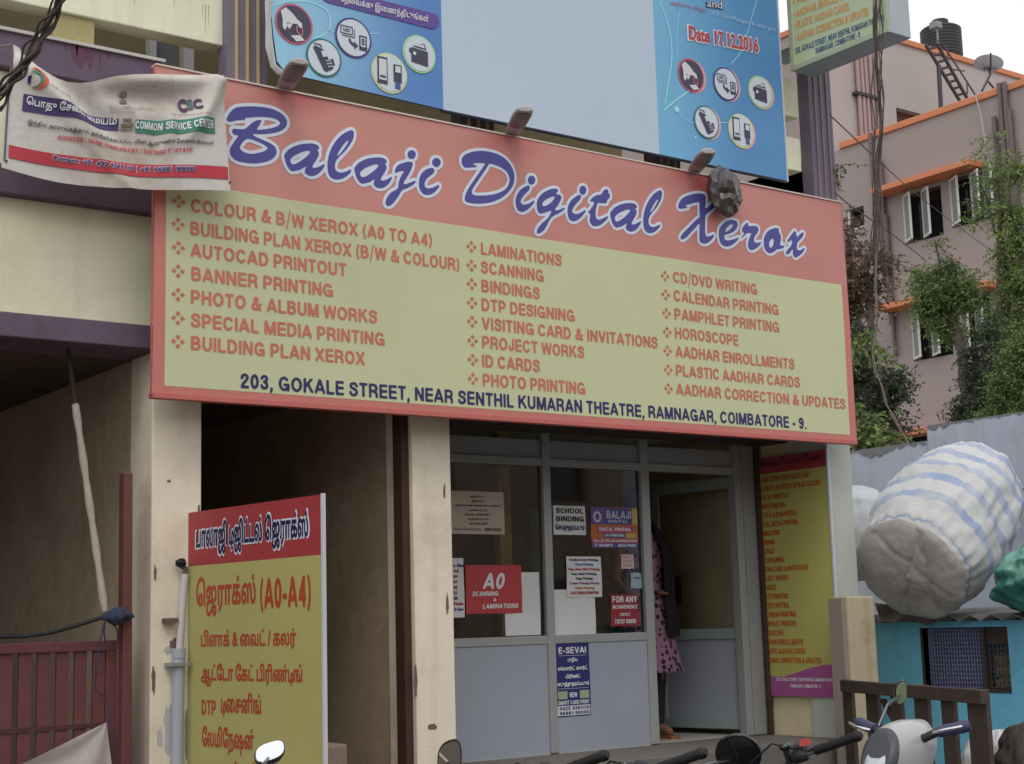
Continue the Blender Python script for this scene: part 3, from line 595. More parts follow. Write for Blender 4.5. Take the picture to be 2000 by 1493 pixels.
g.grid(rag).build('torn_hem', mat('torn_white', (.6, .6, .58), .8, .1, 20), ban)
g = G(); BN.block(g, bx1, bz-.006, bx1+.012, zt_, .004, -.03); g.build('banner_edge', mat('banner_edge', (.55, .62, .7), .5), ban)

icon_white = mat('icon_white', alb(182, 190, 198), .5, 0); icon_dark = mat('icon_dark', alb(62, 58, 78), .5, 0); icon_card = mat('icon_card', alb(186, 188, 190), .5, 0)
def icon(kind, cx, cy, rx, ry, ring, drop=None):
    a, b = lx(cx, cy); a1 = lx(cx-rx, cy)[0]; a2 = lx(cx+rx, cy)[0]; r = ((a2-a1)/2 + (lx(cx, cy-ry)[1]-lx(cx, cy+ry)[1])/2)/2
    if drop:
        g = G(); BN.disc(g, a+r*.16, b-.002, r, r, .002); g.build('icon_shadow_ring', drop, ban)
    ro = G(); BN.disc(ro, a, b, r, r, .004); ring_o = ro.build('icon_ring', ring, ban)
    BN.disc(G(), a, b, r*.9, r*.9, .006).build('icon_ground', icon_dark if kind == 'hand' else icon_white, ring_o)
    T = lambda pts: [(a+x*r, b+y*r) for x, y in pts]
    ink = G(); pale = G(); n = .008
    def P(gg, pts, nn=n): BN.poly(gg, T(pts), nn)
    if kind == 'hand':
        for pts in ([(-.72,.5),(-.45,.72),(-.1,.5),(.15,.25),(.4,.1),(.42,-.12),(.3,-.15),(.15,.02),(-.1,-.02),(-.35,-.05),(-.62,.1)], [(-.62,.1),(-.35,-.05),(-.42,-.3),(-.5,-.42),(-.62,-.3)], [(-.38,.0),(-.1,-.02),(-.18,-.2),(-.28,-.32),(-.38,-.2)], [(-.2,-.62),(.3,-.5),(.55,-.72),(.1,-.86)]): P(pale, pts)
        rd = G()
        for p0, p1 in (((.12,-.05),(.12,-.4)), ((.12,-.4),(.42,-.5)), ((.42,-.5),(.42,-.12))):
            dx, dy = p1[0]-p0[0], p1[1]-p0[1]; l = math.hypot(dx, dy); ox, oy = -dy/l*.025, dx/l*.025
            P(rd, [(p0[0]+ox, p0[1]+oy), (p0[0]-ox, p0[1]-oy), (p1[0]-ox, p1[1]-oy), (p1[0]+ox, p1[1]+oy)], n+.002)
        rd.build('icon_card_outline', mat('icon_rose', alb(190, 110, 120), .5, 0), ring_o)
    elif kind == 'pos':
        P(ink, [(-.62,.42),(-.5,.55),(-.05,.42),(.0,.3),(.5,-.35),(.5,-.5),(.12,-.72),(-.02,-.68)]); P(ink, [(.5,.05),(.62,-.3),(.48,-.32),(.3,-.02)])
        P(pale, [(-.2,.3),(.06,.36),(.2,.12),(-.08,.0)], n+.003)
        for i in range(3):
            for j in range(3): x = .08+j*.1+i*.06; y = -.12-i*.14+j*.03; P(pale, [(x, y), (x+.06, y+.02), (x+.08, y-.05), (x+.02, y-.07)], n+.003)
        P(ink, [(-.6,.55),(-.55,.68),(-.2,.66),(-.1,.5),(-.18,.5),(-.25,.6),(-.5,.62)])
    elif kind == 'usd':
        def frame(x0, y0, x1, y1, t): [P(ink, q) for q in ([(x0,y0),(x1,y0),(x1,y0+t),(x0,y0+t)], [(x0,y1-t),(x1,y1-t),(x1,y1),(x0,y1)], [(x0,y0+t),(x0+t,y0+t),(x0+t,y1-t),(x0,y1-t)], [(x1-t,y0+t),(x1,y0+t),(x1,y1-t),(x1-t,y1-t)])]
        frame(-.72, .1, -.05, .52, .05); frame(.3, -.55, .72, .2, .07)
        P(ink, [(-.64,.04),(.02,.04),(.02,.42),(.06,.42),(.06,-.01),(-.64,-.01)])
        P(ink, [(.3,-.48),(.72,-.48),(.72,-.36),(.3,-.36)]); BN.ink(ink, caps('USD'), *T([(-.58,.22)])[0], *T([(-.2,.4)])[0], n)
        BN.ink(ink, caps('S'), *T([(.42,-.26)])[0], *T([(.6,.06)])[0], n)
        P(ink, [(-.3,-.08),(-.18,-.08),(-.12,-.22),(.02,-.28),(.02,-.16),(.24,-.38),(.02,-.58),(.02,-.45),(-.14,-.38),(-.26,-.24)])
    elif kind == 'phone':
        P(ink, [(-.68,-.6),(-.68,.74),(-.12,.74),(-.12,-.6)]); P(pale, [(-.61,-.42),(-.61,.62),(-.19,.62),(-.19,-.42)], n+.003)
        P(ink, [(-.55,-.3),(-.25,-.3),(-.25,-.2),(-.55,-.2)], n+.005)
        P(ink, [(.22,-.38),(.22,.5),(.68,.5),(.68,-.38)]); P(pale, [(.3,.1),(.3,.42),(.6,.42),(.6,.1)], n+.003)
        bl = G(); P(bl, [(.3,-.72),(.3,-.4),(.6,-.4),(.6,-.72)]); bl.build('icon_plug', mat('icon_blue', alb(60, 80, 130), .5, 0), ring_o)
    elif kind == 'wallet':
        P(ink, [(-.5,.28),(.5,.2),(.5,-.6),(-.5,-.5)]); P(ink, [(-.42,.34),(.3,.6),(.42,.28)]); P(pale, [(-.3,.38),(.24,.52),(.3,.34)], n+.003)
        P(ink, [(-.62,-.02),(-.62,.2),(-.5,.22),(-.5,-.06)]); BN.disc(pale, *T([(-.32,-.04)])[0], r*.1, r*.1, n+.003)
    if ink.v: ink.build('icon_drawing', icon_dark, ring_o)
    if pale.v: pale.build('icon_drawing', icon_card, ring_o)
rings = {'hand': mat('ring_rose', alb(176, 84, 104), .5, 0), 'pos': mat('ring_green', alb(52, 104, 96), .5, 0), 'usd': mat('ring_violet', alb(62, 56, 112), .5, 0), 'phone': mat('ring_lime', alb(190, 196, 140), .5, 0), 'wallet': mat('ring_mint', alb(150, 190, 140), .5, 0)}
dropm = mat('ring_drop_pink', alb(200, 150, 158), .5, 0)
for k, cx, cy, rx, ry in (('hand', 573.6, 47.7, 36, 40), ('pos', 631.8, 113.9, 33, 39), ('usd', 689.4, 75, 34.5, 40), ('phone', 759.6, 144, 34, 40), ('wallet', 818, 106.6, 32, 37)): icon(k, cx, cy, rx, ry, rings[k])
for k, cx, cy, rx, ry in (('hand', 1349, 148, 25, 33), ('usd', 1417, 164.8, 24, 33), ('wallet', 1484, 181, 23, 32), ('pos', 1379, 239.5, 24, 33), ('phone', 1446.5, 256.7, 24.5, 33)): icon(k, cx, cy, rx, ry, rings[k], dropm)
# purple strip with white Tamil words
pp = [lx(618, -8), lx(640, 6), lx(845, 57.5), lx(853, 54), lx(857, 45), lx(856, 35), lx(850, 28), lx(842, 26), lx(740, 0), lx(720, -8)]
BN.poly(G(), pp, .004).build('purple_strip', mat('print_purple', alb(86, 66, 132), .5, 0), ban)
def inkline(fr_, g, s, p0, p1, hpx, n, off=.0, cell=.04, drop=0., tam=True):
    """words from pixel p0 (lower left) to p1 (lower right); hpx = height in pixels at the left"""
    a0, b0 = fr_.uv(*p0); a1, b1 = fr_.uv(*p1); h = fr_.uv(p0[0], p0[1]-hpx)[1]-b0
    m_ = vtext(s, off, cell) if tam else caps(s, cell)
    V, Fc, (x0, y0, x1, y1) = m_; kx = (a1-a0)/(x1-x0); ky = h/(y1-y0)
    g.add([fr_.p(a0+(x-x0)*kx, b0+(b1-b0)*(x-x0)/(x1-x0)+(y-y0)*ky, n) for x, y in V], Fc); return g
inkline(BN, G(), '\u0bc7\u0ba4\u0bc8\u0bb5\u0b95\u0bcd\u0b95\u0bc1 \u0b87\u0bc8\u0ba3\u0ba8\u0bcd\u0ba4\u0bbf\u0b9f\u0bc1\u0b99\u0bcd\u0b95\u0bb3\u0bcd', (663, 9), (836, 50), 20, .008, .012).build('strip_lettering', ink_white, ban)
# date, 'and', faint line
g = G(); gw = G()
inkline(BN, gw, 'Date 17.12.2016', (1342, 80.5), (1483, 107), 33, .004, .085); inkline(BN, g, 'Date 17.12.2016', (1344.5, 78), (1481, 104), 28, .007, .035)
gw.build('date_outline', mat('print_white', alb(200, 204, 212), .5, 0), ban); g.build('date_lettering', mat('print_date_red', alb(160, 62, 74), .5, 0), ban)
g = G(); gw = G(); inkline(BN, gw, 'and', (1378, 15), (1411, 20), 17, .004, .06); inkline(BN, g, 'and', (1380, 14), (1409, 18), 14, .007, .0)
gw.build('word_shadow', mat('print_deep_blue', alb(40, 50, 96), .5, 0), ban); g.build('word_lettering', ink_white, ban)
inkline(BN, G(), '\u0b85\u0bb1\u0bbf\u0bae\u0bc1\u0b95 \u0bb5\u0bbf\u0bb4\u0bbe', (1308, 11), (1379, 27), 10, .005).build('small_lettering', mat('print_date_red', (0, 0, 0)), ban)
inkline(BN, G(), '- SCR Card Manager  & other govt', (1382, 30), (1515, 66), 11, .005, .0).build('small_lettering', mat('print_soft_blue', alb(150, 176, 204), .5, 0), ban)
# thin pale swirls printed on the blue
g = G()
def swirl(pts, wpx):
    q = [lx(*p) for p in pts]; q = smooth_loop([q[0]]+q+[q[-1]], 8)[8:8*(len(pts))+1] if len(pts) > 2 else np.array(q)
    for (a0, b0), (a1, b1) in zip(q, q[1:]):
        l = math.hypot(a1-a0, b1-b0) or 1; ox, oy = -(b1-b0)/l*wpx, (a1-a0)/l*wpx
        BN.poly(g, [(a0+ox, b0+oy), (a0-ox, b0-oy), (a1-ox, b1-oy), (a1+ox, b1+oy)], .0025)
swirl([(1288, 4), (1302, 40), (1311, 85), (1310, 130), (1298, 205)], .0035); swirl([(1327, 22), (1322, 60), (1322, 110)], .002)
swirl([(1478, 0), (1466, 40), (1450, 95), (1428, 125)], .0025); swirl([(1296, 216), (1320, 196), (1345, 178)], .004); swirl([(1325, 200), (1328, 225), (1350, 240), (1380, 243)], .002); swirl([(1400, 240), (1430, 240)], .002)
swirl([(535, 12), (560, 4), (600, 4), (636, 20), (645, 45), (636, 66), (612, 76)], .003); swirl([(640, 60), (680, 66), (740, 66)], .0018)
g.build('swirl_lines', mat('print_swirl', alb(150, 205, 225), .5, 0), ban)
g = G(); BN.disc(g, *lx(1321, 214), .017, .017, .003, 16); BN.disc(g, *lx(1358, 269), .008, .008, .003, 12); g.build('swirl_dots', mat('print_swirl', (0, 0, 0)), ban)

# ------------------------------------------------------------------ cloth banner on the left
YC = 6.27
def cpx(x, y): return (x/4.3478, 60+y/4.3478)            # tracing scale of the cloth banner
TOPC = [(95,125),(160,150),(240,215),(330,285),(420,335),(520,385),(600,415),(700,432),(800,425),(900,402),(1000,382),(1150,372),(1350,372),(1600,378),(1750,378),(1885,392)]
BOTC = [(0,1170),(160,1208),(330,1245),(500,1280),(700,1312),(950,1335),(1300,1352),(1600,1360),(1950,1366)]
def interp(C, t):
    L = [0]
    for p, q in zip(C, C[1:]): L.append(L[-1]+math.hypot(q[0]-p[0], q[1]-p[1]))
    s = t*L[-1]
    for i in range(len(C)-1):
        if s <= L[i+1] or i == len(C)-2:
            u = (s-L[i])/max(1e-9, L[i+1]-L[i]); return (C[i][0]+(C[i+1][0]-C[i][0])*u, C[i][1]+(C[i+1][1]-C[i][1])*u)
def sst(a, b, x): t = min(1, max(0, (x-a)/(b-a))); return t*t*(3-2*t)
def cdepth(zx, zy):      # relief of the sagging cloth, metres towards the street, in tracing coordinates
    d = .012*math.sin(zx/310+zy/520)+.008*math.sin(zx/140-zy/230+1)
    # diagonal pull folds from the top corners
    t = ((zx-1885)*(-.5)+(zy-392)*.866)/900; off = abs((zx-1885)*.866+(zy-392)*.5+20*math.sin(zy/160))
    d += .05*math.exp(-(off/70)**2)*sst(0, .06, t)*(1-sst(.5, .85, t))
    t2 = ((zx-95)*.74+(zy-125)*.67)/1500; o2 = (zx-95)*.67-(zy-125)*.74
    d -= .055*math.exp(-((o2-60)/110)**2)*sst(0, .1, t2)*(1-sst(.6, 1, t2)); d += .04*math.exp(-((o2+60)/90)**2)*sst(0, .1, t2)*(1-sst(.5, .9, t2))
    d -= .05*math.exp(-((zx-1250)/330)**2-((zy-560-.12*(zx-1250))/95)**2); d += .035*math.exp(-((zx-1450)/380)**2-((zy-430)/60)**2)
    d += .03*math.exp(-((zx-1430)/50)**2-((zy-860)/180)**2) - .02*math.exp(-((zx-1330)/70)**2-((zy-900)/200)**2)
    d += .016*math.exp(-((zx-700-.9*(zy-900))/60)**2)*sst(700, 900, zy)
    return d*1.0
def cpt(zx, zy, n=0.):
    q = pY(*cpx(zx, zy), YC); return Vector((q.x, YC-cdepth(zx, zy)-n, q.z))
cb = thing('cloth_banner', tuple(cpt(980, 800)), 'sagging dirty white cloth banner with violet, green and red strips left of the signboard', 'banner')
rows = []
for j in range(41):
    v = j/40; rows.append([cpt(*(np.array(interp(BOTC, u))*(1-v)+np.array(interp(TOPC, u))*v)) for u in [i/90 for i in range(91)]])
cloth_m = mat('banner_cloth', alb(186, 181, 174), .8, .07, 3, .25, 45, dirt=alb(132, 110, 88), dscale=1.7, damt=.85)
G().grid(rows).build('cloth', cloth_m, cb)
def cstrip(name, top, bot, m, n=.004, seg=40):
    g = G(); R = []
    for k in range(7):
        v = k/6; R.append([cpt(*(np.array(interp(bot, u))*(1-v)+np.array(interp(top, u))*v), n) for u in [i/seg for i in range(seg+1)]])
    return g.grid(R).build(name, m, cb)
cstrip('red_band', [(70,975),(400,1035),(800,1092),(1200,1135),(1925,1163)], [(65,1085),(400,1140),(800,1200),(1200,1240),(1930,1270)], mat('print_red_band', alb(168, 54, 64), .7, .08, 4))
cstrip('violet_strip', [(190,545),(420,595),(620,625),(800,690),(1030,733)], [(180,685),(400,725),(620,755),(800,800),(1035,828)], mat('print_violet_strip', alb(66, 58, 98), .7, .08, 4))
cstrip('green_strip', [(1160,748),(1400,770),(1600,758),(1812,752)], [(1160,858),(1350,880),(1500,888),(1650,878),(1820,880)], mat('print_green_strip', alb(60, 120, 100), .7, .08, 4))
def ctext(name, s, path, h, m, off=.01, n=.008, cell=.05, tam=True, g=None):
    V, Fc, (x0, y0, x1, y1) = vtext(s, off, cell) if tam else caps(s, cell+.02)
    gg = g or G(); out = []
    for x, y in V:
        q = interp(path, (x-x0)/(x1-x0)); out.append(cpt(q[0], q[1]-(y-y0)/(y1-y0)*h, n))
    gg.add(out, Fc)
    return gg.build(name, m, cb) if g is None else gg
ctext('violet_lettering', '\u0bc6\u0baa\u0bbe\u0ba4\u0bc1 \u0bc7\u0b9a\u0bc8\u0bb5 \u0bc8\u0bae\u0baf\u0bae\u0bcd', [(215,660),(420,712),(620,735),(800,782),(1015,805)], 98, ink_white, .02)
ctext('green_lettering', 'COMMON SERVICE CENTER', [(1158,828),(1350,850),(1520,858),(1660,845),(1800,838)], 66, ink_white, tam=False)
ctext('small_lettering', '\u0b87\u0ba8\u0bcd\u0ba4\u0bbf\u0baf \u0b85\u0bb0\u0b9a\u0bbe\u0b99\u0bcd\u0b95\u0ba4\u0bcd\u0ba4\u0bbe\u0bb2\u0bcd \u0b85\u0b99\u0bcd\u0b95\u0bc0\u0b95\u0bb0\u0bbf\u0b95\u0bcd\u0b95\u0baa\u0bcd\u0baa\u0b9f\u0bcd\u0b9f \u0bae\u0bbf\u0ba9\u0bcd \u0b86\u0bb3\u0bc1\u0bc8\u0bae \u0bc7\u0b9a\u0bc8\u0bb5 \u0bc8\u0bae\u0baf\u0bae\u0bcd', [(230,812),(520,868),(900,930),(1300,980),(1800,990)], 52, ink_black, .015, cell=.06)
ctext('address_lettering', 'ADDRESS : GRAM | PANCHAYAT / DISTRICT | STATE', [(482,925),(800,970),(1100,1020),(1350,1050),(1615,1042)], 34, mat('print_red_band', (0, 0, 0)), tam=False)
ctext('contact_outline', 'Contact : +91 422 4361110 | +91 96881 90000', [(446,1112),(800,1165),(1200,1212),(1640,1222)], 62, mat('print_pale_lilac', alb(186, 176, 190), .7, 0), .075, .006)
ctext('contact_lettering', 'Contact : +91 422 4361110 | +91 96881 90000', [(450,1108),(800,1160),(1200,1207),(1636,1217)], 50, mat('print_navy', (0, 0, 0)), .02, .009)
ctext('logo_letter', 'C', [(1520,690),(1590,692)], 118, mat('logo_plum', alb(72, 56, 84), .7, .1), .06); ctext('logo_letter', 'S', [(1590,672),(1640,676)], 95, mat('logo_teal', alb(70, 100, 98), .7, .1), .05); ctext('logo_letter', 'C', [(1640,672),(1700,676)], 92, mat('logo_plum', (0, 0, 0)), .05)
g = G()
for k, (a, b, wd) in enumerate(((940, 640, 390), (955, 662, 380), (960, 682, 200), (410, 505, 220), (500, 545, 130), (1430, 725, 340))):
    s = ['\u0b95\u0bb2 \u0bae\u0ba4\u0bbf\u0baf \u0b85\u0bb0\u0b9a\u0bc1', 'Ministry of Communications', 'Government of India', 'Digital India', 'Power To Empower', 'e-governance services'][k]
    ctext('x', s, [(a, b), (a+wd, b+(45 if k in (3, 4) else 12))], 20 if k != 3 else 30, None, .0, .006, .07, True, g)
g.build('fine_print', mat('print_brown_grey', alb(110, 96, 88), .7, 0), cb)
def cpoly(name, pts, m, n=.006): G().add([cpt(x, y, n) for x, y in pts], [tuple(range(len(pts)))]).build(name, m, cb)
def crescent(cx, cy, R, r, dx, dy): 
    o_ = [(cx+R*math.cos(t), cy+R*math.sin(t)) for t in [R_(-125+i*11) for i in range(22)]]; i_ = [(cx+dx+r*math.cos(t), cy+dy+r*math.sin(t)) for t in [R_(-125+i*11) for i in range(22)]]
    return o_, i_
for nm, (cx, cy, R, r, dx, dy), m in (('logo_arc', (300, 425, 95, 70, -22, -2), mat('logo_red', alb(190, 84, 66), .7, 0)), ('logo_arc', (278, 440, 72, 56, -18, 2), mat('logo_green', alb(60, 120, 96), .7, 0))):
    o_, i_ = crescent(cx, cy, R, r, dx, dy); g = G()
    for k in range(len(o_)-1): g.add([cpt(*o_[k], .006), cpt(*o_[k+1], .006), cpt(*i_[k+1], .006), cpt(*i_[k], .006)], [(0, 1, 2, 3)])
    g.build(nm, m, cb)
cpoly('logo_dot', [(212,410),(240,405),(236,470),(222,478),(212,450)], mat('print_navy', (0, 0, 0)))
em = G()
for pts in ([(1040,520),(1065,500),(1105,505),(1108,540),(1085,552),(1050,550)], [(1038,580),(1070,562),(1105,572),(1100,600),(1045,604)]): em.add([cpt(x, y, .006) for x, y in pts], [tuple(range(len(pts)))])
for pts in ([(1060,735),(1130,740),(1125,765),(1065,760)], [(1050,775),(1145,780),(1140,812),(1050,808)], [(1040,818),(1150,826),(1130,838),(1050,832)]): em.add([cpt(x, y, .006) for x, y in pts], [tuple(range(len(pts)))])
em.build('emblem', mat('print_brown_grey', (0, 0, 0)), cb)
g = G()
for zx, zy in ((45,1118),(1942,1295)): g.add([cpt(zx+11*math.cos(t), zy+11*math.sin(t), .005) for t in [i*math.pi/5 for i in range(10)]], [tuple(range(10))])
g.build('eyelet', ink_black, cb)
g = G(); g.tube([cpt(95, 130)]+[cpt(98-.08*k*0-(k*7), 130+k*98, .004) for k in range(1, 11)], .004, 5); g.build('edge_cord', mat('cord_grey', (.12, .12, .16), .8), cb)
g = G(); g.tube([cpt(1885, 392), cpt(1885, 392)+Vector((.04, .1, .03))], .005, 5); g.tube([cpt(95, 128), cpt(95, 128)+Vector((-.02, .3, .08))], .004, 5); g.build('tie_string', mat('string', (.3, .27, .22), .9), cb)

# ------------------------------------------------------------------ lamp fittings over the sign
lamp_top = mat('lamp_housing', (.46, .45, .44), .45, .06, 8, dirt=(.35, .3, .25), dscale=5, damt=.4)
lamp_under = mat('lamp_cover', (.20, .165, .15), .4, .12, 14, dirt=(.12, .1, .09), dscale=9)
lab = ['grey lamp fitting leaning over the left end of the signboard', 'grey lamp fitting below the pale grey banner panel', 'grey lamp fitting beside the crumpled dark plastic bag']
for k, ((bx_, by_), (tx, ty)) in enumerate((((556, 172), (586, 121)), ((1000, 262), (1026, 214)), ((1356, 334), (1384, 296)))):
    B = pY(bx_, by_, S+.01); 
    best = min(((abs((pY(tx, ty, B.y-d)-B).length-.46)), d) for d in [.05*i for i in range(3, 12)])[1]
    T = pY(tx, ty, B.y-best); ax = (T-B).normalized(); sd_ = Vector((1, 0, 0)); sd_ = (sd_-ax*sd_.dot(ax)).normalized(); up = sd_.cross(ax)
    if up.z < 0: up = -up
    L_ = (T-B).length
    t = thing('sign_lamp', tuple(B), lab[k], 'lamp', 'lamp fittings along the top of the signboard')
    h = G(); rings_ = []
    for u, wd, ht in ((-.06, .028, .018), (0, .04, .024), (.3, .048, .03), (.75, .052, .032), (.95, .045, .026), (1.0, .026, .014)):
        c = B+ax*(u*L_); rings_.append([c+sd_*wd*math.cos(q)+up*(ht*max(0, math.sin(q))) for q in [i*math.pi/9 for i in range(10)]]+[c-sd_*wd*.9-up*.008, c+sd_*wd*.9-up*.008])
    h.loft(rings_).build('lamp_housing', lamp_top, t)
    u0, u1 = .36, .93; c0, c1 = B+ax*(u0*L_), B+ax*(u1*L_)
    h = G(); h.loft([[c+sd_*wd*math.cos(q)+up*(-.008-.02*math.sin(q)*s_) for q in [i*math.pi/8 for i in range(9)]] for c, wd, s_ in ((c0, .038, .2), (c0+ax*.03, .043, 1), ((c0+c1)/2, .046, 1), (c1-ax*.03, .04, 1), (c1, .03, .2))]).build('lamp_cover', lamp_under, t)
    h = G(); h.tube([B-ax*.02, B-ax*.06+Vector((0, .06, -.04)), Vector((B.x, F-.02, B.z-.1))], .014).build('bracket', galv, t)

# crumpled bag caught on the sign's top edge
random.seed(5)
c = pY(1417, 374, S-.07)
import bmesh
def crumple(center, radii, seed, amp, sub=4, ridge=False):
    bm = bmesh.new(); bmesh.ops.create_icosphere(bm, subdivisions=sub, radius=1)
    from mathutils import noise as nz
    for v in bm.verts:
        n = v.co.normalized(); o_ = Vector((seed*3.1, seed*1.7, seed))
        k = 1+amp*nz.noise(n*1.6+o_)+amp*.7*abs(nz.noise(n*3.7+o_))*1.5-amp*.4*abs(nz.noise(n*8+o_))
        if ridge: k = 1+.30*nz.noise(n*1.4+o_)+.16*nz.noise(n*3.1+o_*2)+random.uniform(-.11, .11)
        v.co = Vector((n.x*radii[0]*k, n.y*radii[1]*k, n.z*radii[2]*k))+Vector(center)
    vs = [v.co.copy() for v in bm.verts]; fs = [tuple(q.index for q in f.verts) for f in bm.faces]; bm.free(); return vs, fs
tag(G().add(*crumple(c, (.108, .075, .132), 2, .42, 3, True)).build('plastic_bag', mat('dark_film', (.085, .066, .062), .32, .4, 14, .2, 30, spec=.8)), 'crumpled dark brown plastic bag caught on the top edge of the signboard', 'plastic bag')

# ------------------------------------------------------------------ projecting light box at the right column
XB = 7.02
LB = Frame((XB, 6.45, 4.9), (0, -1, 0))
lb = thing('lightbox_sign', (7.1, 6.0, 4.9), 'pale green projecting box sign with orange lines of text on the mauve column', 'sign')
la, lbz = LB.uv(1547, 139); ra, rbz = LB.uv(1737, 64); lz = (lbz+rbz)/2
zl = lambda dz: lz+dz
shell = mat('box_sheet_metal', (.42, .47, .50), .4, .08, 3, metal=.35, dirt=(.25, .25, .26), dscale=3, damt=.4)
g = G(); LB.block(g, la, lz, ra, lz+1.5, -.004, -.2); g.build('box_case', shell, lb, .004)
fm = mat('box_face', alb(168, 178, 144), .4, .02, 1)
LB.rect(G(), la+.02, lz+.02, ra-.02, lz+1.48, .001).build('box_face', fm, lb)
g = G(); t_ = .03
LB.block(g, la, lz, ra, lz+t_, .012, -.01); LB.block(g, la, lz+t_, la+t_, lz+1.5, .012, -.01); LB.block(g, ra-t_, lz+t_, ra, lz+1.5, .012, -.01); g.build('face_trim', mat('box_trim', alb(150, 160, 136), .5, .05), lb)
g = G()
for s, p0, p1, hh in (('\u2022 HOROSCOPE', (1549, 13), (1640, -24), 16), ('\u2022 AADHAR ENROLLMENTS', (1550, 37), (1669, -8), 16), ('\u2022 PLASTIC AADHAR CARDS', (1552, 59), (1659, 20), 16), ('\u2022 AADHAR CORRECTION & UPDATES', (1553, 83), (1697, 30), 16)):
    inkline(LB, g, s, p0, p1, hh, .003, .035, .05)
g.build('orange_lettering', mat('print_orange', alb(186, 140, 82), .5, 0), lb)
g = G(); inkline(LB, g, '203, GOKALE STREET, NEAR SENTHIL KUMARAN THEATRE,', (1554, 106), (1728, 40), 12, .003, tam=False, cell=.08); inkline(LB, g, 'RAMNAGAR, COIMBATORE - 9.', (1594, 106), (1682, 73), 12, .003, tam=False, cell=.08)
g.build('blue_lettering', mat('print_steel_blue', alb(56, 84, 116), .5, 0), lb)
g = G(); g.box(7.08, 6.44, 4.9+lz+.15, 7.2, 6.66, 4.9+lz+.2); g.build('wall_bracket', galv, lb)

# ------------------------------------------------------------------ cable bundles
def cable_bundle(name, label, pts, n, spread, r, seed, m, twist=3.0, group=None):
    random.seed(seed); P = [Vector(p) for p in pts]; g = G(); o = []
    dense = []
    for i in range(len(P)-1):
        for k in range(8): dense.append(P[i].lerp(P[i+1], k/8))
    dense.append(P[-1])
    for s in range(n):
        ph = random.uniform(0, 6.28); rr = spread*random.uniform(.3, 1.1); tw = random.uniform(.5, 1)*twist; w2 = random.uniform(2, 6)
        path = []
        for i, p in enumerate(dense):
            u = i/len(dense); t = (dense[min(i+1, len(dense)-1)]-dense[max(i-1, 0)]).normalized(); a = t.cross(Vector((.3, -.9, .2))).normalized(); b = t.cross(a)
            q = ph+tw*u*6.28; k = rr*(1+.35*math.sin(u*w2*6+ph)); path.append(p+a*math.cos(q)*k+b*math.sin(q)*k)
        g.tube(path, r*random.uniform(.6, 1.3), 5)
    return tag(g.build(name, m), label, 'cables', group)
cable_m = mat('weathered_cable', (.10, .075, .065), .7, .35, 6)
D = 5.4
cable_bundle('cable_bundle', 'thick twisted bundle of old cables crossing in front of the cloth banner', [pD(136, -30, D), pD(112, 22, D), pD(78, 72, D), pD(48, 118, D), pD(20, 160, D), pD(-14, 208, D)], 9, .021, .0050, 3, cable_m, 1.2)
D2 = 8.6
cable_bundle('cable_bundle', 'vertical bundle of loose cables hanging in front of the light box sign', [pD(1717, -25, D2), pD(1713, 60, D2), pD(1713, 140, D2), pD(1717, 230, D2), pD(1712, 320, D2), pD(1716, 400, D2), pD(1713, 490, D2)], 10, .026, .0040, 9, mat('grey_cable', (.17, .14, .125), .7, .35, 6), 1.3)
cable_bundle('cable_strand', 'pale twisted strand dangling below the vertical cable bundle', [pD(1713, 480, D2), pD(1708, 560, D2), pD(1714, 640, D2), pD(1704, 690, D2), pD(1709, 728, D2), pD(1724, 756, D2), pD(1731, 790, D2), pD(1752, 830, D2), pD(1775, 866, D2)], 2, .007, .0045, 4, mat('pale_strand', (.30, .25, .21), .8, .2, 9), 3)
wire_m = mat('thin_wire', (.05, .045, .045), .7)
for lb_, pts in (('thin dark wire slanting from the mauve column past the cable bundle', [pD(1622, 226, 7.6), pD(1690, 290, 9), pD(1770, 364, 12), pD(1862, 436, 16), pD(1990, 530, 22)]), ('lower thin dark wire slanting from the signboard corner to the trees', [pD(1630, 376, 8), pD(1658, 400, 8.5), pD(1735, 452, 10), pD(1810, 510, 13)])):
    tag(G().tube(pts, .0035, 5).build('wire', wire_m), lb_, 'wire')

# ------------------------------------------------------------------ yellow boards
flex_y = mat('board_yellow', (.50, .46, .17), .5, .05, 1.2, dirt=(.43, .40, .17), dscale=.8, damt=.4)
flex_r = mat('board_red', (.42, .055, .06), .5, .06, 2)
brd_red = mat('board_red_ink', (.46, .075, .035), .5, .03, 3)
navy = mat('board_navy', (.02, .02, .075), .5, 0)
tl = pY(368, 1002, F-.02); tr = pZ(627, 966, tl.z)
B1 = Frame((tl.x, tl.y, 0), (tr.x-tl.x, tr.y-tl.y, 0)); BW = (Vector((tr.x, tr.y, 0))-Vector((tl.x, tl.y, 0))).length
yb = thing('standing_board', (tl.x, tl.y, 0), 'yellow board with a red Tamil heading standing out beside the left pillar', 'signboard')
g = G(); B1.block(g, 0, .14, BW, tl.z, -.003, -.014); g.build('board_back', mat('board_backing', (.55, .54, .52), .7), yb)
zb = (B1.uv(370, 1108)[1]+B1.uv(622, 1083)[1])/2
B1.rect(G(), 0, .14, BW, zb, 0).build('yellow_field', flex_y, yb); B1.rect(G(), 0, zb, BW, tl.z, 0).build('red_heading', flex_r, yb)
g = G(); B1.block(g, BW, .14, BW+.012, tl.z+.004, .003, -.014); g.build('edge_strip', mat('board_edge', (.62, .63, .68), .4, .05), yb)
J, R, A, K, S_, PU = '\u0b9c', '\u0bb0', '\u0bbe', '\u0b95', '\u0bb8', '\u0bcd'
xer = '\u0bc6'+J+R+A+K+PU+S_+PU
head = '\u0baa\u0bbe\u0bb2\u0bbe\u0b9c\u0bbf \u0b9f\u0bbf\u0b9c\u0bbf\u0b9f\u0bcd\u0b9f\u0bb2\u0bcd '+xer
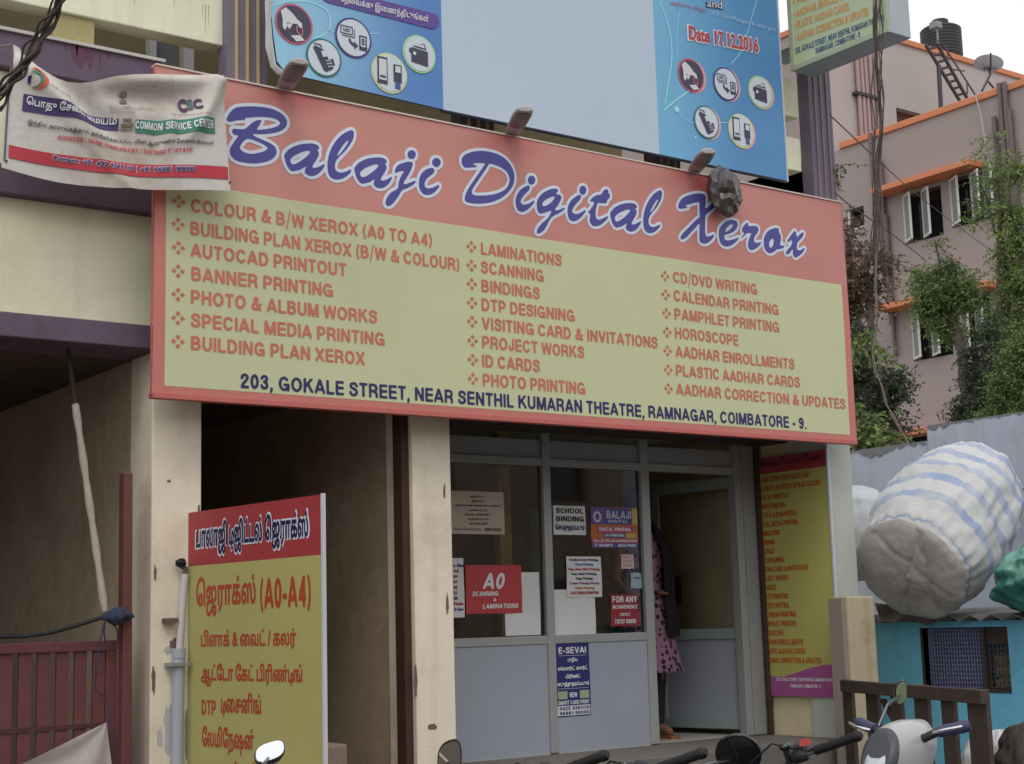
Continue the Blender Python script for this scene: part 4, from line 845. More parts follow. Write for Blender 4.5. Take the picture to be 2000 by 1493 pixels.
def tline(s, p0, p1, ptop, m, name, off=.02, n=.0016, ext=0., cell=.022):
    """Tamil words between two pixels on the standing board; ptop is the pixel of the highest point"""
    a0, b0 = B1.uv(*p0); a1, b1 = B1.uv(*p1); bt = B1.uv(*ptop)[1]; b = min(b0, b1)
    g = G(); B1.ink(g, vtext(s, off, cell), a0-ext, b-ext, a1+ext, bt+ext, n); g.build(name, m, yb)
tline(head, (383.5, 1082), (603, 1066), (592, 996), mat('print_pale', (0, 0, 0)), 'heading_outline', .075, .0012, .010)
tline(head, (383.5, 1082), (603, 1066), (592, 996), navy, 'heading_lettering', .035, .0022)
tline(xer, (383.5, 1205), (500, 1197), (484, 1120), brd_red, 'board_lettering', .028)
g = G(); a0, b0 = B1.uv(508, 1190); a1, b1 = B1.uv(608, 1184); B1.ink(g, caps('(A0-A4)'), a0, b0-.0, a1, B1.uv(570, 1126)[1], .0016); g.build('board_lettering', brd_red, yb)
tline('\u0baa\u0bbf\u0bb3\u0bbe\u0b95\u0bcd & \u0bc8\u0bb5\u0b9f\u0bcd / \u0b95\u0bb2\u0bb0\u0bcd', (392.8, 1271), (578.5, 1263), (400, 1230), brd_red, 'board_lettering', .03)
tline('\u0b86\u0b9f\u0bcd\u0bc7\u0b9f\u0bbe \u0bc7\u0b95\u0b9f\u0bcd \u0baa\u0bbf\u0bb0\u0bbf\u0ba3\u0bcd\u0b9f\u0bbf\u0b99\u0bcd', (392.8, 1341), (590.7, 1335), (428, 1296), brd_red, 'board_lettering', .03)
g = G(); a0, b0 = B1.uv(394, 1396); a1, b1 = B1.uv(422, 1395); B1.ink(g, caps('DTP'), a0, b0, a1, B1.uv(394, 1367)[1], .0016); g.build('board_lettering', brd_red, yb)
tline('\u0b9f\u0bbf\u0bc8\u0b9a\u0ba9\u0bbf\u0b99\u0bcd', (432, 1401), (510, 1400), (487, 1353), brd_red, 'board_lettering', .03)
tline('\u0bc7\u0bb2\u0bae\u0bbf\u0bc7\u0ba8\u0bb7\u0ba9\u0bcd', (394.7, 1472), (496, 1471), (431, 1419), brd_red, 'board_lettering', .03)
tline('\u0bc8\u0baa\u0ba3\u0bcd\u0b9f\u0bbf\u0b99\u0bcd', (396, 1540), (500, 1540), (433, 1484), brd_red, 'board_lettering', .03)

X3 = PX[2][0]-.012
B2 = Frame((X3, 7.21, 0), (0, -1, 0)); B2W = 7.21-6.615
rb = thing('wall_board', (X3, 6.9, .99), 'tall yellow board with a wavy magenta foot on the recess wall beside the shop door', 'signboard')
zt2 = B2.uv(1612, 878)[1]; zb2 = B2.uv(1641, 1363)[1]; zh = B2.uv(1612, 911)[1]
g = G(); B2.block(g, 0, zb2, B2W, zt2, -.002, -.010); g.build('board_back', mat('board_backing', (0, 0, 0)), rb)
B2.rect(G(), 0, zh, B2W, zt2, 0).build('red_heading', mat('wallboard_red', (.45, .06, .06), .5, .06, 2), rb)
B2.rect(G(), 0, zb2, B2W, zh, 0).build('yellow_field', mat('wallboard_yellow', (.52, .49, .15), .5, .05, 1.2), rb)
wv = [B2.uv(*p) for p in ((1486, 1306), (1497, 1316), (1512, 1322), (1532, 1322), (1555, 1315), (1582, 1305), (1610, 1299), (1637, 1297))]
B2.poly(G(), [(0, zb2), (B2W, zb2), (B2W, wv[-1][1])]+wv[::-1][1:-1]+[(0, wv[0][1]+.01)], .003).build('magenta_foot', mat('print_magenta', (.40, .10, .30), .5, .05, 2), rb)
g = G(); B2.block(g, B2W, zb2-.005, B2W+.014, zt2+.005, .008, -.012); g.build('edge_strip', mat('board_edge', (0, 0, 0)), rb)
names = ['COLOUR & B/W XEROX (A0 TO A4)', 'BUILDING PLAN XEROX (B/W & COLOUR)', 'AUTOCAD PRINTOUT', 'BANNER PRINTING', 'PHOTO & ALBUM WORKS', 'SPECIAL MEDIA PRINTING', 'LAMINATIONS', 'SCANNING', 'BINDINGS', 'DTP DESIGNING', 'VISITING CARD & INVITATIONS', 'PROJECT WORKS', 'ID CARDS', 'PHOTO PRINTING', 'CD/DVD WRITING', 'CALENDAR PRINTING', 'PAMPHLET PRINTING', 'HOROSCOPE', 'AADHAR ENROLLMENTS', 'PLASTIC AADHAR CARDS', 'AADHAR CORRECTION & UPDATES']
g = G(); zA = B2.uv(1600, 930)[1]; zZ = B2.uv(1600, 1296)[1]; aL = B2.uv(1484, 1100)[0]; wmax = B2.uv(1603, 946)[0]-aL
unit = wmax/caps(names[1], .1)[2][2]
for i, s in enumerate(names):
    z = zA+(zZ-zA)*i/(len(names)-1); m_ = caps(s, .1); B2.ink(g, m_, aL, z, aL+m_[2][2]*unit, z+.036, .003)
    B2.disc(g, aL-.022, z+.016, .007, .007, .003, 8)
g.build('service_list', mat('board_orange_ink', (.55, .10, .02), .5, 0), rb)
g = G(); B2.ink(g, TITLE, aL+.05, zh+.03, B2.uv(1603, 890)[0], zh+.1, .003); g.build('heading_lettering', navy, rb)
g = G(); z = zb2+.095; B2.ink(g, caps('203, GOKALE STREET, NEAR SENTHIL KUMARAN THEATRE,', .12), .06, z, B2W-.03, z+.022, .005); B2.ink(g, caps('RAMNAGAR, COIMBATORE - 9.', .12), .18, z-.04, B2W-.15, z-.018, .005)
g.build('address_lettering', ink_white, rb)

# ------------------------------------------------------------------ papers and stickers on the glass front
NG = 'papers stuck on the glass front'
random.seed(11)
def paper_on(name, label, cat, tlp, brp, m, lines=(), n0=-.022, tilt=0., group=NG, build=None, inked=0.):
    """a flat sheet on the shopfront plane; lines: (text, material, x0, y0, x1, y1 in 0..1 of the sheet, from its top left, font)"""
    a0, b1 = fr.uv(*tlp); a1, b0 = fr.uv(*brp)
    r = thing(name, tuple(fr.p((a0+a1)/2, b0, n0)), label, cat, group)
    W, H = a1-a0, b1-b0; sh = math.tan(tilt)
    q = lambda x, y, n: fr.p(a0+x*W, b1-y*H+sh*x*W, n0+n)
    g = G(); P_ = [[q(i/8, j/6, .0018*math.sin(i*1.3+j)+.0005) for i in range(9)] for j in range(7)]; g.grid(P_).build('sheet', m, r)
    by = {}
    for s, mm, x0, y0, x1, y1, kind in lines:
        if kind == 'box': G().add([q(x0, y1, .0032), q(x1, y1, .0032), q(x1, y0, .0032), q(x0, y0, .0032)], [(0, 1, 2, 3)]).build('colour_block', mm, r); continue
        gg = by.setdefault(mm.name, (mm, G()))[1]
        V, Fc, (vx0, vy0, vx1, vy1) = caps(s, .08) if kind in 'CI' else (TITLE if kind == 'T' else vtext(s, .015 if kind == 'v' else .04, .05))
        gg.add([q(x0+(x-vx0)/(vx1-vx0)*(x1-x0)+(.22*(y1-y0)*(y-vy0)/(vy1-vy0)*H/W if kind == 'I' else 0), y1-(y-vy0)/(vy1-vy0)*(y1-y0), .0042) for x, y in V], Fc)
    for mm, gg in by.values(): gg.build('lettering', mm, r)
    return r
cardm = mat('cream_sheet', (.55, .45, .36), .7, .04, 6); brn = mat('ink_brown', (.16, .07, .05), .7, 0)
T1 = ['\u0b85\u0bb1\u0bbf\u0bb5\u0bbf\u0baa\u0bcd\u0baa\u0bc1', '\u0b87\u0b99\u0bcd\u0b95\u0bc1', '\u0b86\u0ba9\u0bcd\u0bb2\u0bc8\u0ba9\u0bcd \u0bb5\u0bbf\u0ba3\u0bcd\u0ba3\u0baa\u0bcd\u0baa\u0b99\u0bcd\u0b95\u0bb3\u0bcd', '\u0bb5\u0ba3\u0bcd\u0ba3 \u0b85\u0b9f\u0bcd\u0b9f\u0bc8', '\u0b95\u0bb2\u0bb0\u0bcd \u0baa\u0bbf\u0bb0\u0bbf\u0ba3\u0bcd\u0b9f\u0bcd', '\u0bb5\u0bb4\u0b99\u0bcd\u0b95\u0baa\u0bcd\u0baa\u0b9f\u0bc1\u0bae\u0bcd', '\u0ba8\u0ba9\u0bcd\u0bb1\u0bbf']
wd = [.3, .24, .84, .34, .5, .4, .34]
L = [(s, brn if i in (0, 1, 3) else ink_black, .5-w_/2, .09+i*.105, .5+w_/2, .16+i*.105, 'v') for i, (s, w_) in enumerate(zip(T1, wd))]
L += [('', ink_black, .05, .85, .55, .93, 'T'), ('96881 90000', brn, .62, .85, .93, .93, 'C')]
paper_on('notice', 'cream notice of centred Tamil lines on the left pane, above the red placard', 'notice', (884, 958), (990, 1044), cardm, L)
L = [(s, ink_red if i in (1, 2, 3, 4, 5, 7) else ink_blue, .1, .1+i*.092, .1+.16*len(s), .15+i*.092, 'b') for i, s in enumerate(['n Size', ' A0', '18', '19', '20', '22', 'cm', 'Media', '0 Gsm'])]
paper_on('price_list', 'narrow white list of sizes at the left edge of the left pane', 'notice', (886, 1090), (912, 1206), paper, L)
redp = mat('red_placard', (.50, .055, .06), .45, .05, 3)
L = [('A0', ink_white, .29, .16, .66, .50, 'I'), ('SCANNING', ink_white, .1, .54, .56, .64, 'I'), ('&', ink_white, .47, .68, .52, .75, 'I'), ('LAMINATIONS', ink_white, .28, .80, .91, .90, 'I')]
paper_on('placard', 'red placard reading A0 scanning and laminations on the left pane', 'placard', (912, 1104), (1024, 1197), redp, L, n0=-.018)
paper_on('paper_sheet', 'blank white sheet at the foot of the left pane, beside the red placard', 'paper', (989, 1118), (1061, 1240), paper, n0=-.023)
paper_on('paper_sheet', 'blank white sheet at the foot of the middle pane, below the printing list', 'paper', (1084, 1152), (1169, 1238), paper, n0=-.023)
L = [('SCHOOL', ink_black, .08, .08, .92, .26, 'C'), ('BINDING', ink_black, .08, .36, .94, .54, 'C'), ('\u0bc6\u0b9a\u0baf\u0bcd\u0ba4\u0bc1\u0ba4\u0bb0\u0baa\u0bcd\u0baa\u0b9f\u0bc1\u0bae\u0bcd', ink_blue, .05, .62, .95, .9, 'b')]
paper_on('notice', 'white school binding notice on the middle pane', 'notice', (1084, 987), (1149, 1045), paper, L)
sh_o = mat('sheet_orange', (.55, .16, .05), .5, .1, 9); sh_v = mat('sheet_violet', (.16, .08, .34), .5, 0); sh_b = mat('sheet_blue', (.06, .08, .32), .5, 0); sh_y = mat('sheet_yellow', (.55, .42, .10), .5, 0); sh_m = mat('sheet_magenta', (.5, .07, .16), .5, 0); sh_p = mat('sheet_pale', (.6, .55, .6), .5, 0)
L = [('', sh_v, .0, .0, .3, .42, 'box'), ('', sh_b, .3, .02, .88, .42, 'box'), ('', sh_y, .88, .0, 1, .42, 'box'), ('', sh_m, .12, .48, .9, .62, 'box'), ('', sh_b, .25, .64, .72, .75, 'box'), ('', sh_y, .74, .64, .95, .75, 'box'), ('', sh_m, .0, .78, 1, .87, 'box'), ('', sh_v, .0, .89, .5, 1, 'box'), ('', sh_b, .5, .89, 1, 1, 'box'),
     ('O', sh_p, .05, .1, .22, .38, 'C'), ('BALAJI', sh_p, .33, .08, .86, .28, 'C'), ('DIGITAL', sh_p, .36, .31, .8, .38, 'C'), ('DIGITAL PRINTING', ink_white, .17, .5, .84, .59, 'C'), ('UV PRINTING', ink_white, .28, .66, .7, .73, 'C'), ('18 x 12 TO A3 LAMINATION', ink_white, .04, .8, .97, .86, 'b'), ('T-SHIRT', ink_white, .05, .91, .45, .98, 'C'), ('MUG PRINT', ink_white, .56, .91, .95, .98, 'C')]
paper_on('poster', 'small multicoloured printing poster at the right of the middle pane', 'poster', (1157, 990), (1251, 1070), sh_o, L)
pl = [('Mobile Cover Printing,', ink_blue), ('Wood Printing,', mat('ink_sky', (.05, .16, .4), .7, 0)), ('Flex, Non Flex Printing,', ink_red), ('Key chain Printing,', ink_blue), ('Mug Printing,', ink_black), ('T-shirt Printing Works,', mat('ink_mauve', (.3, .05, .25), .7, 0)), ('Glass Printing,', mat('ink_orange', (.5, .16, .03), .7, 0)), ('FLAT SURFACE PRINTING', ink_red)]
L = [(s, mm, .5-len(s)*.019, .05+i*.115, .5+len(s)*.019, .125+i*.115, 'b') for i, (s, mm) in enumerate(pl)]
paper_on('notice', 'white list of printing jobs in coloured lines on the middle pane', 'notice', (1109, 1087), (1180, 1166), paper, L, n0=-.018)
L = [('Notice', ink_red, .1, .12, .6, .22, 'v'), ('open all days', ink_red, .1, .4, .9, .5, 'v'), ('thank you', ink_black, .1, .72, .8, .82, 'v')]
paper_on('small_notice', 'tiny white notice with red lines beside the door post', 'notice', (1217, 1083), (1243, 1111), mat('pinkish_paper', (.6, .48, .46), .7, 0), L)
paper_on('sticker', 'pale blue torn sticker beside the door post', 'sticker', (1236, 1119), (1258, 1149), mat('pale_blue_sticker', (.36, .48, .53), .6, .08, 9), [('OPEN', ink_blue, .3, .25, .8, .4, 'v')])
L = [('FOR ANY', ink_white, .06, .05, .94, .25, 'C'), ('INCONVENIENCE', ink_white, .06, .33, .94, .45, 'C'), ('CONTACT:', ink_white, .3, .58, .7, .68, 'C'), ('73737 00000', ink_white, .12, .78, .88, .92, 'C')]
paper_on('placard', 'dark red contact placard low on the middle pane', 'placard', (1196, 1162), (1253, 1222), mat('dark_red_sheet', (.30, .03, .035), .5, .05), L)
nv = mat('navy_sheet', (.03, .03, .17), .5, .05, 4)
sw = mat('sheet_white', (.7, .7, .72), .6, 0); sg = mat('sheet_green', (.38, .45, .28), .6, .05)
L = [('E-SEVAI', ink_white, .1, .05, .9, .14, 'C'), ('', sw, .1, .165, .9, .17, 'box'), ('\u0baa\u0bc1\u0ba4\u0bbf\u0baf', ink_white, .36, .19, .64, .27, 'b'), ('\u0bb8\u0bcd\u0bae\u0bbe\u0bb0\u0bcd\u0b9f\u0bcd \u0b95\u0bbe\u0bb0\u0bcd\u0b9f\u0bcd', ink_white, .06, .31, .94, .38, 'b'), ('\u0baa\u0bbf\u0bb0\u0bbf\u0ba3\u0bcd\u0b9f\u0bcd', ink_white, .28, .42, .72, .49, 'b'), ('\u0b8e\u0b9f\u0bc1\u0ba4\u0bcd\u0ba4\u0bc1\u0ba4\u0bb0\u0baa\u0bcd\u0baa\u0b9f\u0bc1\u0bae\u0bcd', ink_white, .04, .52, .96, .6, 'b'), ('', sw, .06, .615, .94, .62, 'box'),
     ('', sg, .05, .65, .32, .76, 'box'), ('', sg, .68, .65, .95, .76, 'box'), ('NEW', ink_white, .38, .67, .6, .74, 'C'), ('SMART CARD PRINT', ink_white, .05, .78, .95, .835, 'C'), ('', sw, .03, .85, .97, .985, 'box'), ('0422 4361110', ink_blue, .08, .862, .94, .91, 'C'), ('96881 90000', ink_blue, .08, .928, .94, .974, 'C')]
paper_on('sticker', 'navy blue sticker with white lines on the grey panel below the glass', 'sticker', (1084, 1258), (1156, 1397), nv, L, n0=-.0065)

# ------------------------------------------------------------------ inside the shop: counter, shelf, wall poster
tag(G().box(4.7, 8.6, .742, 6.1, 9.1, 1.6).build('counter', mat('counter_board', (.22, .15, .1), .6, .1, 3), bevel=.01), 'brown counter standing inside the shop behind the glass', 'counter')
sf = thing('paper_shelf', (5.2, 10.6, .74), 'tall shelf of paper stacks against the back wall of the shop', 'shelf')
g = G()
for k in range(5): g.box(4.6, 10.4, 1.0+.4*k, 6.6, 10.95, 1.03+.4*k)
for x in (4.58, 5.6, 6.6): g.box(x, 10.4, .742, x+.03, 10.95, 2.65)
g.build('rack', mat('shelf_grey', (.2, .22, .23), .6), sf)
random.seed(3); g1 = G()
for k in range(4):
    x = 4.68
    while x < 6.4:
        w_ = random.uniform(.12, .3); h_2 = random.uniform(.08, .3)
        if not 5.5 < x+w_ < 5.7: g1.box(x, 10.42, 1.031+.4*k, x+w_, 10.8, 1.031+.4*k+h_2)
        x += w_+random.uniform(.02, .2)
g1.build('paper_stack', mat('stack_mixed', (.35, .33, .3), .8, .5, 2.3), sf)
tag(G().box(pY(974, 930, 8.0).x, 8.0, .742, pY(996, 930, 8.0).x, 8.06, SOF-.02).build('reflection_strip_yellow', mat('strip_yellow', (.70, .52, .12), .6, .1, 4)), 'narrow yellow post inside the shop behind the left pane', 'post')  # added strip, stands in for a yellow reflection in the pane
tag(G().box(pY(1036, 1030, 8.9).x, 8.9, 1.62, pY(1064, 1030, 8.9).x, 8.95, 2.3).build('reflection_panel_teal', mat('panel_teal', (.22, .45, .46), .6, .1, 4)), 'teal board standing on the counter inside the shop', 'board')  # added panel, stands in for a teal reflection in the glass
q0 = pX(1311, 1128, 7.33); q1 = pX(1329, 1180, 7.33)
tag(G().box(7.325, q1.y, q1.z, 7.34, q0.y, q0.z).build('wall_poster', mat('dim_red', (.3, .05, .04), .6, .1, 5)), 'small red poster on the inner wall seen through the open door', 'poster')

# ------------------------------------------------------------------ woman in the doorway
def skin(name, edges_pts, chains, m, parent, sub=2):
    me = bpy.data.meshes.new(name); vs = [p for p, r in edges_pts]; ed = []
    for c_ in chains: ed += list(zip(c_, c_[1:]))
    me.from_pydata(vs, ed, []); o = bpy.data.objects.new(name, me); COL.objects.link(o)
    md = o.modifiers.new('skin', 'SKIN'); sk = me.skin_vertices[0].data
    for i, (p, r) in enumerate(edges_pts): sk[i].radius = r if isinstance(r, tuple) else (r, r)
    sk[0].use_root = True; s2 = o.modifiers.new('sub', 'SUBSURF'); s2.levels = s2.render_levels = sub
    dg = bpy.context.evaluated_depsgraph_get(); nm = bpy.data.meshes.new_from_object(o.evaluated_get(dg)); bpy.data.objects.remove(o)
    nm.name = name; nm.materials.clear(); nm.materials.append(m); nm.polygons.foreach_set('use_smooth', [True]*len(nm.polygons))
    o = bpy.data.objects.new(name, nm); COL.objects.link(o); o.parent = parent; o.matrix_parent_inverse = Matrix.Translation(-parent.location) if parent.type == 'EMPTY' else Matrix.Identity(4); return o
fl = .742
pp_ = pY(1264, 1450, 7.62); px_, py_ = pp_.x, pp_.y
woman = thing('person', (px_, py_, fl), 'woman in a pink and black patterned tunic with a dark shawl standing in the doorway', 'person')
def bp(dx, dy, z): return (px_+dx, py_+dy, fl+z)
skinm = mat('skin_brown', (.26, .13, .075), .6, .06, 8)
SKV = [(bp(0, 0, .84), (.13, .10)), (bp(0, 0, 1.0), (.115, .09)), (bp(0, 0, 1.18), (.14, .095)), (bp(0, 0, 1.28), (.10, .07)), (bp(0, 0, 1.34), (.045, .045)), (bp(-.01, 0, 1.44), (.075, .09)), (bp(-.015, 0, 1.52), (.07, .085)),
       (bp(-.08, .02, .78), .085), (bp(-.085, .03, .44), .058), (bp(-.085, .02, .08), .036), (bp(-.09, -.10, .03), (.035, .025)),
       (bp(.08, -.02, .78), .085), (bp(.085, -.03, .44), .058), (bp(.09, .0, .08), .036), (bp(.115, -.12, .03), (.035, .025)),
       (bp(-.17, 0, 1.25), .045), (bp(-.22, .0, 1.0), .037), (bp(-.18, -.16, .88), .027), (bp(-.16, -.22, .88), (.032, .015)),
       (bp(.16, 0, 1.25), .043), (bp(.18, .06, 1.0), .035), (bp(.10, -.09, .92), .026), (bp(.03, -.12, .93), (.03, .015)),
       (bp(-.015, -.11, 1.45), (.012, .012))]
for k, b0_ in enumerate(((-.16, -.22, .88), (.03, -.12, .93))):
    for f in range(5):
        x0 = b0_[0]-.028+.014*f; SKV.append((bp(x0, b0_[1]-.04-.006*(2-abs(f-2)), b0_[2]-.004), .0085)); SKV.append((bp(x0*1.0, b0_[1]-.07-.008*(2-abs(f-2)), b0_[2]-.018), .0075))
ch = [[0, 1, 2, 3, 4, 5, 6], [0, 7, 8, 9, 10], [0, 11, 12, 13, 14], [3, 15, 16, 17, 18], [3, 19, 20, 21, 22], [5, 23]]
for k in range(2):
    for f in range(5): b_ = 24+k*10+f*2; ch.append([18 if k == 0 else 22, b_, b_+1])
skin('body', SKV, ch, skinm, woman)
def garment(prof, name, m, cx=0., cy=0.):
    g = G(); g.loft([[bp(cx+ox+rx*(1+wv_*math.sin(7*q))*math.cos(q), cy+oy+ry*(1+wv_*math.sin(7*q))*math.sin(q), z) for q in [2*math.pi*i/36 for i in range(36)]] for z, rx, ry, ox, oy, wv_ in prof], cap=False); return g.build(name, m, woman)
km = mat('tunic_print', (.50, .27, .36), .8, 0); n = km.node_tree; Lk = n.links
vo = n.nodes.new('ShaderNodeTexVoronoi'); vo.feature = 'F1'; vo.inputs['Scale'].default_value = 26; vo.inputs['Randomness'].default_value = .6; tc_ = n.nodes.new('ShaderNodeTexCoord'); Lk.new(tc_.outputs['Object'], vo.inputs['Vector'])
cr = n.nodes.new('ShaderNodeValToRGB'); cr.color_ramp.interpolation = 'CONSTANT'; cr.color_ramp.elements[0].color = (.03, .012, .03, 1); cr.color_ramp.elements[1].position = .42; cr.color_ramp.elements[1].color = (.32, .17, .245, 1); Lk.new(vo.outputs['Distance'], cr.inputs[0]); Lk.new(cr.outputs[0], n.nodes['Principled BSDF'].inputs['Base Color'])
garment([(.42, .25, .19, .03, 0, .06), (.5, .235, .18, .02, 0, .05), (.7, .2, .165, 0, 0, .03), (.84, .185, .15, 0, 0, .02), (1.0, .155, .13, 0, 0, .01), (1.16, .175, .135, 0, 0, 0), (1.27, .165, .11, 0, 0, 0), (1.33, .09, .075, 0, 0, 0)], 'tunic', km)
shm = mat('shawl_dark', (.010, .007, .010), .85, .2, 6)
g = G(); R_w = []
for z, k0 in ((1.40, .07), (1.33, .13), (1.2, .215), (1.05, .225), (.9, .22), (.76, .235), (.64, .24)):
    R_w.append([bp(.02+(k0+.012*math.sin(i*1.9+z*9))*math.cos(q), (k0*.82)*math.sin(q), z) for i, q in enumerate([R_(-84+i*10) for i in range(17)])])
g.grid(R_w).build('shawl', shm, woman)
g = G()
for s_ in (-1, 1): g.loft([[bp(s_*.085+r*math.cos(q), oy+r*math.sin(q), z) for q in [2*math.pi*i/14 for i in range(14)]] for z, r, oy in ((.09, .05, .0), (.2, .062, .0), (.44, .08, .0), (.8, .105, 0))], cap=False)
g.build('trousers', mat('leggings_black', (.02, .018, .022), .8, .1), woman)
hm = mat('hair_black', (.012, .01, .01), .5, .3, 30)
g = G(); g.loft([[bp(-.01+rx*math.cos(q), .02+ry*math.sin(q), z) for q in [2*math.pi*i/20 for i in range(20)]] for z, rx, ry in ((1.40, .06, .055), (1.46, .088, .098), (1.53, .09, .1), (1.58, .07, .08), (1.605, .02, .03))]); g.tube([bp(0, .1, 1.46), bp(.01, .13, 1.36), bp(.015, .13, 1.2), bp(.02, .14, 1.02)], [.035, .03, .024, .012]); g.build('hair', hm, woman)
ew = mat('eye_white', (.7, .68, .65), .4, 0)
for s_ in (-1, 1):
    e = G(); e.lathe(bp(-.015+s_*.03, -.082, 1.475), (0, -1, 0), [(-.004, .012), (.004, .012), (.009, .006)], 10).build('eye', ew, woman)
    e = G(); e.lathe(bp(-.012+s_*.085, .0, 1.455), (s_, 0, 0), [(-.012, .02), (.0, .026), (.012, .016)], 10, sy=.6).build('ear', skinm, woman)
G().loft([[bp(-.015+w_*math.cos(q), -.098, 1.405+h__*math.sin(q)) for q in [2*math.pi*i/12 for i in range(12)]] for w_, h__ in ((.024, .008), (.018, .005))]).build('mouth', mat('lip', (.25, .07, .06), .5, 0), woman)
sdm = mat('sandal_tan', (.30, .12, .05), .6, .1)
for s_, cx_, cy_ in ((-1, -.09, -.06), (1, .105, -.07)):
    G().slab([bp(cx_+w_, cy_+l_, .002) for w_, l_ in ((-.04, -.09), (0, -.115), (.04, -.09), (.036, .0), (.034, .1), (0, .12), (-.034, .1), (-.036, 0))], (0, 0, 1), .02).build('sandal', sdm, woman)

# ------------------------------------------------------------------ left side: gate, pole, rope, cloth, pipe
gate_m = mat('maroon_gate', (.16, .055, .055), .6, .12, 4, .15, 30, dirt=(.08, .04, .035), damt=.5)
gt = thing('metal_gate', (1.6, F+.06, .1), 'low maroon slatted metal gate closing the dark garage', 'gate')
YG = F+.05; GX1 = pY(226, 1300, YG).x; gz = pY(120, 1254, YG).z
gf = G(); gf.box(-1.6, YG-.02, gz-.045, GX1, YG+.02, gz); gf.box(-1.6, YG-.02, .16, GX1, YG+.02, .2); gf.box(GX1-.05, YG-.018, .2, GX1, YG+.018, gz-.045); gf.build('gate_frame', gate_m, gt, .004)
sx_ = [pY(x, 1350, YG).x for x in (22, 58, 96, 133.5, 168, 203)]; pitch = (sx_[-1]-sx_[0])/5
g = G(); x = sx_[-1]
while x > -1.55: g.box(x-pitch+.028, YG-.008, .2, x, YG+.008, gz-.045); x -= pitch
tag(g.build('slat_panel', gate_m, gt))
rail_z = pY(100, 1418, YG).z; G().box(-1.6, YG-.014, rail_z-.02, GX1-.05, YG-.009, rail_z).build('gate_rail', mat('gate_rail_dark', (.09, .035, .035), .6), gt)
pq = pY(247, 925, F-.01); hw = .021
gp = G(); b_ = pY(247, 1493, F-.01); gp.hexa([(b_.x-hw-.006, F-.035, .0), (b_.x+hw, F-.035, .0), (b_.x+hw, F+.025, .0), (b_.x-hw-.006, F+.025, .0), (pq.x-hw, F-.035, pq.z), (pq.x+hw, F-.035, pq.z), (pq.x+hw, F+.025, pq.z), (pq.x-hw, F+.025, pq.z)])
tag(gp.build('gate_post', gate_m, None, .004), 'tall maroon square post beside the left pillar', 'post')
pole_m = mat('wrapped_pole', (.50, .44, .36), .8, .2, 9, .4, 50, dirt=(.25, .2, .15), dscale=4)
pt, pb, pmid = pY(135, 700, F+.12), pY(205, 1195, F-.0), pY(147, 790, F+.1)
pp2 = thing('slanting_pole', tuple(pb), 'thin pale wrapped pole slanting across the dark garage opening', 'pole')
g = G(); g.tube([pmid.lerp(pb, i/14) for i in range(15)], [.017+.003*math.sin(i*2.1) for i in range(15)], 8); g.build('pole_wrapping', pole_m, pp2)
g = G(); g.tube([pt+(pt-pmid)*.6, pt, pmid+(pb-pmid)*.01], .012, 7); g.build('bare_end', mat('bare_stick', (.05, .035, .025), .8), pp2)
rag_m = mat('blue_rag', (.055, .065, .12), .95, .45, 22, .5, 60)
kc = pY(226, 1203, F-.06)
kr = thing('blue_rag', tuple(kc), 'knotted blue rag tying the pale pole to the maroon post', 'rag')
G().add(*crumple(kc, (.05, .03, .032), 4, .5, 3), smooth=True).build('knot', rag_m, kr)
G().add(*crumple(pY(250, 1202, F-.06), (.028, .02, .018), 7, .5, 2), smooth=True).build('tail', rag_m, kr)
g = G()
for pts in ([(206, 1210), (195, 1255), (189, 1300), (186, 1345), (196, 1356), (210, 1365), (214, 1390), (222, 1460)], [(222, 1215), (230, 1235), (228, 1265)], [(205, 1215), (203, 1235), (206, 1255)]):
    t_g = G(); t_g.tube([pY(x, y, F-.05) for x, y in pts], .0035, 5); t_g.build('string', rag_m, kr)
tag(G().tube([pY(-60, 1240, F-.03), pY(0, 1244, F-.03), pY(50, 1243, F-.03), pY(100, 1236, F-.03), pY(150, 1222, F-.03), pY(210, 1203, F-.05)], .009, 7).build('black_cable', black_rubber), 'black cable sagging from the blue rag above the maroon gate', 'cable')
cl_m = mat('white_rag_cloth', (.50, .46, .43), .9, .06, 4, .2, 120)
R = []
for j in range(13):
    v = j/12; row = []
    for i in range(13):
        u = i/12; a = (208, 1411); bl_ = (22, 1500); br_ = (232, 1640); x = a[0]+(bl_[0]-a[0])*v*(1-u)+(br_[0]-a[0])*v*u; y = a[1]+(bl_[1]-a[1])*v*(1-u)*1.0+(br_[1]-a[1])*v*u*.9
        q = pY(x, y, YG-.035); q.y -= .02*v*(1+math.sin(u*11+v*3)); row.append(q)
    R.append(row)
tag(G().grid(R).build('white_cloth', cl_m), 'dirty white cloth hung over the maroon gate', 'cloth')
# patches of bare plaster and a chase in the left pillar's paint are in the paint itself; pipes on the pillar
pv = thing('drain_pipe', tuple(pY(340, 1480, F-.04)), 'grey and white drain pipes clamped to the left pillar', 'pipe')
yp = F-.035
g = G(); g.tube([pY(362, 1122, yp), pY(358, 1160, yp), pY(350, 1275, yp)], .0165, 10); g.build('white_pipe', mat('pvc_white', (.60, .56, .55), .4, .05, 4), pv)
q0 = pY(349, 1272, yp); g = G(); g.tube([q0, (q0.x-.005, yp, .9), (q0.x-.005, yp, .02)], .028, 12); g.build('grey_pipe', mat('pvc_grey', (.42, .46, .52), .4, .06, 3, dirt=(.35, .33, .3), damt=.4), pv)
g = G(); g.tube([q0+Vector((0, 0, -.03)), q0+Vector((0, 0, .012))], .032, 12); g.build('coupling', mat('pvc_grey', (0, 0, 0)), pv)
q1 = pY(361, 1124, yp); g = G(); g.tube([q1, q1+Vector((.004, 0, .03)), q1+Vector((-.03, 0, .05))], [.014, .014, .012], 8); g.build('hose_end', mat('hose_grey', (.12, .11, .11), .6), pv)
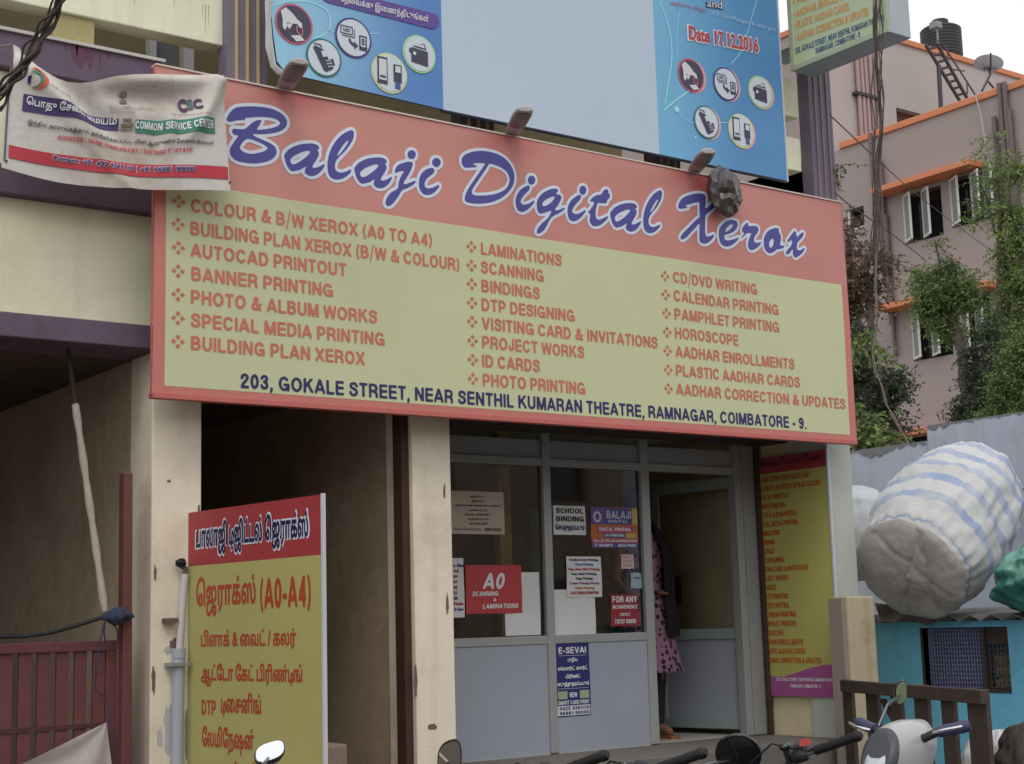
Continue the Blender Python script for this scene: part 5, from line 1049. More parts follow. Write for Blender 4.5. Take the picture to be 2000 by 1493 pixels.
g = G(); g.add(*crumple(pY(353, 1099, yp-.01), (.026, .02, .018), 3, .4, 2)); g.build('tape_wrap', black_rubber, pv)
qz = pY(343, 1298, yp).z; g = G(); g.box(q0.x-.055, F-.075, qz-.008, q0.x+.04, F-.002, qz+.008); g.build('pipe_clamp', galv, pv)
qz = pY(332, 1213, yp).z; g = G(); g.box(pY(322, 1213, yp).x, F-.05, qz-.01, pY(345, 1213, yp).x, F-.001, qz+.012); g.build('wall_hook', mat('rusty_hook', (.16, .12, .1), .8), pv)
# flaked plaster on the pillar's face and edge
flake = mat('bare_plaster', (.20, .15, .13), .95, .2, 10, .4, 60); limew = mat('lime_patch', (.55, .53, .54), .9, .1, 8)
def flake_at(cx, cy, rx, ry, m, seed, y=F):
    random.seed(seed); pts = []
    for i in range(18):
        t = 2*math.pi*i/18; k = random.uniform(.7, 1.15); q = pY(cx+rx*k*math.cos(t), cy+ry*k*math.sin(t), y-.002); pts.append(q)
    G().slab(pts, (0, 1, 0), .0018).build('paint_flake', m, shop)
flake_at(330, 1425, 11, 55, limew, 1); flake_at(328, 1270, 8, 8, limew, 2); flake_at(366, 1430, 5, 60, mat('pink_plaster', (.42, .30, .27), .9, .1, 8), 4); flake_at(344, 1258, 12, 14, flake, 5); flake_at(300, 1330, 4, 30, flake, 3); flake_at(389, 1010, 3, 26, flake, 6); flake_at(303, 1120, 3, 18, flake, 7); flake_at(874, 1180, 3, 22, flake, 8); flake_at(812, 1330, 4, 34, flake, 9); flake_at(868, 960, 2, 16, flake, 11); flake_at(845, 1420, 9, 7, flake, 12); flake_at(330, 940, 4, 3, flake, 13); flake_at(312, 1440, 6, 20, limew, 14)

# brick stump at the foot of the standing board
_a, _b = pY(634, 1456, 6.3), pY(675, 1456, 6.3)
tag(G().box(_a.x, 6.28, .14, _b.x, 6.55, _a.z).build("masonry_stump", mat("stump_brick", (.34, .24, .20), .95, .15, 12, .5, 30), None, .012), "small rough masonry stump beside the foot of the standing yellow board", "masonry")

# ------------------------------------------------------------------ right side: low pillar, wooden gate, shack, sacks
yl = 6.36
la_ = pY(1655, 1165, yl); lb2 = pY(1707, 1165, yl)
low = thing('low_pillar', (la_.x, yl, 0), 'low cream masonry pillar beside the wooden gate', 'pillar')
G().box(la_.x, yl, .0, lb2.x, yl+.13, la_.z).build('shaft', mat('low_pillar_paint', alb(164, 150, 124), .9, .08, 3, .3, 60, dirt=alb(104, 84, 62), dscale=2.4, damt=.6, streak=.4), low, .012)
G().box(la_.x-.035, yl+.02, .0, la_.x-.001, yl+.125, la_.z-.01).build('shaded_side', mat('shaded_face_grey', alb(128, 118, 108), .95, .1, 5, .3, 60), low)  # shade of the pillar's left face, built as a darker grey slab
wood = mat('dark_plank', (.085, .06, .048), .85, .25, 5, .4, 30, dirt=(.04, .028, .022), damt=.5)
wa = pY(1646, 1328, 6.2); wb = pZ(1922, 1348, wa.z)
WF = Frame((wa.x, wa.y, 0), (wb.x-wa.x, wb.y-wa.y, 0)); WW = (Vector((wb.x, wb.y, 0))-Vector((wa.x, wa.y, 0))).length
wg = thing('wooden_gate', (wa.x, wa.y, 0), 'old dark wooden plank gate with a diagonal brace at the right', 'gate')
rt = wa.z; rb_ = WF.uv(1800, 1365)[1]
g = G(); WF.block(g, 0, rb_, WW, rt, .02, -.01); g.build('top_rail', wood, wg, .004)
for x0, x1, top in ((1645, 1663, 1326), (1690, 1713, 1322), (1738, 1758, 1332), (1784, 1810, 1338), (1836, 1861, 1342), (1887, 1925, 1346)):
    a0 = WF.uv(x0, 1420)[0]; a1 = WF.uv(x1, 1420)[0]; g = G(); WF.block(g, a0, .03, a1, rt+random.uniform(-.02, .012), -.011, -.035); g.build('plank', wood, wg, .004)
g = G(); p0, p1 = WF.uv(1712, 1365), WF.uv(1745, 1425); WF.poly(g, [p0, (p0[0]+.06, p0[1]), (p1[0]+.06, p1[1]), p1], -.012); WF.poly(g, [(p0[0], p0[1]), (p0[0]+.06, p0[1]), (p1[0]+.06, p1[1]), p1][::-1], -.03); g.build('brace', wood, wg)
g = G(); WF.block(g, 0, .35, WW, .43, .02, -.01); g.build('bottom_rail', wood, wg, .004)

XS = 8.2
SK = Frame((XS, 7.2, 0), (0, -1, 0))
shack = thing('blue_shack', (8.7, 6.2, 0), 'small turquoise painted shack with a mesh window and corrugated roof', 'shack')
blue_w = mat('turquoise_wall', (.19, .58, .82), .85, .10, 2.2, .3, 50, dirt=(.14, .22, .25), dscale=2.2, damt=.4)
zr = SK.uv(1850, 1214)[1]
w0 = SK.uv(1801, 1215)[0], SK.uv(1966, 1215)[0]; wz0 = SK.uv(1880, 1352)[1]
def wall_holes(fr_, a0, b0, a1, b1, holes, th):
    A = sorted({a0, a1, *[h[0] for h in holes], *[h[2] for h in holes]}); Bz = sorted({b0, b1, *[h[1] for h in holes], *[h[3] for h in holes]}); g = G()
    for i in range(len(A)-1):
        for j in range(len(Bz)-1):
            ca, cz = (A[i]+A[i+1])/2, (Bz[j]+Bz[j+1])/2
            if any(h[0] < ca < h[2] and h[1] < cz < h[3] for h in holes): continue
            fr_.block(g, A[i], Bz[j], A[i+1], Bz[j+1], 0, -th)
    return g
wall_holes(SK, 0, 0, 2.6, zr, [(w0[0], wz0, w0[1], zr-.04)], .1).build('front_wall', blue_w, shack)
G().box(XS+.1, 7.1, 0, 9.3, 7.2, zr).build('side_wall', blue_w, shack); G().box(9.2, 4.6, 0, 9.3, 7.1, zr).build('back_wall', blue_w, shack)
# window: weld mesh on the left, dark frame and stored goods on the right
wm = w0[0]+(w0[1]-w0[0])*.70
g = G(); k = 0
for a in np.arange(w0[0]+.01, wm, .022): SK.block(g, a-.003, wz0+.02, a+.003, zr-.05, -.04, -.046)
for z in np.arange(wz0+.03, zr-.05, .028): SK.block(g, w0[0], z-.003, wm, z+.003, -.0465, -.052)
g.build('window_mesh', mat('mesh_violet', (.26, .24, .40), .6, .1, 4), shack)
g = G(); SK.block(g, w0[0], wz0, w0[1], wz0+.02, .006, -.06); SK.block(g, wm, wz0+.02, wm+.022, zr-.04, .004, -.06); SK.block(g, w0[0]-.02, wz0, w0[0], zr-.04, .006, -.06); g.build('window_frame', mat('frame_dark_brown', (.06, .042, .035), .7, .2, 5), shack)
g = G()
for a in np.arange(wm+.03, w0[1], .03): SK.block(g, a-.0035, wz0+.02, a+.0035, wz0+.3, -.03, -.036)
for z in np.arange(wz0+.03, wz0+.3, .034): SK.block(g, wm+.022, z-.0035, w0[1], z+.0035, -.0365, -.042)
g.build('window_mesh', mat('mesh_dark', (.09, .08, .07), .6, .1, 4), shack)
g = G(); SK.block(g, wm+.022, wz0+.3, w0[1], zr-.04, -.02, -.05); g.build('window_board', mat('frame_dark_brown', (0, 0, 0)), shack)
random.seed(8)
bgs = thing('stored_bundles', (8.5, 6.3, 0), 'pale bundles stored behind the mesh window of the turquoise shack', 'bundles')
for k in range(7):
    q = SK.p(wm+.05+.035*(k % 3)+.0, wz0+.05+.075*(k//3), -.14); G().add(*crumple(q, (.07, .05, .045), k, .25, 2), smooth=True).build('bundle', mat('jute_bundle', (.42, .36, .22), .9, .2, 9), bgs)
G().box(8.32, 6.2, 0, 8.9, 7.0, 1.0).build('stack', mat('dim_stack', (.10, .07, .10), .9, .3, 3), bgs)
# corrugated sheet roof
rg = []; rg2 = []
zr0 = pX(1850, 1213, XS-.12).z; zr1 = zr0+.035
for i in range(0, 141):
    y = 7.32-i*.02; zz_ = .018*(abs(((i % 8)/4)-1)*2-1)
    rg.append([Vector((XS-.12, y, zr0+.02+zz_)), Vector((9.42, y, zr1+.03+zz_))]); rg2.append([Vector((XS-.12, y, zr0+.012+zz_)), Vector((9.42, y, zr1+.022+zz_))])
g = G(); g.grid(rg, False); g.grid(rg2, False); g.add([p for r in (rg, rg2) for p in [q[0] for q in r]], [(i, i+1, 141+i+1, 141+i) for i in range(140)])
g.build('corrugated_roof', mat('asbestos_sheet', (.22, .20, .19), .9, .2, 6, .3, 40, dirt=(.08, .07, .06), dscale=3), shack)
# folded dark sheet on the roof's left corner
R = []
for j in range(9):
    R.append([pX(1708+j*13+i*1.5, 1178+i*4.4+5*math.sin(j*1.1)*(i/7)+(j*1.2), XS-.14-.03*math.sin(j*.9+i*.8)) for i in range(8)])
tag(G().grid(R).build('tarpaulin', mat('grey_tarp', (.16, .135, .125), .7, .25, 12, .3, 40)), 'folded grey tarpaulin lying on the corner of the corrugated roof', 'tarpaulin')

def sack(name, label, c0, tip, prof, m, capm=None, seed=1, group=None, segs=96, amp=.03, ex=(0, 0, 1)):
    c0 = Vector(c0); ax = (Vector(tip)-c0); L_ = ax.length; ax.normalize(); a = Vector(ex); a = (a-ax*a.dot(ax)).normalized(); b = ax.cross(a)
    from mathutils import noise as nz
    t = thing(name, tuple(c0), label, 'sack', group)
    rings = []; K = len(prof)
    dense = []
    for i in range(K-1):
        for k in range(10): u = k/10; dense.append((prof[i][0]+(prof[i+1][0]-prof[i][0])*u, prof[i][1]+(prof[i+1][1]-prof[i][1])*(u*u*(3-2*u)*.4+u*.6)))
    dense.append(prof[-1])
    for h, r in dense:
        ring = []
        for i in range(segs):
            q = 2*math.pi*i/segs; p = a*math.cos(q)+b*math.sin(q); s = p*2+ax*h*4+Vector((seed, seed*2, 0))
            k = 1+amp*nz.noise(s*1.3)*2+amp*.55*nz.noise(Vector((math.cos(q)*9, math.sin(q)*9, h*2.5+seed)))-amp*.8*max(0, 1-abs(nz.noise(Vector((math.cos(q)*4, math.sin(q)*4, h*3+seed*2))))*5)*.9-amp*.9*max(0, 1-abs(nz.noise(Vector((math.cos(q)*6+h, math.sin(q)*6-h, h*1.6+seed*3))))*7)*.8+amp*.35*math.sin(q*31+5*h)*math.exp(-((h+.02)/.10)**2)
            ring.append(c0+ax*h*L_+p*r*k)
        rings.append(ring)
    uvw = G().loft(rings); o = uvw.build('sack_body', m, t)
    return t, c0, ax, a, b, L_
def sack_mat(name, c, c0, ax, L_, bands=(), bcol=(.16, .25, .5), dirt=None):
    m = mat(name, c, .6, .06, 4, .6, 16, dirt=dirt, dscale=2.0, damt=.6); n = m.node_tree; L = n.links; p = n.nodes['Principled BSDF']
    src = p.inputs['Base Color'].links[0].from_socket; tc = n.nodes.new('ShaderNodeTexCoord')
    dp = n.nodes.new('ShaderNodeVectorMath'); dp.operation = 'DOT_PRODUCT'; dp.inputs[1].default_value = tuple(ax/L_); L.new(tc.outputs['Object'], dp.inputs[0])
    nz_ = n.nodes.new('ShaderNodeTexNoise'); nz_.inputs['Scale'].default_value = 2.5; L.new(tc.outputs['Object'], nz_.inputs[0])
    ad = n.nodes.new('ShaderNodeMath'); ad.operation = 'ADD'; ad.inputs[1].default_value = -Vector(c0).dot(ax)/L_; L.new(dp.outputs['Value'], ad.inputs[0])
    a2 = n.nodes.new('ShaderNodeMath'); a2.operation = 'MULTIPLY_ADD'; a2.inputs[1].default_value = .07; L.new(nz_.outputs['Fac'], a2.inputs[0]); L.new(ad.outputs[0], a2.inputs[2])
    cr = n.nodes.new('ShaderNodeValToRGB'); cr.color_ramp.interpolation = 'LINEAR'; e = cr.color_ramp.elements; e[0].color = (0, 0, 0, 1); e[1].color = (0, 0, 0, 1); e[1].position = 1
    for x, w_ in bands:
        for pos, v in ((x-w_-.008, 0), (x-w_, 1), (x+w_, 1), (x+w_+.008, 0)): k = cr.color_ramp.elements.new(min(1, max(0, pos+.035))); k.color = (v, v, v, 1)
    L.new(a2.outputs[0], cr.inputs[0])
    fz = n.nodes.new('ShaderNodeTexNoise'); fz.inputs['Scale'].default_value = 4.5; fz.inputs['Detail'].default_value = 5; L.new(tc.outputs['Object'], fz.inputs[0])
    fm_ = n.nodes.new('ShaderNodeMapRange'); fm_.inputs[1].default_value = .36; fm_.inputs[2].default_value = .62; fm_.inputs[3].default_value = .35; fm_.inputs[4].default_value = 1; L.new(fz.outputs['Fac'], fm_.inputs[0])
    fx = n.nodes.new('ShaderNodeMath'); fx.operation = 'MULTIPLY'; L.new(cr.outputs[0], fx.inputs[0]); L.new(fm_.outputs[0], fx.inputs[1])
    q = n.nodes.new('ShaderNodeMix'); q.data_type = 'RGBA'; L.new(fx.outputs[0], q.inputs[0]); L.new(src, q.inputs[6]); q.inputs[7].default_value = (*bcol, 1); L.new(q.outputs[2], p.inputs['Base Color']); return m
roofz = zr0+.04
c0 = pD(1788, 1100, 10.15); tip = pD(1930, 912, 11.1); ax_ = (Vector(tip)-Vector(c0)); LL = ax_.length; ax_.normalize()
sm_ = sack_mat('striped_sack', (.62, .62, .62), c0, ax_, LL, ((-.055, .028), (.15, .026), (.31, .026), (.46, .026), (.61, .025), (.76, .025), (.91, .03)), (.29, .37, .55), dirt=(.46, .42, .37))
big, *_ = sack('striped_sack', 'huge bulging white sack with blue stripes on the corrugated roof', c0, tip, [(-.08, .33), (-.05, .355), (0, .385), (.15, .425), (.4, .435), (.62, .405), (.8, .335), (.92, .235), (1.0, .11), (1.04, .03)], sm_, seed=2, amp=.04)
# gathered dirty end of the sack
from mathutils import noise as nz_m
a_ = Vector((0, 0, 1)); a_ = (a_-ax_*a_.dot(ax_)).normalized(); b_2 = ax_.cross(a_); R = []
for j in range(22):
    r = .362*(1-j/21)**.75+.002; row = []
    for i in range(81):
        q = 2*math.pi*i/80; x_, y_ = math.cos(q)*r, math.sin(q)*r
        d_ = .10*math.sqrt(max(0, 1-(r/.366)**2))+.02*nz_m.noise(Vector((x_*5, y_*5, 1)))
        d_ -= .022*max(0, 1-abs((y_-x_*.5)+.05*nz_m.noise(Vector((x_*6, y_*6, 4)))-.03)/.028)*(r < .34)+.016*max(0, 1-abs((y_+x_*.8)-.12+.05*nz_m.noise(Vector((x_*7, y_*7, 8))))/.022)*(r < .33)+.012*max(0, 1-abs((y_*1.1-x_*.15)-.16+.05*nz_m.noise(Vector((x_*7, y_*7, 9))))/.02)
        d_ += .009*abs(nz_m.noise(Vector((x_*17, y_*17, 3))))+.008*math.sin(23*q+3*nz_m.noise(Vector((x_*4, y_*4, 2))))*max(0, r/.362-.75)*4*.5
        row.append(Vector(c0)+(a_*x_+b_2*y_)*(1+.02*math.sin(9*q)*(r/.362))-ax_*(LL*.055+d_))
    R.append(row)
G().grid(R).build('sack_end', mat('sack_end_dirty', (.50, .47, .44), .55, .12, 5, .6, 22, dirt=(.26, .19, .14), dscale=2.2, damt=.9), big)
c1 = pD(1668, 1110, 11.0); t1 = pD(1684, 955, 11.2); a1_ = Vector(t1)-Vector(c1)
sack('white_sack', 'plain bluish white sack half hidden behind the right pillar', c1, t1, [(-.1, .1), (0, .24), (.3, .3), (.7, .27), (.95, .13), (1.02, .03)], mat('plain_sack', (.58, .62, .66), .6, .06, 5, .35, 30), seed=6, amp=.05)
c2 = pD(2045, 1162, 9.9); t2 = pD(2030, 1062, 10.0)
sack('green_bag', 'translucent green plastic bag on the roof at the right of the striped sack', c2, t2, [(-.35, .06), (-.2, .2), (.1, .31), (.45, .30), (.75, .2), (.97, .1), (1.05, .03)], mat('green_film', (.05, .25, .20), .3, .3, 7, .6, 22, dirt=(.22, .45, .36), dscale=3.5, damt=.8, spec=.6), seed=9, amp=.12)
# sack and dark bundle on the ground behind the wooden gate
c3 = pD(1972, 1640, 8.4); t3 = pD(1952, 1432, 8.5)
ws, *_ = sack('white_sack', 'crumpled white printed sack standing right of the wooden gate', c3, t3, [(-.2, .1), (0, .24), (.4, .26), (.75, .22), (.96, .14), (1.02, .04)], mat('printed_sack', (.60, .60, .62), .7, .08, 6, .4, 35, dirt=(.4, .38, .36), damt=.5), seed=12, amp=.1)
c4 = pD(2020, 1560, 8.1); t4 = pD(2008, 1415, 8.2)
sack('dark_bundle', 'dark brown bundle at the right edge of the photo', c4, t4, [(-.2, .1), (0, .16), (.5, .18), (.9, .12), (1.02, .03)], mat('dark_bundle', (.06, .045, .04), .8, .2, 6), seed=15, amp=.08)

# ------------------------------------------------------------------ compound wall
XW = 9.8
WL = Frame((XW, 12, 0), (0, -1, 0))
gw = mat('compound_wall_paint', alb(158, 165, 180), .9, .06, 1.4, .35, 40, dirt=alb(112, 114, 122), dscale=1.1, damt=.5, streak=.35)
s0, zlow = WL.uv(1811, 862); z_hi = (WL.uv(1811, 833)[1]+WL.uv(2000, 803)[1])/2; zlow = (zlow+WL.uv(1665, 881)[1])/2
cw = thing('compound_wall', (XW, 8, 0), 'weathered grey compound wall with a stepped top behind the sacks', 'wall')
g = G(); WL.block(g, -8, 0, s0, zlow, 0, -.2); g.build('low_section', gw, cw, .012)
g = G(); WL.block(g, s0, 0, 9, z_hi, .004, -.204); g.build('high_section', gw, cw, .012)
damp = mat('damp_crust', alb(112, 113, 118), .95, .25, 9, .4, 50)
def edgecrust(a0, a1, z, seed):
    random.seed(seed); n_ = int((a1-a0)/.02); top = []; bot = []
    for i in range(n_+1):
        a = a0+(a1-a0)*i/n_; top.append(WL.p(a, z+.001, .0065)); bot.append(WL.p(a, z-.006-.05*abs(nz_m.noise(Vector((a*9, seed, 0))))-.09*max(0, nz_m.noise(Vector((a*2.3, seed*2, 3))))-.05*max(0, nz_m.noise(Vector((a*21, seed, 7)))), .0065))
    g = G(); g.grid([bot, top], False); g.build('damp_edge', damp, cw)
edgecrust(-4, s0-.01, zlow, 2); edgecrust(s0+.01, 8, z_hi, 5)
random.seed(21)
g = G(); q = [WL.uv(x, y) for x, y in ((1945, 925), (1955, 955), (1975, 960), (2005, 952), (2030, 968))]
for k in range(len(q)-1):
    (x0, y0), (x1, y1) = q[k], q[k+1]; g.add([WL.p(x0, y0, .007), WL.p(x1, y1, .007), WL.p(x1, y1-.012, .007), WL.p(x0, y0-.012, .007)], [(3, 2, 1, 0)])
g.build('crack', mat('crack_dark', (.08, .075, .07), .95, 0), cw)
pts = [WL.uv(1990+14*math.cos(t)*random.uniform(.8, 1.2), 1000+22*math.sin(t)*random.uniform(.8, 1.2)) for t in [2*math.pi*i/14 for i in range(14)]]
WL.poly(G(), pts[::-1], .0065).build('bare_patch', mat('bare_plaster_pink', (.36, .27, .23), .95, .15, 12), cw)

# ------------------------------------------------------------------ pink apartment block beyond the compound wall
XP = 28.0
PB = Frame((XP, 26, 0), (0, -1, 0))
pink = mat('pink_render', alb(133, 122, 119), .9, .03, .5, .25, 12, dirt=alb(128, 117, 115), dscale=.25, damt=.35, streak=.2)
orange_p = mat('orange_coping', alb(176, 112, 80), .85, .08, 1.5)
apt = thing('apartment_block', (30, 18, 0), 'mauve pink apartment block with orange copings and sunshades beyond the trees', 'building')
aC, zP = PB.uv(1641, 284); aE = PB.uv(2000, 150)[0]; zE = PB.uv(2000, 150)[1]
zpar = (zP+zE)/2
yC = 26-aC; aEnd = aE+6
def prect(x0, y0, x1, y1): a0, b1 = PB.uv(x0, y0); a1, b0 = PB.uv(x1, y1); return a0, b0, a1, b1
H = []
def hole(xl, xr, ytl, ybl):     # pixel x range, top and bottom at the left end
    a0, b1 = PB.uv(xl, ytl); a1 = PB.uv(xr, ytl)[0]; b0 = PB.uv(xl, ybl)[1]; H.append((a0, b0, a1, b1)); return H[-1]
W1 = hole(1762, 1838, 384, 480); W2 = hole(1853, 1938, 352, 448); W3 = hole(1778, 1856, 608, 708); W4 = hole(1872, 1932, 580, 690); W5 = hole(1652, 1687, 412, 454); W6 = hole(1763, 1880, 850, 900); W7 = hole(1652, 1687, 640, 690)
wall_holes(PB, -8, 0, aEnd, zpar-.16, H, .35).build('wall', pink, apt)
g = G(); PB.block(g, aC, zpar-.16, aEnd, zpar, .06, -.4); g.build('coping', orange_p, apt, .02)
pane = mat('dark_pane', (.03, .03, .035), .15, .3, .6, spec=.6); shut = mat('shutter_glass', (.24, .27, .26), .25, .1, 1)
wfm = mat('window_white', (.62, .62, .58), .6, .05)
for k, w_ in enumerate((W1, W2, W3, W4, W5, W7, W6)):
    a0, b0, a1, b1 = w_
    wo = G(); PB.block(wo, a0, b0, a1, b1, -.3, -.34); wo = wo.build('window', pane, apt)
    if k < 4:
        wd_ = (a1-a0)
        for u in (.02, .5) if k != 1 else (.02, .5, .8):
            A0 = a0+wd_*u; g = G(); h_p = .42
            fo = Frame(PB.p(A0, 0, 0), (Vector((-.55, -.83, 0))))
            fo.block(g, 0, b0+.03, .05, b1-.02, .02, -.02); fo.block(g, h_p, b0+.03, h_p+.05, b1-.02, .02, -.02); fo.block(g, .05, b1-.07, h_p, b1-.02, .02, -.02); fo.block(g, .05, b0+.03, h_p, b0+.08, .02, -.02)
            sh_o2 = g.build('shutter', wfm, wo); fo.rect(G(), .05, b0+.08, h_p, b1-.07, 0).build('shutter_pane', shut, sh_o2)
    else:
        g = G(); PB.block(g, a0, b0, a0+.06, b1, -.05, -.12); PB.block(g, a0+.06, b0, a1, b0+.06, -.05, -.12); g.build('window_frame', wfm, wo)
def shade(xl, yl_, xr, th=.13, out=.55):
    a0, b1 = PB.uv(xl, yl_); a1 = PB.uv(xr, yl_)[0]; g = G(); PB.block(g, a0, b1-th, a1, b1, out, .002); g.build('sunshade', orange_p, apt, .01)
shade(1730, 376, 1926); shade(1742, 602, 1960); shade(1690, 858, 1900)
# taller part behind the roof terrace, facing the street
y1 = yC+.3
UP = Frame((XP, y1, 0), (1, 0, 0))
uz = (UP.uv(1766, 84)[1]+UP.uv(1995, 141)[1])/2
nh = [UP.uv(1750, 210)[0], UP.uv(1750, 245)[1], UP.uv(1800, 220)[0], UP.uv(1750, 210)[1]]
wall_holes(UP, 0, zpar-1, 14, uz-.16, [tuple(nh)], .3).build('upper_wall', mat('pink_render_pale', alb(152, 141, 137), .9, .03, .5, .25, 12, dirt=alb(142, 130, 127), dscale=.25, damt=.35), apt)
g = G(); UP.block(g, nh[0], nh[1], nh[2], nh[3], -.2, -.26); g.build('upper_opening', mat('red_brown_board', (.12, .045, .04), .8), apt)
G().box(XP, y1+.3, 0, XP+.35, y1+9, uz-.16).build('flank_wall', pink, apt)
g = G(); g.box(XP-.05, y1-.07, uz-.16, XP+14, y1+.4, uz); g.box(XP-.05, y1+.4, uz-.16, XP+.4, y1+9, uz); g.build('coping', orange_p, apt, .02)
G().box(XP+.35, y1-8, zpar-1.1, XP+14, y1+9, zpar-.9).build('terrace_floor', mat('terrace', (.3, .28, .26), .9), apt)
pipe_p = mat('pink_pipe', alb(146, 124, 120), .6, .1, 2)
def vpipe(frm, x, ya, yb, r=.055, m=pipe_p, n=.09):
    a, b1 = frm.uv(x, ya); b0 = frm.uv(x, yb)[1]; g = G(); g.tube([frm.p(a, b0, n), frm.p(a, b1, n)], r, 7); g.build('pipe', m, apt)
for x in (1667, 1675, 1683, 1692, 1702): vpipe(UP, x, 108, 300)
g = G(); a, b = UP.uv(1664, 184); a2, _ = UP.uv(1706, 184); UP.block(g, a, b-.04, a2, b+.04, .17, .0); g.build('pipe_clamp', mat('clamp_dark', (.06, .05, .05), .7), apt)
for x, ya, yb in ((1704, 262, 420), (1716, 300, 560), (1724, 316, 640), (1735, 420, 700), (1956, 165, 560), (1966, 162, 560), (1976, 215, 560), (1946, 230, 420)): vpipe(PB, x, ya, yb, .05 if x < 1900 else .06, mat('dark_pipe', (.16, .12, .12), .6, .15, 2))
g = G(); a, b = PB.uv(1640, 300)
# roof tank, ladder, dish
YT = y1+2.2
tq = pY(1838, 78, YT); tk = thing('water_tank', (tq.x, YT, uz-.6), 'ribbed black water tank on the roof of the pink apartment block', 'water tank')
th0, th1 = pY(1845, 118, YT).z, pY(1845, 54, YT).z; rad = .57
prof = [(0, rad)]
for k in range(9): z = (th1-th0)*.84*(k+1)/9; prof += [(z-.05, rad), (z-.02, rad*1.035), (z+.0, rad*1.035), (z+.03, rad)]
prof += [((th1-th0)*.9, rad*.93), ((th1-th0)*.97, rad*.55), ((th1-th0), rad*.5)]
G().lathe((tq.x, YT, th0), (0, 0, 1), prof, 28).build('tank_body', mat('tank_black', (.035, .032, .032), .6, .2, 2), tk)
G().lathe((tq.x, YT, th1), (0, 0, 1), [(0, rad*.42), (.12, rad*.44), (.16, rad*.4), (.2, .02)], 20).build('tank_lid', mat('tank_black', (0, 0, 0)), tk)
g = G(); p_ = pY(1823, 50, YT-1.0); g.box(p_.x-.12, YT-1.2, p_.z-.12, p_.x+.12, YT-.95, p_.z+.06); g.tube([(p_.x+.02, YT-1.1, p_.z-.1), (p_.x+.03, YT-1.1, p_.z-1.4)], .03, 6); g.build('valve_box', mat('valve_grey', (.25, .26, .28), .5), tk)
YL = y1-1.1
ld = thing('roof_ladder', tuple(pY(1850, 190, YL)), 'dark steel ladder leaning on the upper roof of the pink apartment block', 'ladder')
lm = mat('ladder_steel', (.07, .06, .07), .6, .2, 3)
r0, r1 = (pY(1808, 88, YL), pY(1879, 205, YL)), (pY(1829, 84, YL-.1), pY(1893, 200, YL-.1))
g = G(); g.tube([r0[0], r0[1]], .045, 5); g.tube([r1[0], r1[1]], .045, 5); g.build('rails', lm, ld)
for k in range(9): u = (k+.6)/9; G().tube([r0[0].lerp(r0[1], u), r1[0].lerp(r1[1], u)], .035, 5).build('rung', lm, ld)
g = G(); g.tube([pY(1832, 78, YL), pY(1850, 100, YL), pY(1905, 186, YL)], .022, 5); g.tube([pY(1851, 100, YL), pY(1850, 130, YL)], .02, 5); g.tube([pY(1889, 160, YL), pY(1889, 185, YL)], .02, 5); g.tube([pY(1856, 136, YL), pY(1884, 139, YL)], .02, 5); g.build('handrail', lm, ld)
g = G(); g.tube([pY(1833, 128, YL), pY(1838, 215, YL)], .06, 5); g.build('post', lm, ld)
YD = y1-3.2
dq = pY(1931, 124, YD); ds = thing('satellite_dish', tuple(pY(1916, 178, YD)), 'pale satellite dish on the terrace of the pink apartment block', 'satellite dish')
dn = Vector((-.28, -.38, .88)).normalized(); dm_ = mat('dish_pale', (.50, .53, .57), .5, .05)
rr_ = .36
dn = (EYE-dq).normalized(); e1 = Vector((1, -.75, 0)).normalized(); tiltv = Vector((0, 0, 1)); e2 = (tiltv*.52+dn*.85).normalized()
g = G(); rings_ = []
for u in (0.02, .35, .7, 1.0): rings_.append([dq+(e1*math.cos(q)+e2*math.sin(q))*rr_*u+e1.cross(e2).normalized()*(-.12*(u*u-1)) for q in [2*math.pi*i/24 for i in range(24)]])
g.loft(rings_); g.build('dish', dm_, ds)
g = G(); g.tube([dq+Vector((.0, 0, -.05)), pY(1934, 146, YD), pY(1918, 178, YD)], .03, 6); g.tube([pY(1930, 160, YD), pY(1941, 172, YD)], .025, 5); g.build('mast', lm, ds)
g = G(); g.tube([pY(1935, 138, YD-.3), pY(1935, 104, YD-.5)], .022, 5); g.build('feed_arm', lm, ds)
DS = Frame(dq+e1.cross(e2).normalized()*0, e1, e2); nn = .16 if DS.N.dot(EYE-dq) > 0 else -.16
g = G(); V_, F_, bb_ = vtext('dish tv', .03, .06); k_ = .95/(bb_[2]-bb_[0])
g.add([dq+e1*((x-(bb_[0]+bb_[2])/2)*k_)*rr_+e2*((y-.3)*k_*1.1)*rr_+DS.N*nn for x, y in V_], F_); g.build('dish_lettering', mat('dish_ink', (.08, .08, .12), .6, 0), ds)
tag(G().tube([pX(1905, 186, XP-.1), pX(1915, 220, XP-.12), pX(1925, 280, XP-.14)], .018, 5).build('wire', mat('pale_wire', (.45, .42, .4), .6)), 'pale wire hanging down from the roof terrace of the pink block', 'wire')

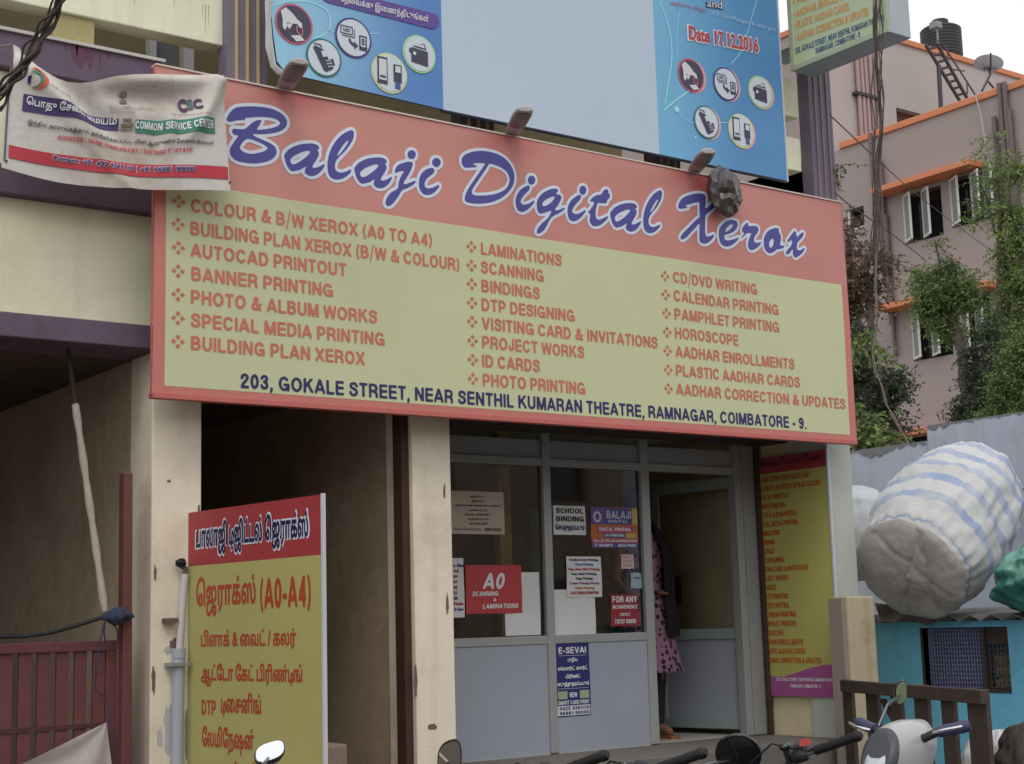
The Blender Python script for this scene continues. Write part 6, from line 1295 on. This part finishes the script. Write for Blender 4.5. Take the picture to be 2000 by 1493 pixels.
# ------------------------------------------------------------------ trees
def leaf_mat(name, c, c2, sc=2.2):
    m = bpy.data.materials.new(name); m.use_nodes = True; n = m.node_tree; L = n.links; p = n.nodes['Principled BSDF']; p.inputs['Roughness'].default_value = .6
    tc = n.nodes.new('ShaderNodeTexCoord'); a = n.nodes.new('ShaderNodeTexNoise'); a.inputs['Scale'].default_value = sc; a.inputs['Detail'].default_value = 4; L.new(tc.outputs['Object'], a.inputs[0])
    b = n.nodes.new('ShaderNodeTexWhiteNoise'); q0 = n.nodes.new('ShaderNodeVectorMath'); q0.operation = 'SNAP'; q0.inputs[1].default_value = (.06, .06, .06); L.new(tc.outputs['Object'], q0.inputs[0]); L.new(q0.outputs[0], b.inputs['Vector'])
    ad = n.nodes.new('ShaderNodeMath'); ad.operation = 'MULTIPLY_ADD'; ad.inputs[1].default_value = .35; L.new(b.outputs['Value'], ad.inputs[0]); L.new(a.outputs['Fac'], ad.inputs[2])
    mr = n.nodes.new('ShaderNodeMapRange'); mr.inputs[1].default_value = .42; mr.inputs[2].default_value = .9; L.new(ad.outputs[0], mr.inputs[0])
    q = n.nodes.new('ShaderNodeMix'); q.data_type = 'RGBA'; L.new(mr.outputs[0], q.inputs[0]); q.inputs[6].default_value = (*c, 1); q.inputs[7].default_value = (*c2, 1); L.new(q.outputs[2], p.inputs['Base Color'])
    p.inputs['Subsurface Weight'].default_value = 0; p.inputs['Transmission Weight'].default_value = 0
    tl_ = n.nodes.new('ShaderNodeBsdfTranslucent'); L.new(q.outputs[2], tl_.inputs[0]); ms = n.nodes.new('ShaderNodeMixShader'); ms.inputs[0].default_value = .3; o = n.nodes['Material Output']
    L.new(p.outputs[0], ms.inputs[1]); L.new(tl_.outputs[0], ms.inputs[2]); L.new(ms.outputs[0], o.inputs[0]); return m
def crown(blobs, n, size, seed, X, droop=.25, depth=1.0):
    """blobs: (px, py, rx, ry) clumps seen in the photo, standing around the plane x = X; leaves in sprays along twigs"""
    random.seed(seed); g = G(); tot = sum(b[2]*b[3] for b in blobs); tw = G()
    for (bx, by, rx, ry) in blobs:
        c = pX(bx, by, X); s = (c-EYE).length/FPX; k = int(n*rx*ry/tot/9)+3
        for _ in range(k):
            while True:
                u = Vector((random.uniform(-1, 1), random.uniform(-1, 1), random.uniform(-1, 1)))
                if u.length < 1: break
            u = u*(.55+.45*random.random()) if random.random() < .8 else u*1.25
            e1 = Vector((.8, -.6, 0)); p = c+Vector((.75*u.y*rx*s*depth+.0, 0, 0))+Vector((.59, -.8, 0))*u.x*rx*s+Vector((0, 0, u.z*ry*s))
            d = Vector((random.gauss(0, 1), random.gauss(0, 1), random.gauss(-droop, .6))).normalized(); ln = size*random.uniform(3, 6)
            tw.tube([p, p+d*ln*.5, p+d*ln+Vector((0, 0, -droop*ln*.4))], size*.03, 3, False)
            for j in range(9):
                t = (j+1)/9; q = p+d*ln*t+Vector((0, 0, -droop*ln*.4*t*t)); l = Vector((random.gauss(0, 1), random.gauss(0, 1), random.gauss(-.2, .7))).normalized(); l = (l+d*.6).normalized()
                w_ = l.cross(Vector((random.gauss(0, 1), random.gauss(0, 1), random.gauss(0, 1)))).normalized()*size*random.uniform(.16, .28); L_ = size*random.uniform(.7, 1.3)
                g.add([q, q+l*L_*.45+w_, q+l*L_, q+l*L_*.45-w_], [(0, 1, 2, 3)])
    return g, tw
bark = mat('tree_bark', (.13, .10, .085), .95, .25, 6, .5, 30)
def tree(name, label, X, base, blobs, n, size, seed, m, limbs, group='trees behind the compound wall', twig=bark, droop=.25, depth=1.):
    b0 = pX(base[0], base[1], X); r = thing(name, (b0.x, b0.y, 0), label, 'tree', group)
    g = G()
    for path in limbs:
        P = [pX(x, y, X) for x, y, w_ in path]; rr = [w_ for x, y, w_ in path]
        if path[0][1] > 1000: P[0].z = 0
        Q = []; RR = []
        for i in range(len(P)-1):
            for k in range(5): Q.append(P[i].lerp(P[i+1], k/5)+Vector((random.uniform(-.03, .03), random.uniform(-.03, .03), 0))*(1 if k else 0)); RR.append(rr[i]+(rr[i+1]-rr[i])*k/5)
        Q.append(P[-1]); RR.append(rr[-1]); g.tube(Q, RR, 7)
    g.build('trunk', bark, r)
    gg, tw = crown(blobs, n, size, seed, X, droop, depth); gg.build('crown', m, r); tw.build('twigs', twig, r); return r
L_dark = leaf_mat('leaf_dark', (.030, .048, .024), (.085, .125, .050)); L_mid = leaf_mat('leaf_mid', (.075, .125, .035), (.23, .32, .095)); L_red = leaf_mat('leaf_russet', (.06, .075, .03), (.21, .10, .065), 1.6); L_bright = leaf_mat('leaf_bright', (.10, .155, .045), (.27, .36, .10)); L_olive = leaf_mat('leaf_olive', (.10, .115, .035), (.19, .21, .07))
tree('russet_tree', 'dark tree with reddish leaves directly behind the right edge of the signboard', 13, (1690, 1100), [(1656, 490, 22, 44), (1692, 560, 28, 44), (1655, 600, 30, 56), (1712, 500, 16, 30), (1652, 445, 10, 30), (1728, 512, 14, 16), (1650, 550, 22, 60)], 4600, .055, 31, L_red, [[(1690, 1100, .06), (1695, 860, .05), (1700, 640, .04), (1690, 500, .02)], [(1698, 700, .03), (1660, 560, .015)]])
tree('dark_tree', 'dense dark green tree low above the compound wall beside the signboard', 12.4, (1700, 1100), [(1680, 720, 44, 60), (1730, 770, 38, 46), (1665, 800, 30, 50), (1722, 830, 54, 26), (1675, 655, 22, 30), (1655, 720, 20, 50), (1752, 735, 20, 22)], 10500, .045, 32, L_dark, [[(1715, 1100, .12), (1720, 860, .07), (1712, 740, .04)]])
tree('young_bamboo', 'light green drooping shrub against the lower right edge of the signboard', 11.6, (1690, 1100), [(1683, 850, 16, 28), (1712, 842, 20, 28), (1666, 790, 8, 22), (1686, 650, 10, 16)], 1500, .07, 33, L_bright, [[(1690, 1100, .05), (1695, 860, .04)]], droop=.8)
tree('green_tree', 'bright green bushy tree in front of the middle windows of the pink block', 17, (1860, 1100), [(1830, 580, 44, 40), (1872, 565, 34, 34), (1800, 545, 18, 18), (1845, 530, 26, 16), (1785, 528, 10, 8), (1840, 632, 26, 20), (1826, 475, 6, 10), (1862, 512, 10, 8), (1893, 590, 14, 24), (1812, 600, 20, 20), (1855, 655, 16, 14)], 9500, .055, 34, L_mid, [[(1890, 1100, .12), (1892, 800, .09), (1872, 660, .06), (1845, 580, .04)], [(1870, 660, .04), (1826, 470, .012)], [(1880, 700, .04), (1795, 530, .015)]])
tree('dark_green_tree', 'dark shaded tree below the bright green tree and above the stepped wall', 15, (1890, 1100), [(1905, 720, 26, 66), (1930, 800, 44, 44), (1885, 800, 24, 44), (1935, 650, 24, 40), (1962, 720, 38, 54)], 8000, .05, 35, L_dark, [[(1905, 1100, .12), (1910, 820, .08), (1905, 700, .04)]])  # dark tone is the leaf colour
tree('tall_light_tree', 'tall pale green feathery tree at the right edge of the photo', 16.5, (1990, 1100), [(1975, 420, 24, 44), (1962, 500, 16, 28), (1990, 560, 34, 54), (1925, 400, 18, 20), (1945, 340, 12, 28), (1920, 300, 8, 10), (1940, 265, 5, 10), (1985, 330, 16, 36), (1995, 470, 26, 44), (1968, 630, 34, 44), (1912, 352, 7, 16), (1900, 430, 8, 10)], 9000, .055, 36, L_bright, [[(1955, 1100, .12), (1956, 700, .09), (1956, 560, .07), (1952, 400, .04), (1943, 262, .012)], [(1956, 560, .04), (2000, 420, .02)], [(1954, 480, .025), (1915, 340, .01)]])
tree('right_green_tree', 'fresh green leafy tree low at the right above the grey wall', 14, (1985, 1100), [(1980, 760, 34, 38), (1950, 795, 24, 24), (1995, 690, 26, 46), (2010, 800, 28, 30)], 6500, .05, 37, L_mid, [[(1985, 1100, .1), (1985, 760, .05)]])
hv = thing('wall_plant', tuple(pY(1640, 335, F+.2)), 'small plant sprouting from the side of the mauve column above the signboard', 'plant')
g, tw = crown([(1641, 328, 8, 9), (1638, 360, 5, 6)], 90, .035, 40, 7.62); g.build('leaves', L_olive, hv); tw.build('stems', bark, hv)

# ------------------------------------------------------------------ motorbikes and scooter along the kerb
paint_k = mat('bike_black', (.014, .014, .016), .22, 0, coat=.6, spec=.5); grey_p = mat('bike_plastic', (.03, .03, .032), .5, .1, 10); seat_m = mat('seat_vinyl', (.018, .017, .017), .6, .1, 12, .3, 80); red_b = mat('switch_red', (.45, .04, .03), .4, 0); lensm = mat('lamp_lens', (.55, .58, .6), .1, 0, spec=.8)
def wheel(Tm, x, r, parent):
    w_ = bpy.data.objects
    g = G(); sec = [(r-.05+.05*math.cos(q), .042*math.sin(q)) for q in [2*math.pi*i/10 for i in range(10)]]
    g.loft([[Tm @ Vector((x+rr*math.cos(t), o_, r+rr*math.sin(t))) for rr, o_ in sec] for t in [2*math.pi*i/30 for i in range(31)]], cap=False); ty = g.build('tyre', black_rubber, parent)
    g = G(); sec = [(r-.098+.012*math.cos(q), .03*math.sin(q)) for q in [2*math.pi*i/8 for i in range(8)]]
    g.loft([[Tm @ Vector((x+rr*math.cos(t), o_, r+rr*math.sin(t))) for rr, o_ in sec] for t in [2*math.pi*i/30 for i in range(31)]], cap=False)
    for k in range(6):
        t = math.pi*k/3; g.tube([Tm @ Vector((x+.03*math.cos(t), 0, r+.03*math.sin(t))), Tm @ Vector((x+(r-.1)*math.cos(t), 0, r+(r-.1)*math.sin(t)))], .012, 5)
    g.lathe(Tm @ Vector((x, -.05, r)), Tm.to_3x3() @ Vector((0, 1, 0)), [(0, .045), (.1, .045)], 12); g.build('rim', mat('rim_alloy', (.12, .12, .125), .4, .05, metal=.6), ty)
def side(Tm, pts): return [Tm @ Vector(p) for p in pts]
def grip_set(Tm, s, hb, parent, red=False):
    g = G(); a, b = Vector(hb[-2]), Vector(hb[-1]); a = Vector((a.x, s*a.y, a.z)); b = Vector((b.x, s*b.y, b.z)); d = (b-a).normalized()
    g.tube([Tm @ (a+d*.05+d*.012*i) for i in range(int(((b-a).length-.03)/.012))], [.0142+.0014*(i % 2) for i in range(int(((b-a).length-.03)/.012))], 10); g.lathe(Tm @ (b+d*.0), Tm.to_3x3() @ d, [(0, .0165), (.014, .0165), (.024, .01)], 12); g.build('grip', black_rubber, parent)
    g = G(); g.lathe(Tm @ (a-d*.035), Tm.to_3x3() @ d, [(0, .014), (.004, .021), (.045, .021), (.052, .015)], 12); g.add(*crumple(Tm @ (a+Vector((.018, 0, .022))), (.026, .018, .016), 2, .12, 2)); g.build('switch_cluster', grey_p, parent)
    g = G(); g.tube([Tm @ (a+Vector((.03, 0, 0))), Tm @ (a+d*.03+Vector((.05, 0, -.005))), Tm @ (a+d*.12+Vector((.055, 0, -.01))), Tm @ (b+Vector((.045, 0, -.012)))], [.008, .007, .006, .007], 6); g.build('lever', mat('lever_alloy', (.35, .35, .36), .35, .05, metal=.7), parent)
    g = G(); g.tube([Tm @ (a+Vector((.03, 0, .01))), Tm @ (a+Vector((.07, -d.y*.10, .05))), Tm @ (a+Vector((.14, -d.y*.2, .0))), Tm @ Vector((.38, 0, .80))], .0035, 5); g.build('control_cable', black_rubber, parent)
    g = G(); c_ = a-d*.055; g.tube([Tm @ (c_+Vector((0, 0, -.012))), Tm @ (c_+Vector((.0, 0, .04)))], .011, 8); g.lathe(Tm @ (c_+Vector((0, 0, .03))), Tm.to_3x3() @ Vector((0, 0, 1)), [(0, .013), (.006, .019), (.016, .019), (.022, .012)], 10); g.build('mirror_mount', black_gloss, parent)
    if red: g = G(); c = a+d*.02+Vector((-.005, 0, .026)); g.hexa([Tm @ (c+Vector((dx, dy, dz))) for dx, dy, dz in ((-.012, -.02, 0), (.012, -.02, 0), (.012, .02, 0), (-.012, .02, 0), (-.008, -.014, .018), (.008, -.014, .018), (.008, .014, .018), (-.008, .014, .018))]); g.build('kill_switch', red_b, parent)
def mirror(Tm, base, head, parent, rx=.062, rz=.045, roundm=False, facing=None, glassm=None):
    g = G(); base, head = Vector(base), Vector(head); g.tube([Tm @ base, Tm @ (base.lerp(head, .5)+Vector((.01, 0, .02))), Tm @ (head+Vector((.01, 0, -.01)))], .006, 6); st_ = g.build('mirror_stem', black_gloss, parent)
    c = Tm @ head; n_ = facing or (EYE-c).normalized(); ux = Vector((0, 0, 1)).cross(n_).normalized(); uy = n_.cross(ux)
    def ring(k, off, sk=1.0):
        out = []
        for q in [2*math.pi*i/24 for i in range(24)]:
            cx_, sy_ = math.cos(q), math.sin(q); e_ = 1 if roundm else .72
            x = math.copysign(abs(cx_)**e_, cx_)*rx*k; y = math.copysign(abs(sy_)**e_, sy_)*rz*k+ (0 if roundm else x*.35); out.append(c+ux*x+uy*y+n_*off)
        return out
    g = G(); g.loft([ring(1, .004), ring(1.04, -.002), ring(.9, -.02), ring(.5, -.032), ring(.05, -.034)]); h_m = g.build('mirror_head', black_gloss, parent)
    g = G(); g.add(ring(.93, .006), [tuple(range(24))]); g.build('mirror_glass', glassm or mirror_m, h_m)
LEAN = R_(-13)          # bikes rest on their side stands, leaning left
def stand(pos, heading): return Matrix.Translation(Vector(pos)) @ Matrix.Rotation(heading, 4, 'Z') @ Matrix.Rotation(LEAN, 4, 'X')
def motorbike(label, pos, heading, mirrors=(), red=True, colour=paint_k, cowl=True, gname='motorbikes parked in front of the shop'):
    r = thing('motorbike', tuple(pos), label, 'motorbike', gname)
    Tm = stand(pos, heading)
    wheel(Tm, .62, .3, r); wheel(Tm, -.64, .3, r)
    V = lambda *p: Tm @ Vector(p)
    def secloft(name, secs, m, par=r): g = G(); g.loft([[V(x, w_*math.cos(q), z+h*math.sin(q)) for q in [2*math.pi*i/16 for i in range(16)]] for x, z, w_, h in secs]); return g.build(name, m, par)
    secloft('fuel_tank', [(.30, .80, .05, .05), (.26, .82, .11, .08), (.12, .84, .14, .10), (-.05, .80, .12, .08), (-.14, .77, .07, .05)], colour)
    secloft('seat', [(-.10, .76, .07, .03), (-.2, .76, .11, .04), (-.5, .78, .12, .045), (-.75, .82, .09, .04), (-.8, .82, .03, .02)], seat_m)
    secloft('engine', [(.18, .4, .07, .1), (.1, .42, .13, .16), (-.1, .42, .14, .16), (-.2, .42, .07, .1)], mat('engine_grey', (.10, .10, .1), .5, .2, 9, metal=.4))
    secloft('tail', [(-.5, .7, .1, .05), (-.75, .76, .08, .05), (-.92, .8, .04, .04)], colour)
    g = G(); g.tube([V(.3, 0, .86), V(.0, 0, .62), V(-.3, 0, .6), V(-.62, 0, .32)], .025, 7); g.tube([V(.28, 0, .8), V(.18, 0, .3), V(-.2, 0, .26)], .022, 7); g.build('frame', grey_p, r)
    g = G()
    for s in (-1, 1): g.tube([V(.62, s*.075, .3), V(.40, s*.075, .84)], [.024, .02], 8)
    g.build('fork', chrome, r)
    g = G(); g.loft([[V(.62+(.345)*math.cos(t), w_, .3+.345*math.sin(t)) for w_ in (-.06, -.03, .03, .06)] for t in [R_(35+i*10) for i in range(12)]], cap=False); g.build('mudguard', colour, r)
    g = G(); g.tube([V(-.1, -.13, .3), V(-.5, -.15, .28), V(-.85, -.16, .36)], [.025, .04, .045], 10); g.build('exhaust', chrome, r)
    hb = [(.36, 0, .93), (.36, .08, .95), (.30, .17, 1.0), (.20, .24, 1.035), (.08, .40, 1.06)]
    full = [(x, -y, z) for x, y, z in hb[:0:-1]]+hb
    g = G(); g.tube([V(*p) for p in full], .0115, 8); g.build('handlebar', chrome, r)
    for s in (-1, 1): grip_set(Tm, s, hb, r, red and s < 0)
    if cowl:
        secloft('headlight_cowl', [(.36, .93, .07, .06), (.40, .92, .10, .10), (.48, .9, .105, .115), (.55, .88, .09, .10), (.57, .87, .06, .07)], colour)
        g = G(); g.lathe(V(.565, 0, .87), Tm.to_3x3() @ Vector((1, 0, -.1)), [(0, .07), (.02, .06), (.03, .03)], 18); g.build('headlight', lensm, r)
        g = G(); g.lathe(V(.38, 0, .985), Tm.to_3x3() @ Vector((-.45, 0, 1)), [(-.03, .05), (0, .062), (.018, .06), (.022, .045)], 18); g.build('instrument', grey_p, r)
    for mk in mirrors: mirror(Tm, (.2, mk['s']*.2, 1.03), mk['at'], r, **mk.get('kw', {}))
    return r, Tm
def at_local(Tm_inv, p): return Tm_inv @ p
def park(px, py, heading):   # root position so that the right grip's end sits at a pixel
    o = stand((0, 0, 0), heading).to_3x3() @ Vector((.08, -.40, 1.06)); p = pZ(px, py, o.z+.007); return Vector((p.x-o.x, p.y-o.y, .007))
def mk(pos, heading, s, px, py, dist, **kw):
    Ti = stand(pos, heading).inverted(); return dict(s=s, at=tuple(Ti @ pD(px, py, dist)), kw=kw)
h = R_(62); pos = park(890, 1535, h)
skyn = Vector((-.30, -.66, .69)).normalized()
motorbike('black motorbike with two high mirrors in front of the standing yellow board', pos, h, [mk(pos, h, 1, 527, 1470, 4.45, rx=.042, rz=.033, facing=skyn), mk(pos, h, -1, 878, 1484, 4.75, rx=.036, rz=.055, facing=Vector((-.58, -.81, -.02)).normalized(), glassm=mat('mirror_brown_reflection', (.75, .66, .56), .06, 0, metal=1.))], red=False)  # right mirror: brown reflection put into the metal colour
h = R_(52); pos = park(1174, 1478, h)
motorbike('black motorbike whose right grip points at the grey shop panel', pos, h, [], red=False)
h = R_(52); pos = park(1366, 1473, h)
motorbike('black motorbike with its right grip below the shop doorway', pos, h, [], red=False)
h = R_(48); pos = park(1670, 1440, h)
motorbike('black motorbike with a round black mirror, parked nearest the wooden gate', pos, h, [mk(pos, h, 1, 1442, 1474, 5.5, rx=.078, rz=.082, roundm=True, facing=Vector((-.62, -.6, -.5)).normalized(), glassm=black_gloss)])
# white and grey scooter facing the street
def scooter(label, pos, heading, mir):
    r = thing('scooter', tuple(pos), label, 'scooter'); Tm = Matrix.Translation(Vector(pos)) @ Matrix.Rotation(heading, 4, 'Z'); V = lambda *p: Tm @ Vector(p)
    wh = mat('scooter_white', (.45, .44, .44), .3, .03, 3, coat=.4); gr = mat('scooter_grey', (.075, .078, .088), .4, .05, 3)
    wheel(Tm, .58, .22, r); wheel(Tm, -.55, .22, r)
    def secloft(name, secs, m, par=r, pw=.75):
        g = G(); rings_ = []
        for x, z, w_, h in secs: rings_.append([V(x, w_*math.copysign(abs(math.cos(q))**pw, math.cos(q)), z+h*math.copysign(abs(math.sin(q))**pw, math.sin(q))) for q in [2*math.pi*i/24 for i in range(24)]])
        return g.loft(rings_).build(name, m, par)
    secloft('rear_body', [(-.95, .62, .08, .1), (-.8, .6, .16, .14), (-.4, .55, .18, .16), (-.2, .5, .1, .12)], wh); secloft('seat', [(-.9, .78, .08, .03), (-.7, .78, .14, .05), (-.3, .76, .13, .05), (-.12, .74, .08, .03)], seat_m)
    g = G(); g.box(0, 0, 0, 0, 0, 0); g = G(); g.hexa([V(x, y, z) for x, y, z in ((-.2, -.16, .28), (.4, -.16, .28), (.4, .16, .28), (-.2, .16, .28), (-.2, -.16, .33), (.4, -.16, .33), (.4, .16, .33), (-.2, .16, .33))]); g.build('footboard', gr, r)
    # leg shield
    g = G(); g.loft([[V(.40+dx+.06*math.cos(q), wy*math.sin(q), z) for q in [R_(-90+i*15) for i in range(13)]]+[V(.37+dx, wy*.9, z), V(.37+dx, -wy*.9, z)] for z, wy, dx in ((.3, .16, .02), (.5, .21, .04), (.7, .2, .03), (.86, .15, .0), (.95, .08, -.02))]); g.build('leg_shield', wh, r)
    g = G(); g.loft([[V(.58+(.26)*math.cos(t), w_, .22+.26*math.sin(t)) for w_ in (-.07, -.04, .04, .07)] for t in [R_(15+i*10) for i in range(14)]], cap=False); g.build('mudguard', wh, r)
    g = G(); g.tube([V(.58, 0, .22), V(.44, 0, .62), V(.34, 0, .98)], .03, 8); g.build('steering_column', gr, r)
    # handlebar cowl with its lamp: shield outline, rounded shell
    out = [(0, 1.155), (.045, 1.145), (.085, 1.10), (.10, 1.03), (.09, .95), (.06, .885), (.025, .85), (0, .845)]
    pts = [tuple(p_) for p_ in smooth_loop([(y, z) for y, z in out]+[(-y, z) for y, z in out[-2:0:-1]], 3)]; pts = [(y*.8, 1.05+(z-1.05)*.8) for y, z in pts]; cz = 1.03
    def ring(k, x, lean=.0): return [V(x-(z-cz)*.35*1, y*k, cz+(z-cz)*k) for y, z in pts]
    g = G(); g.loft([ring(.7, .22), ring(1.0, .27), ring(1.03, .36), ring(.95, .43), ring(.84, .47)]); ck = g.build('headlight_cowl', wh, r)
    g = G(); g.loft([ring(.84, .4705), ring(.78, .49), ring(.6, .50)]); g.build('cowl_face', gr, ck)
    g = G(); g.loft([[V(.50-(z-cz)*.35, y*.52, cz+(z-cz)*.44-.01) for y, z in pts], [V(.512-(z-cz)*.35, y*.42, cz+(z-cz)*.36-.01) for y, z in pts], [V(.515-(z-cz)*.35, y*.2, cz+(z-cz)*.16-.01) for y, z in pts]]); g.build('headlight', lensm, ck)
    hb = [(.33, 0, 1.06), (.33, .08, 1.08), (.31, .12, 1.10), (.27, .215, 1.12)]
    full = [(x, -y, z) for x, y, z in hb[:0:-1]]+hb; g = G(); g.tube([V(*p) for p in full], .014, 8); g.build('handlebar', grey_p, r)
    for s in (-1, 1):
        a, b = Vector((hb[-2][0], s*hb[-2][1], hb[-2][2])), Vector((hb[-1][0], s*hb[-1][1], hb[-1][2])); g = G(); g.tube([Tm @ a.lerp(b, k/5) for k in range(6)], [.019, .02, .02, .02, .021, .017], 10); g.build('grip', mat('grip_blue_grey', (.06, .065, .13), .5, .05), r)
        g = G(); g.tube([Tm @ (a+Vector((.03, 0, 0))), Tm @ (a.lerp(b, .5)+Vector((.06, 0, 0))), Tm @ (b+Vector((.05, 0, 0)))], .006, 6); g.build('lever', chrome, r)
    mirror(Tm, (.3, mir['s']*.12, 1.1), mir['at'], r, **mir['kw']); return r
h = R_(-172); p = pZ(1757, 1476, 1.03); Rm = Matrix.Rotation(h, 3, 'Z'); pos = p-Rm @ Vector((.36, 0, 0)); pos = Vector((pos.x, pos.y, .007))
Ti = (Matrix.Translation(pos) @ Matrix.Rotation(h, 4, 'Z')).inverted()
scooter('white and grey scooter facing the street in front of the wooden gate', pos, h, dict(s=-1, at=tuple(Ti @ pD(1759, 1353, 6.05)), kw=dict(rx=.024, rz=.042, facing=Vector((-.35, -.86, -.1)).normalized(), glassm=mat('mirror_green', (.5, .55, .35), .12, .3, 60, metal=.6))))

# ------------------------------------------------------------------ the other side of the street (unseen building, added for the glass to reflect)
opp = thing('added_opposite_building', (4, -18, 0), 'plain two storey building across the street, seen only mirrored in the shop glass', 'building')
OB = Frame((70, -15, 0), (-1, 0, 0))
hs_ = [(a, z, a+1.3, z+1.5) for a in range(2, 84, 4) for z in (1, 4.4)]
wall_holes(OB, 0, 0, 85, 6.5, hs_, .3).build('wall', mat('far_wall', (.42, .33, .26), .9, .3, .35), opp)
for h_3 in hs_: g = G(); OB.block(g, h_3[0], h_3[1], h_3[2], h_3[3], -.25, -.29); g.build('window', pane, opp)
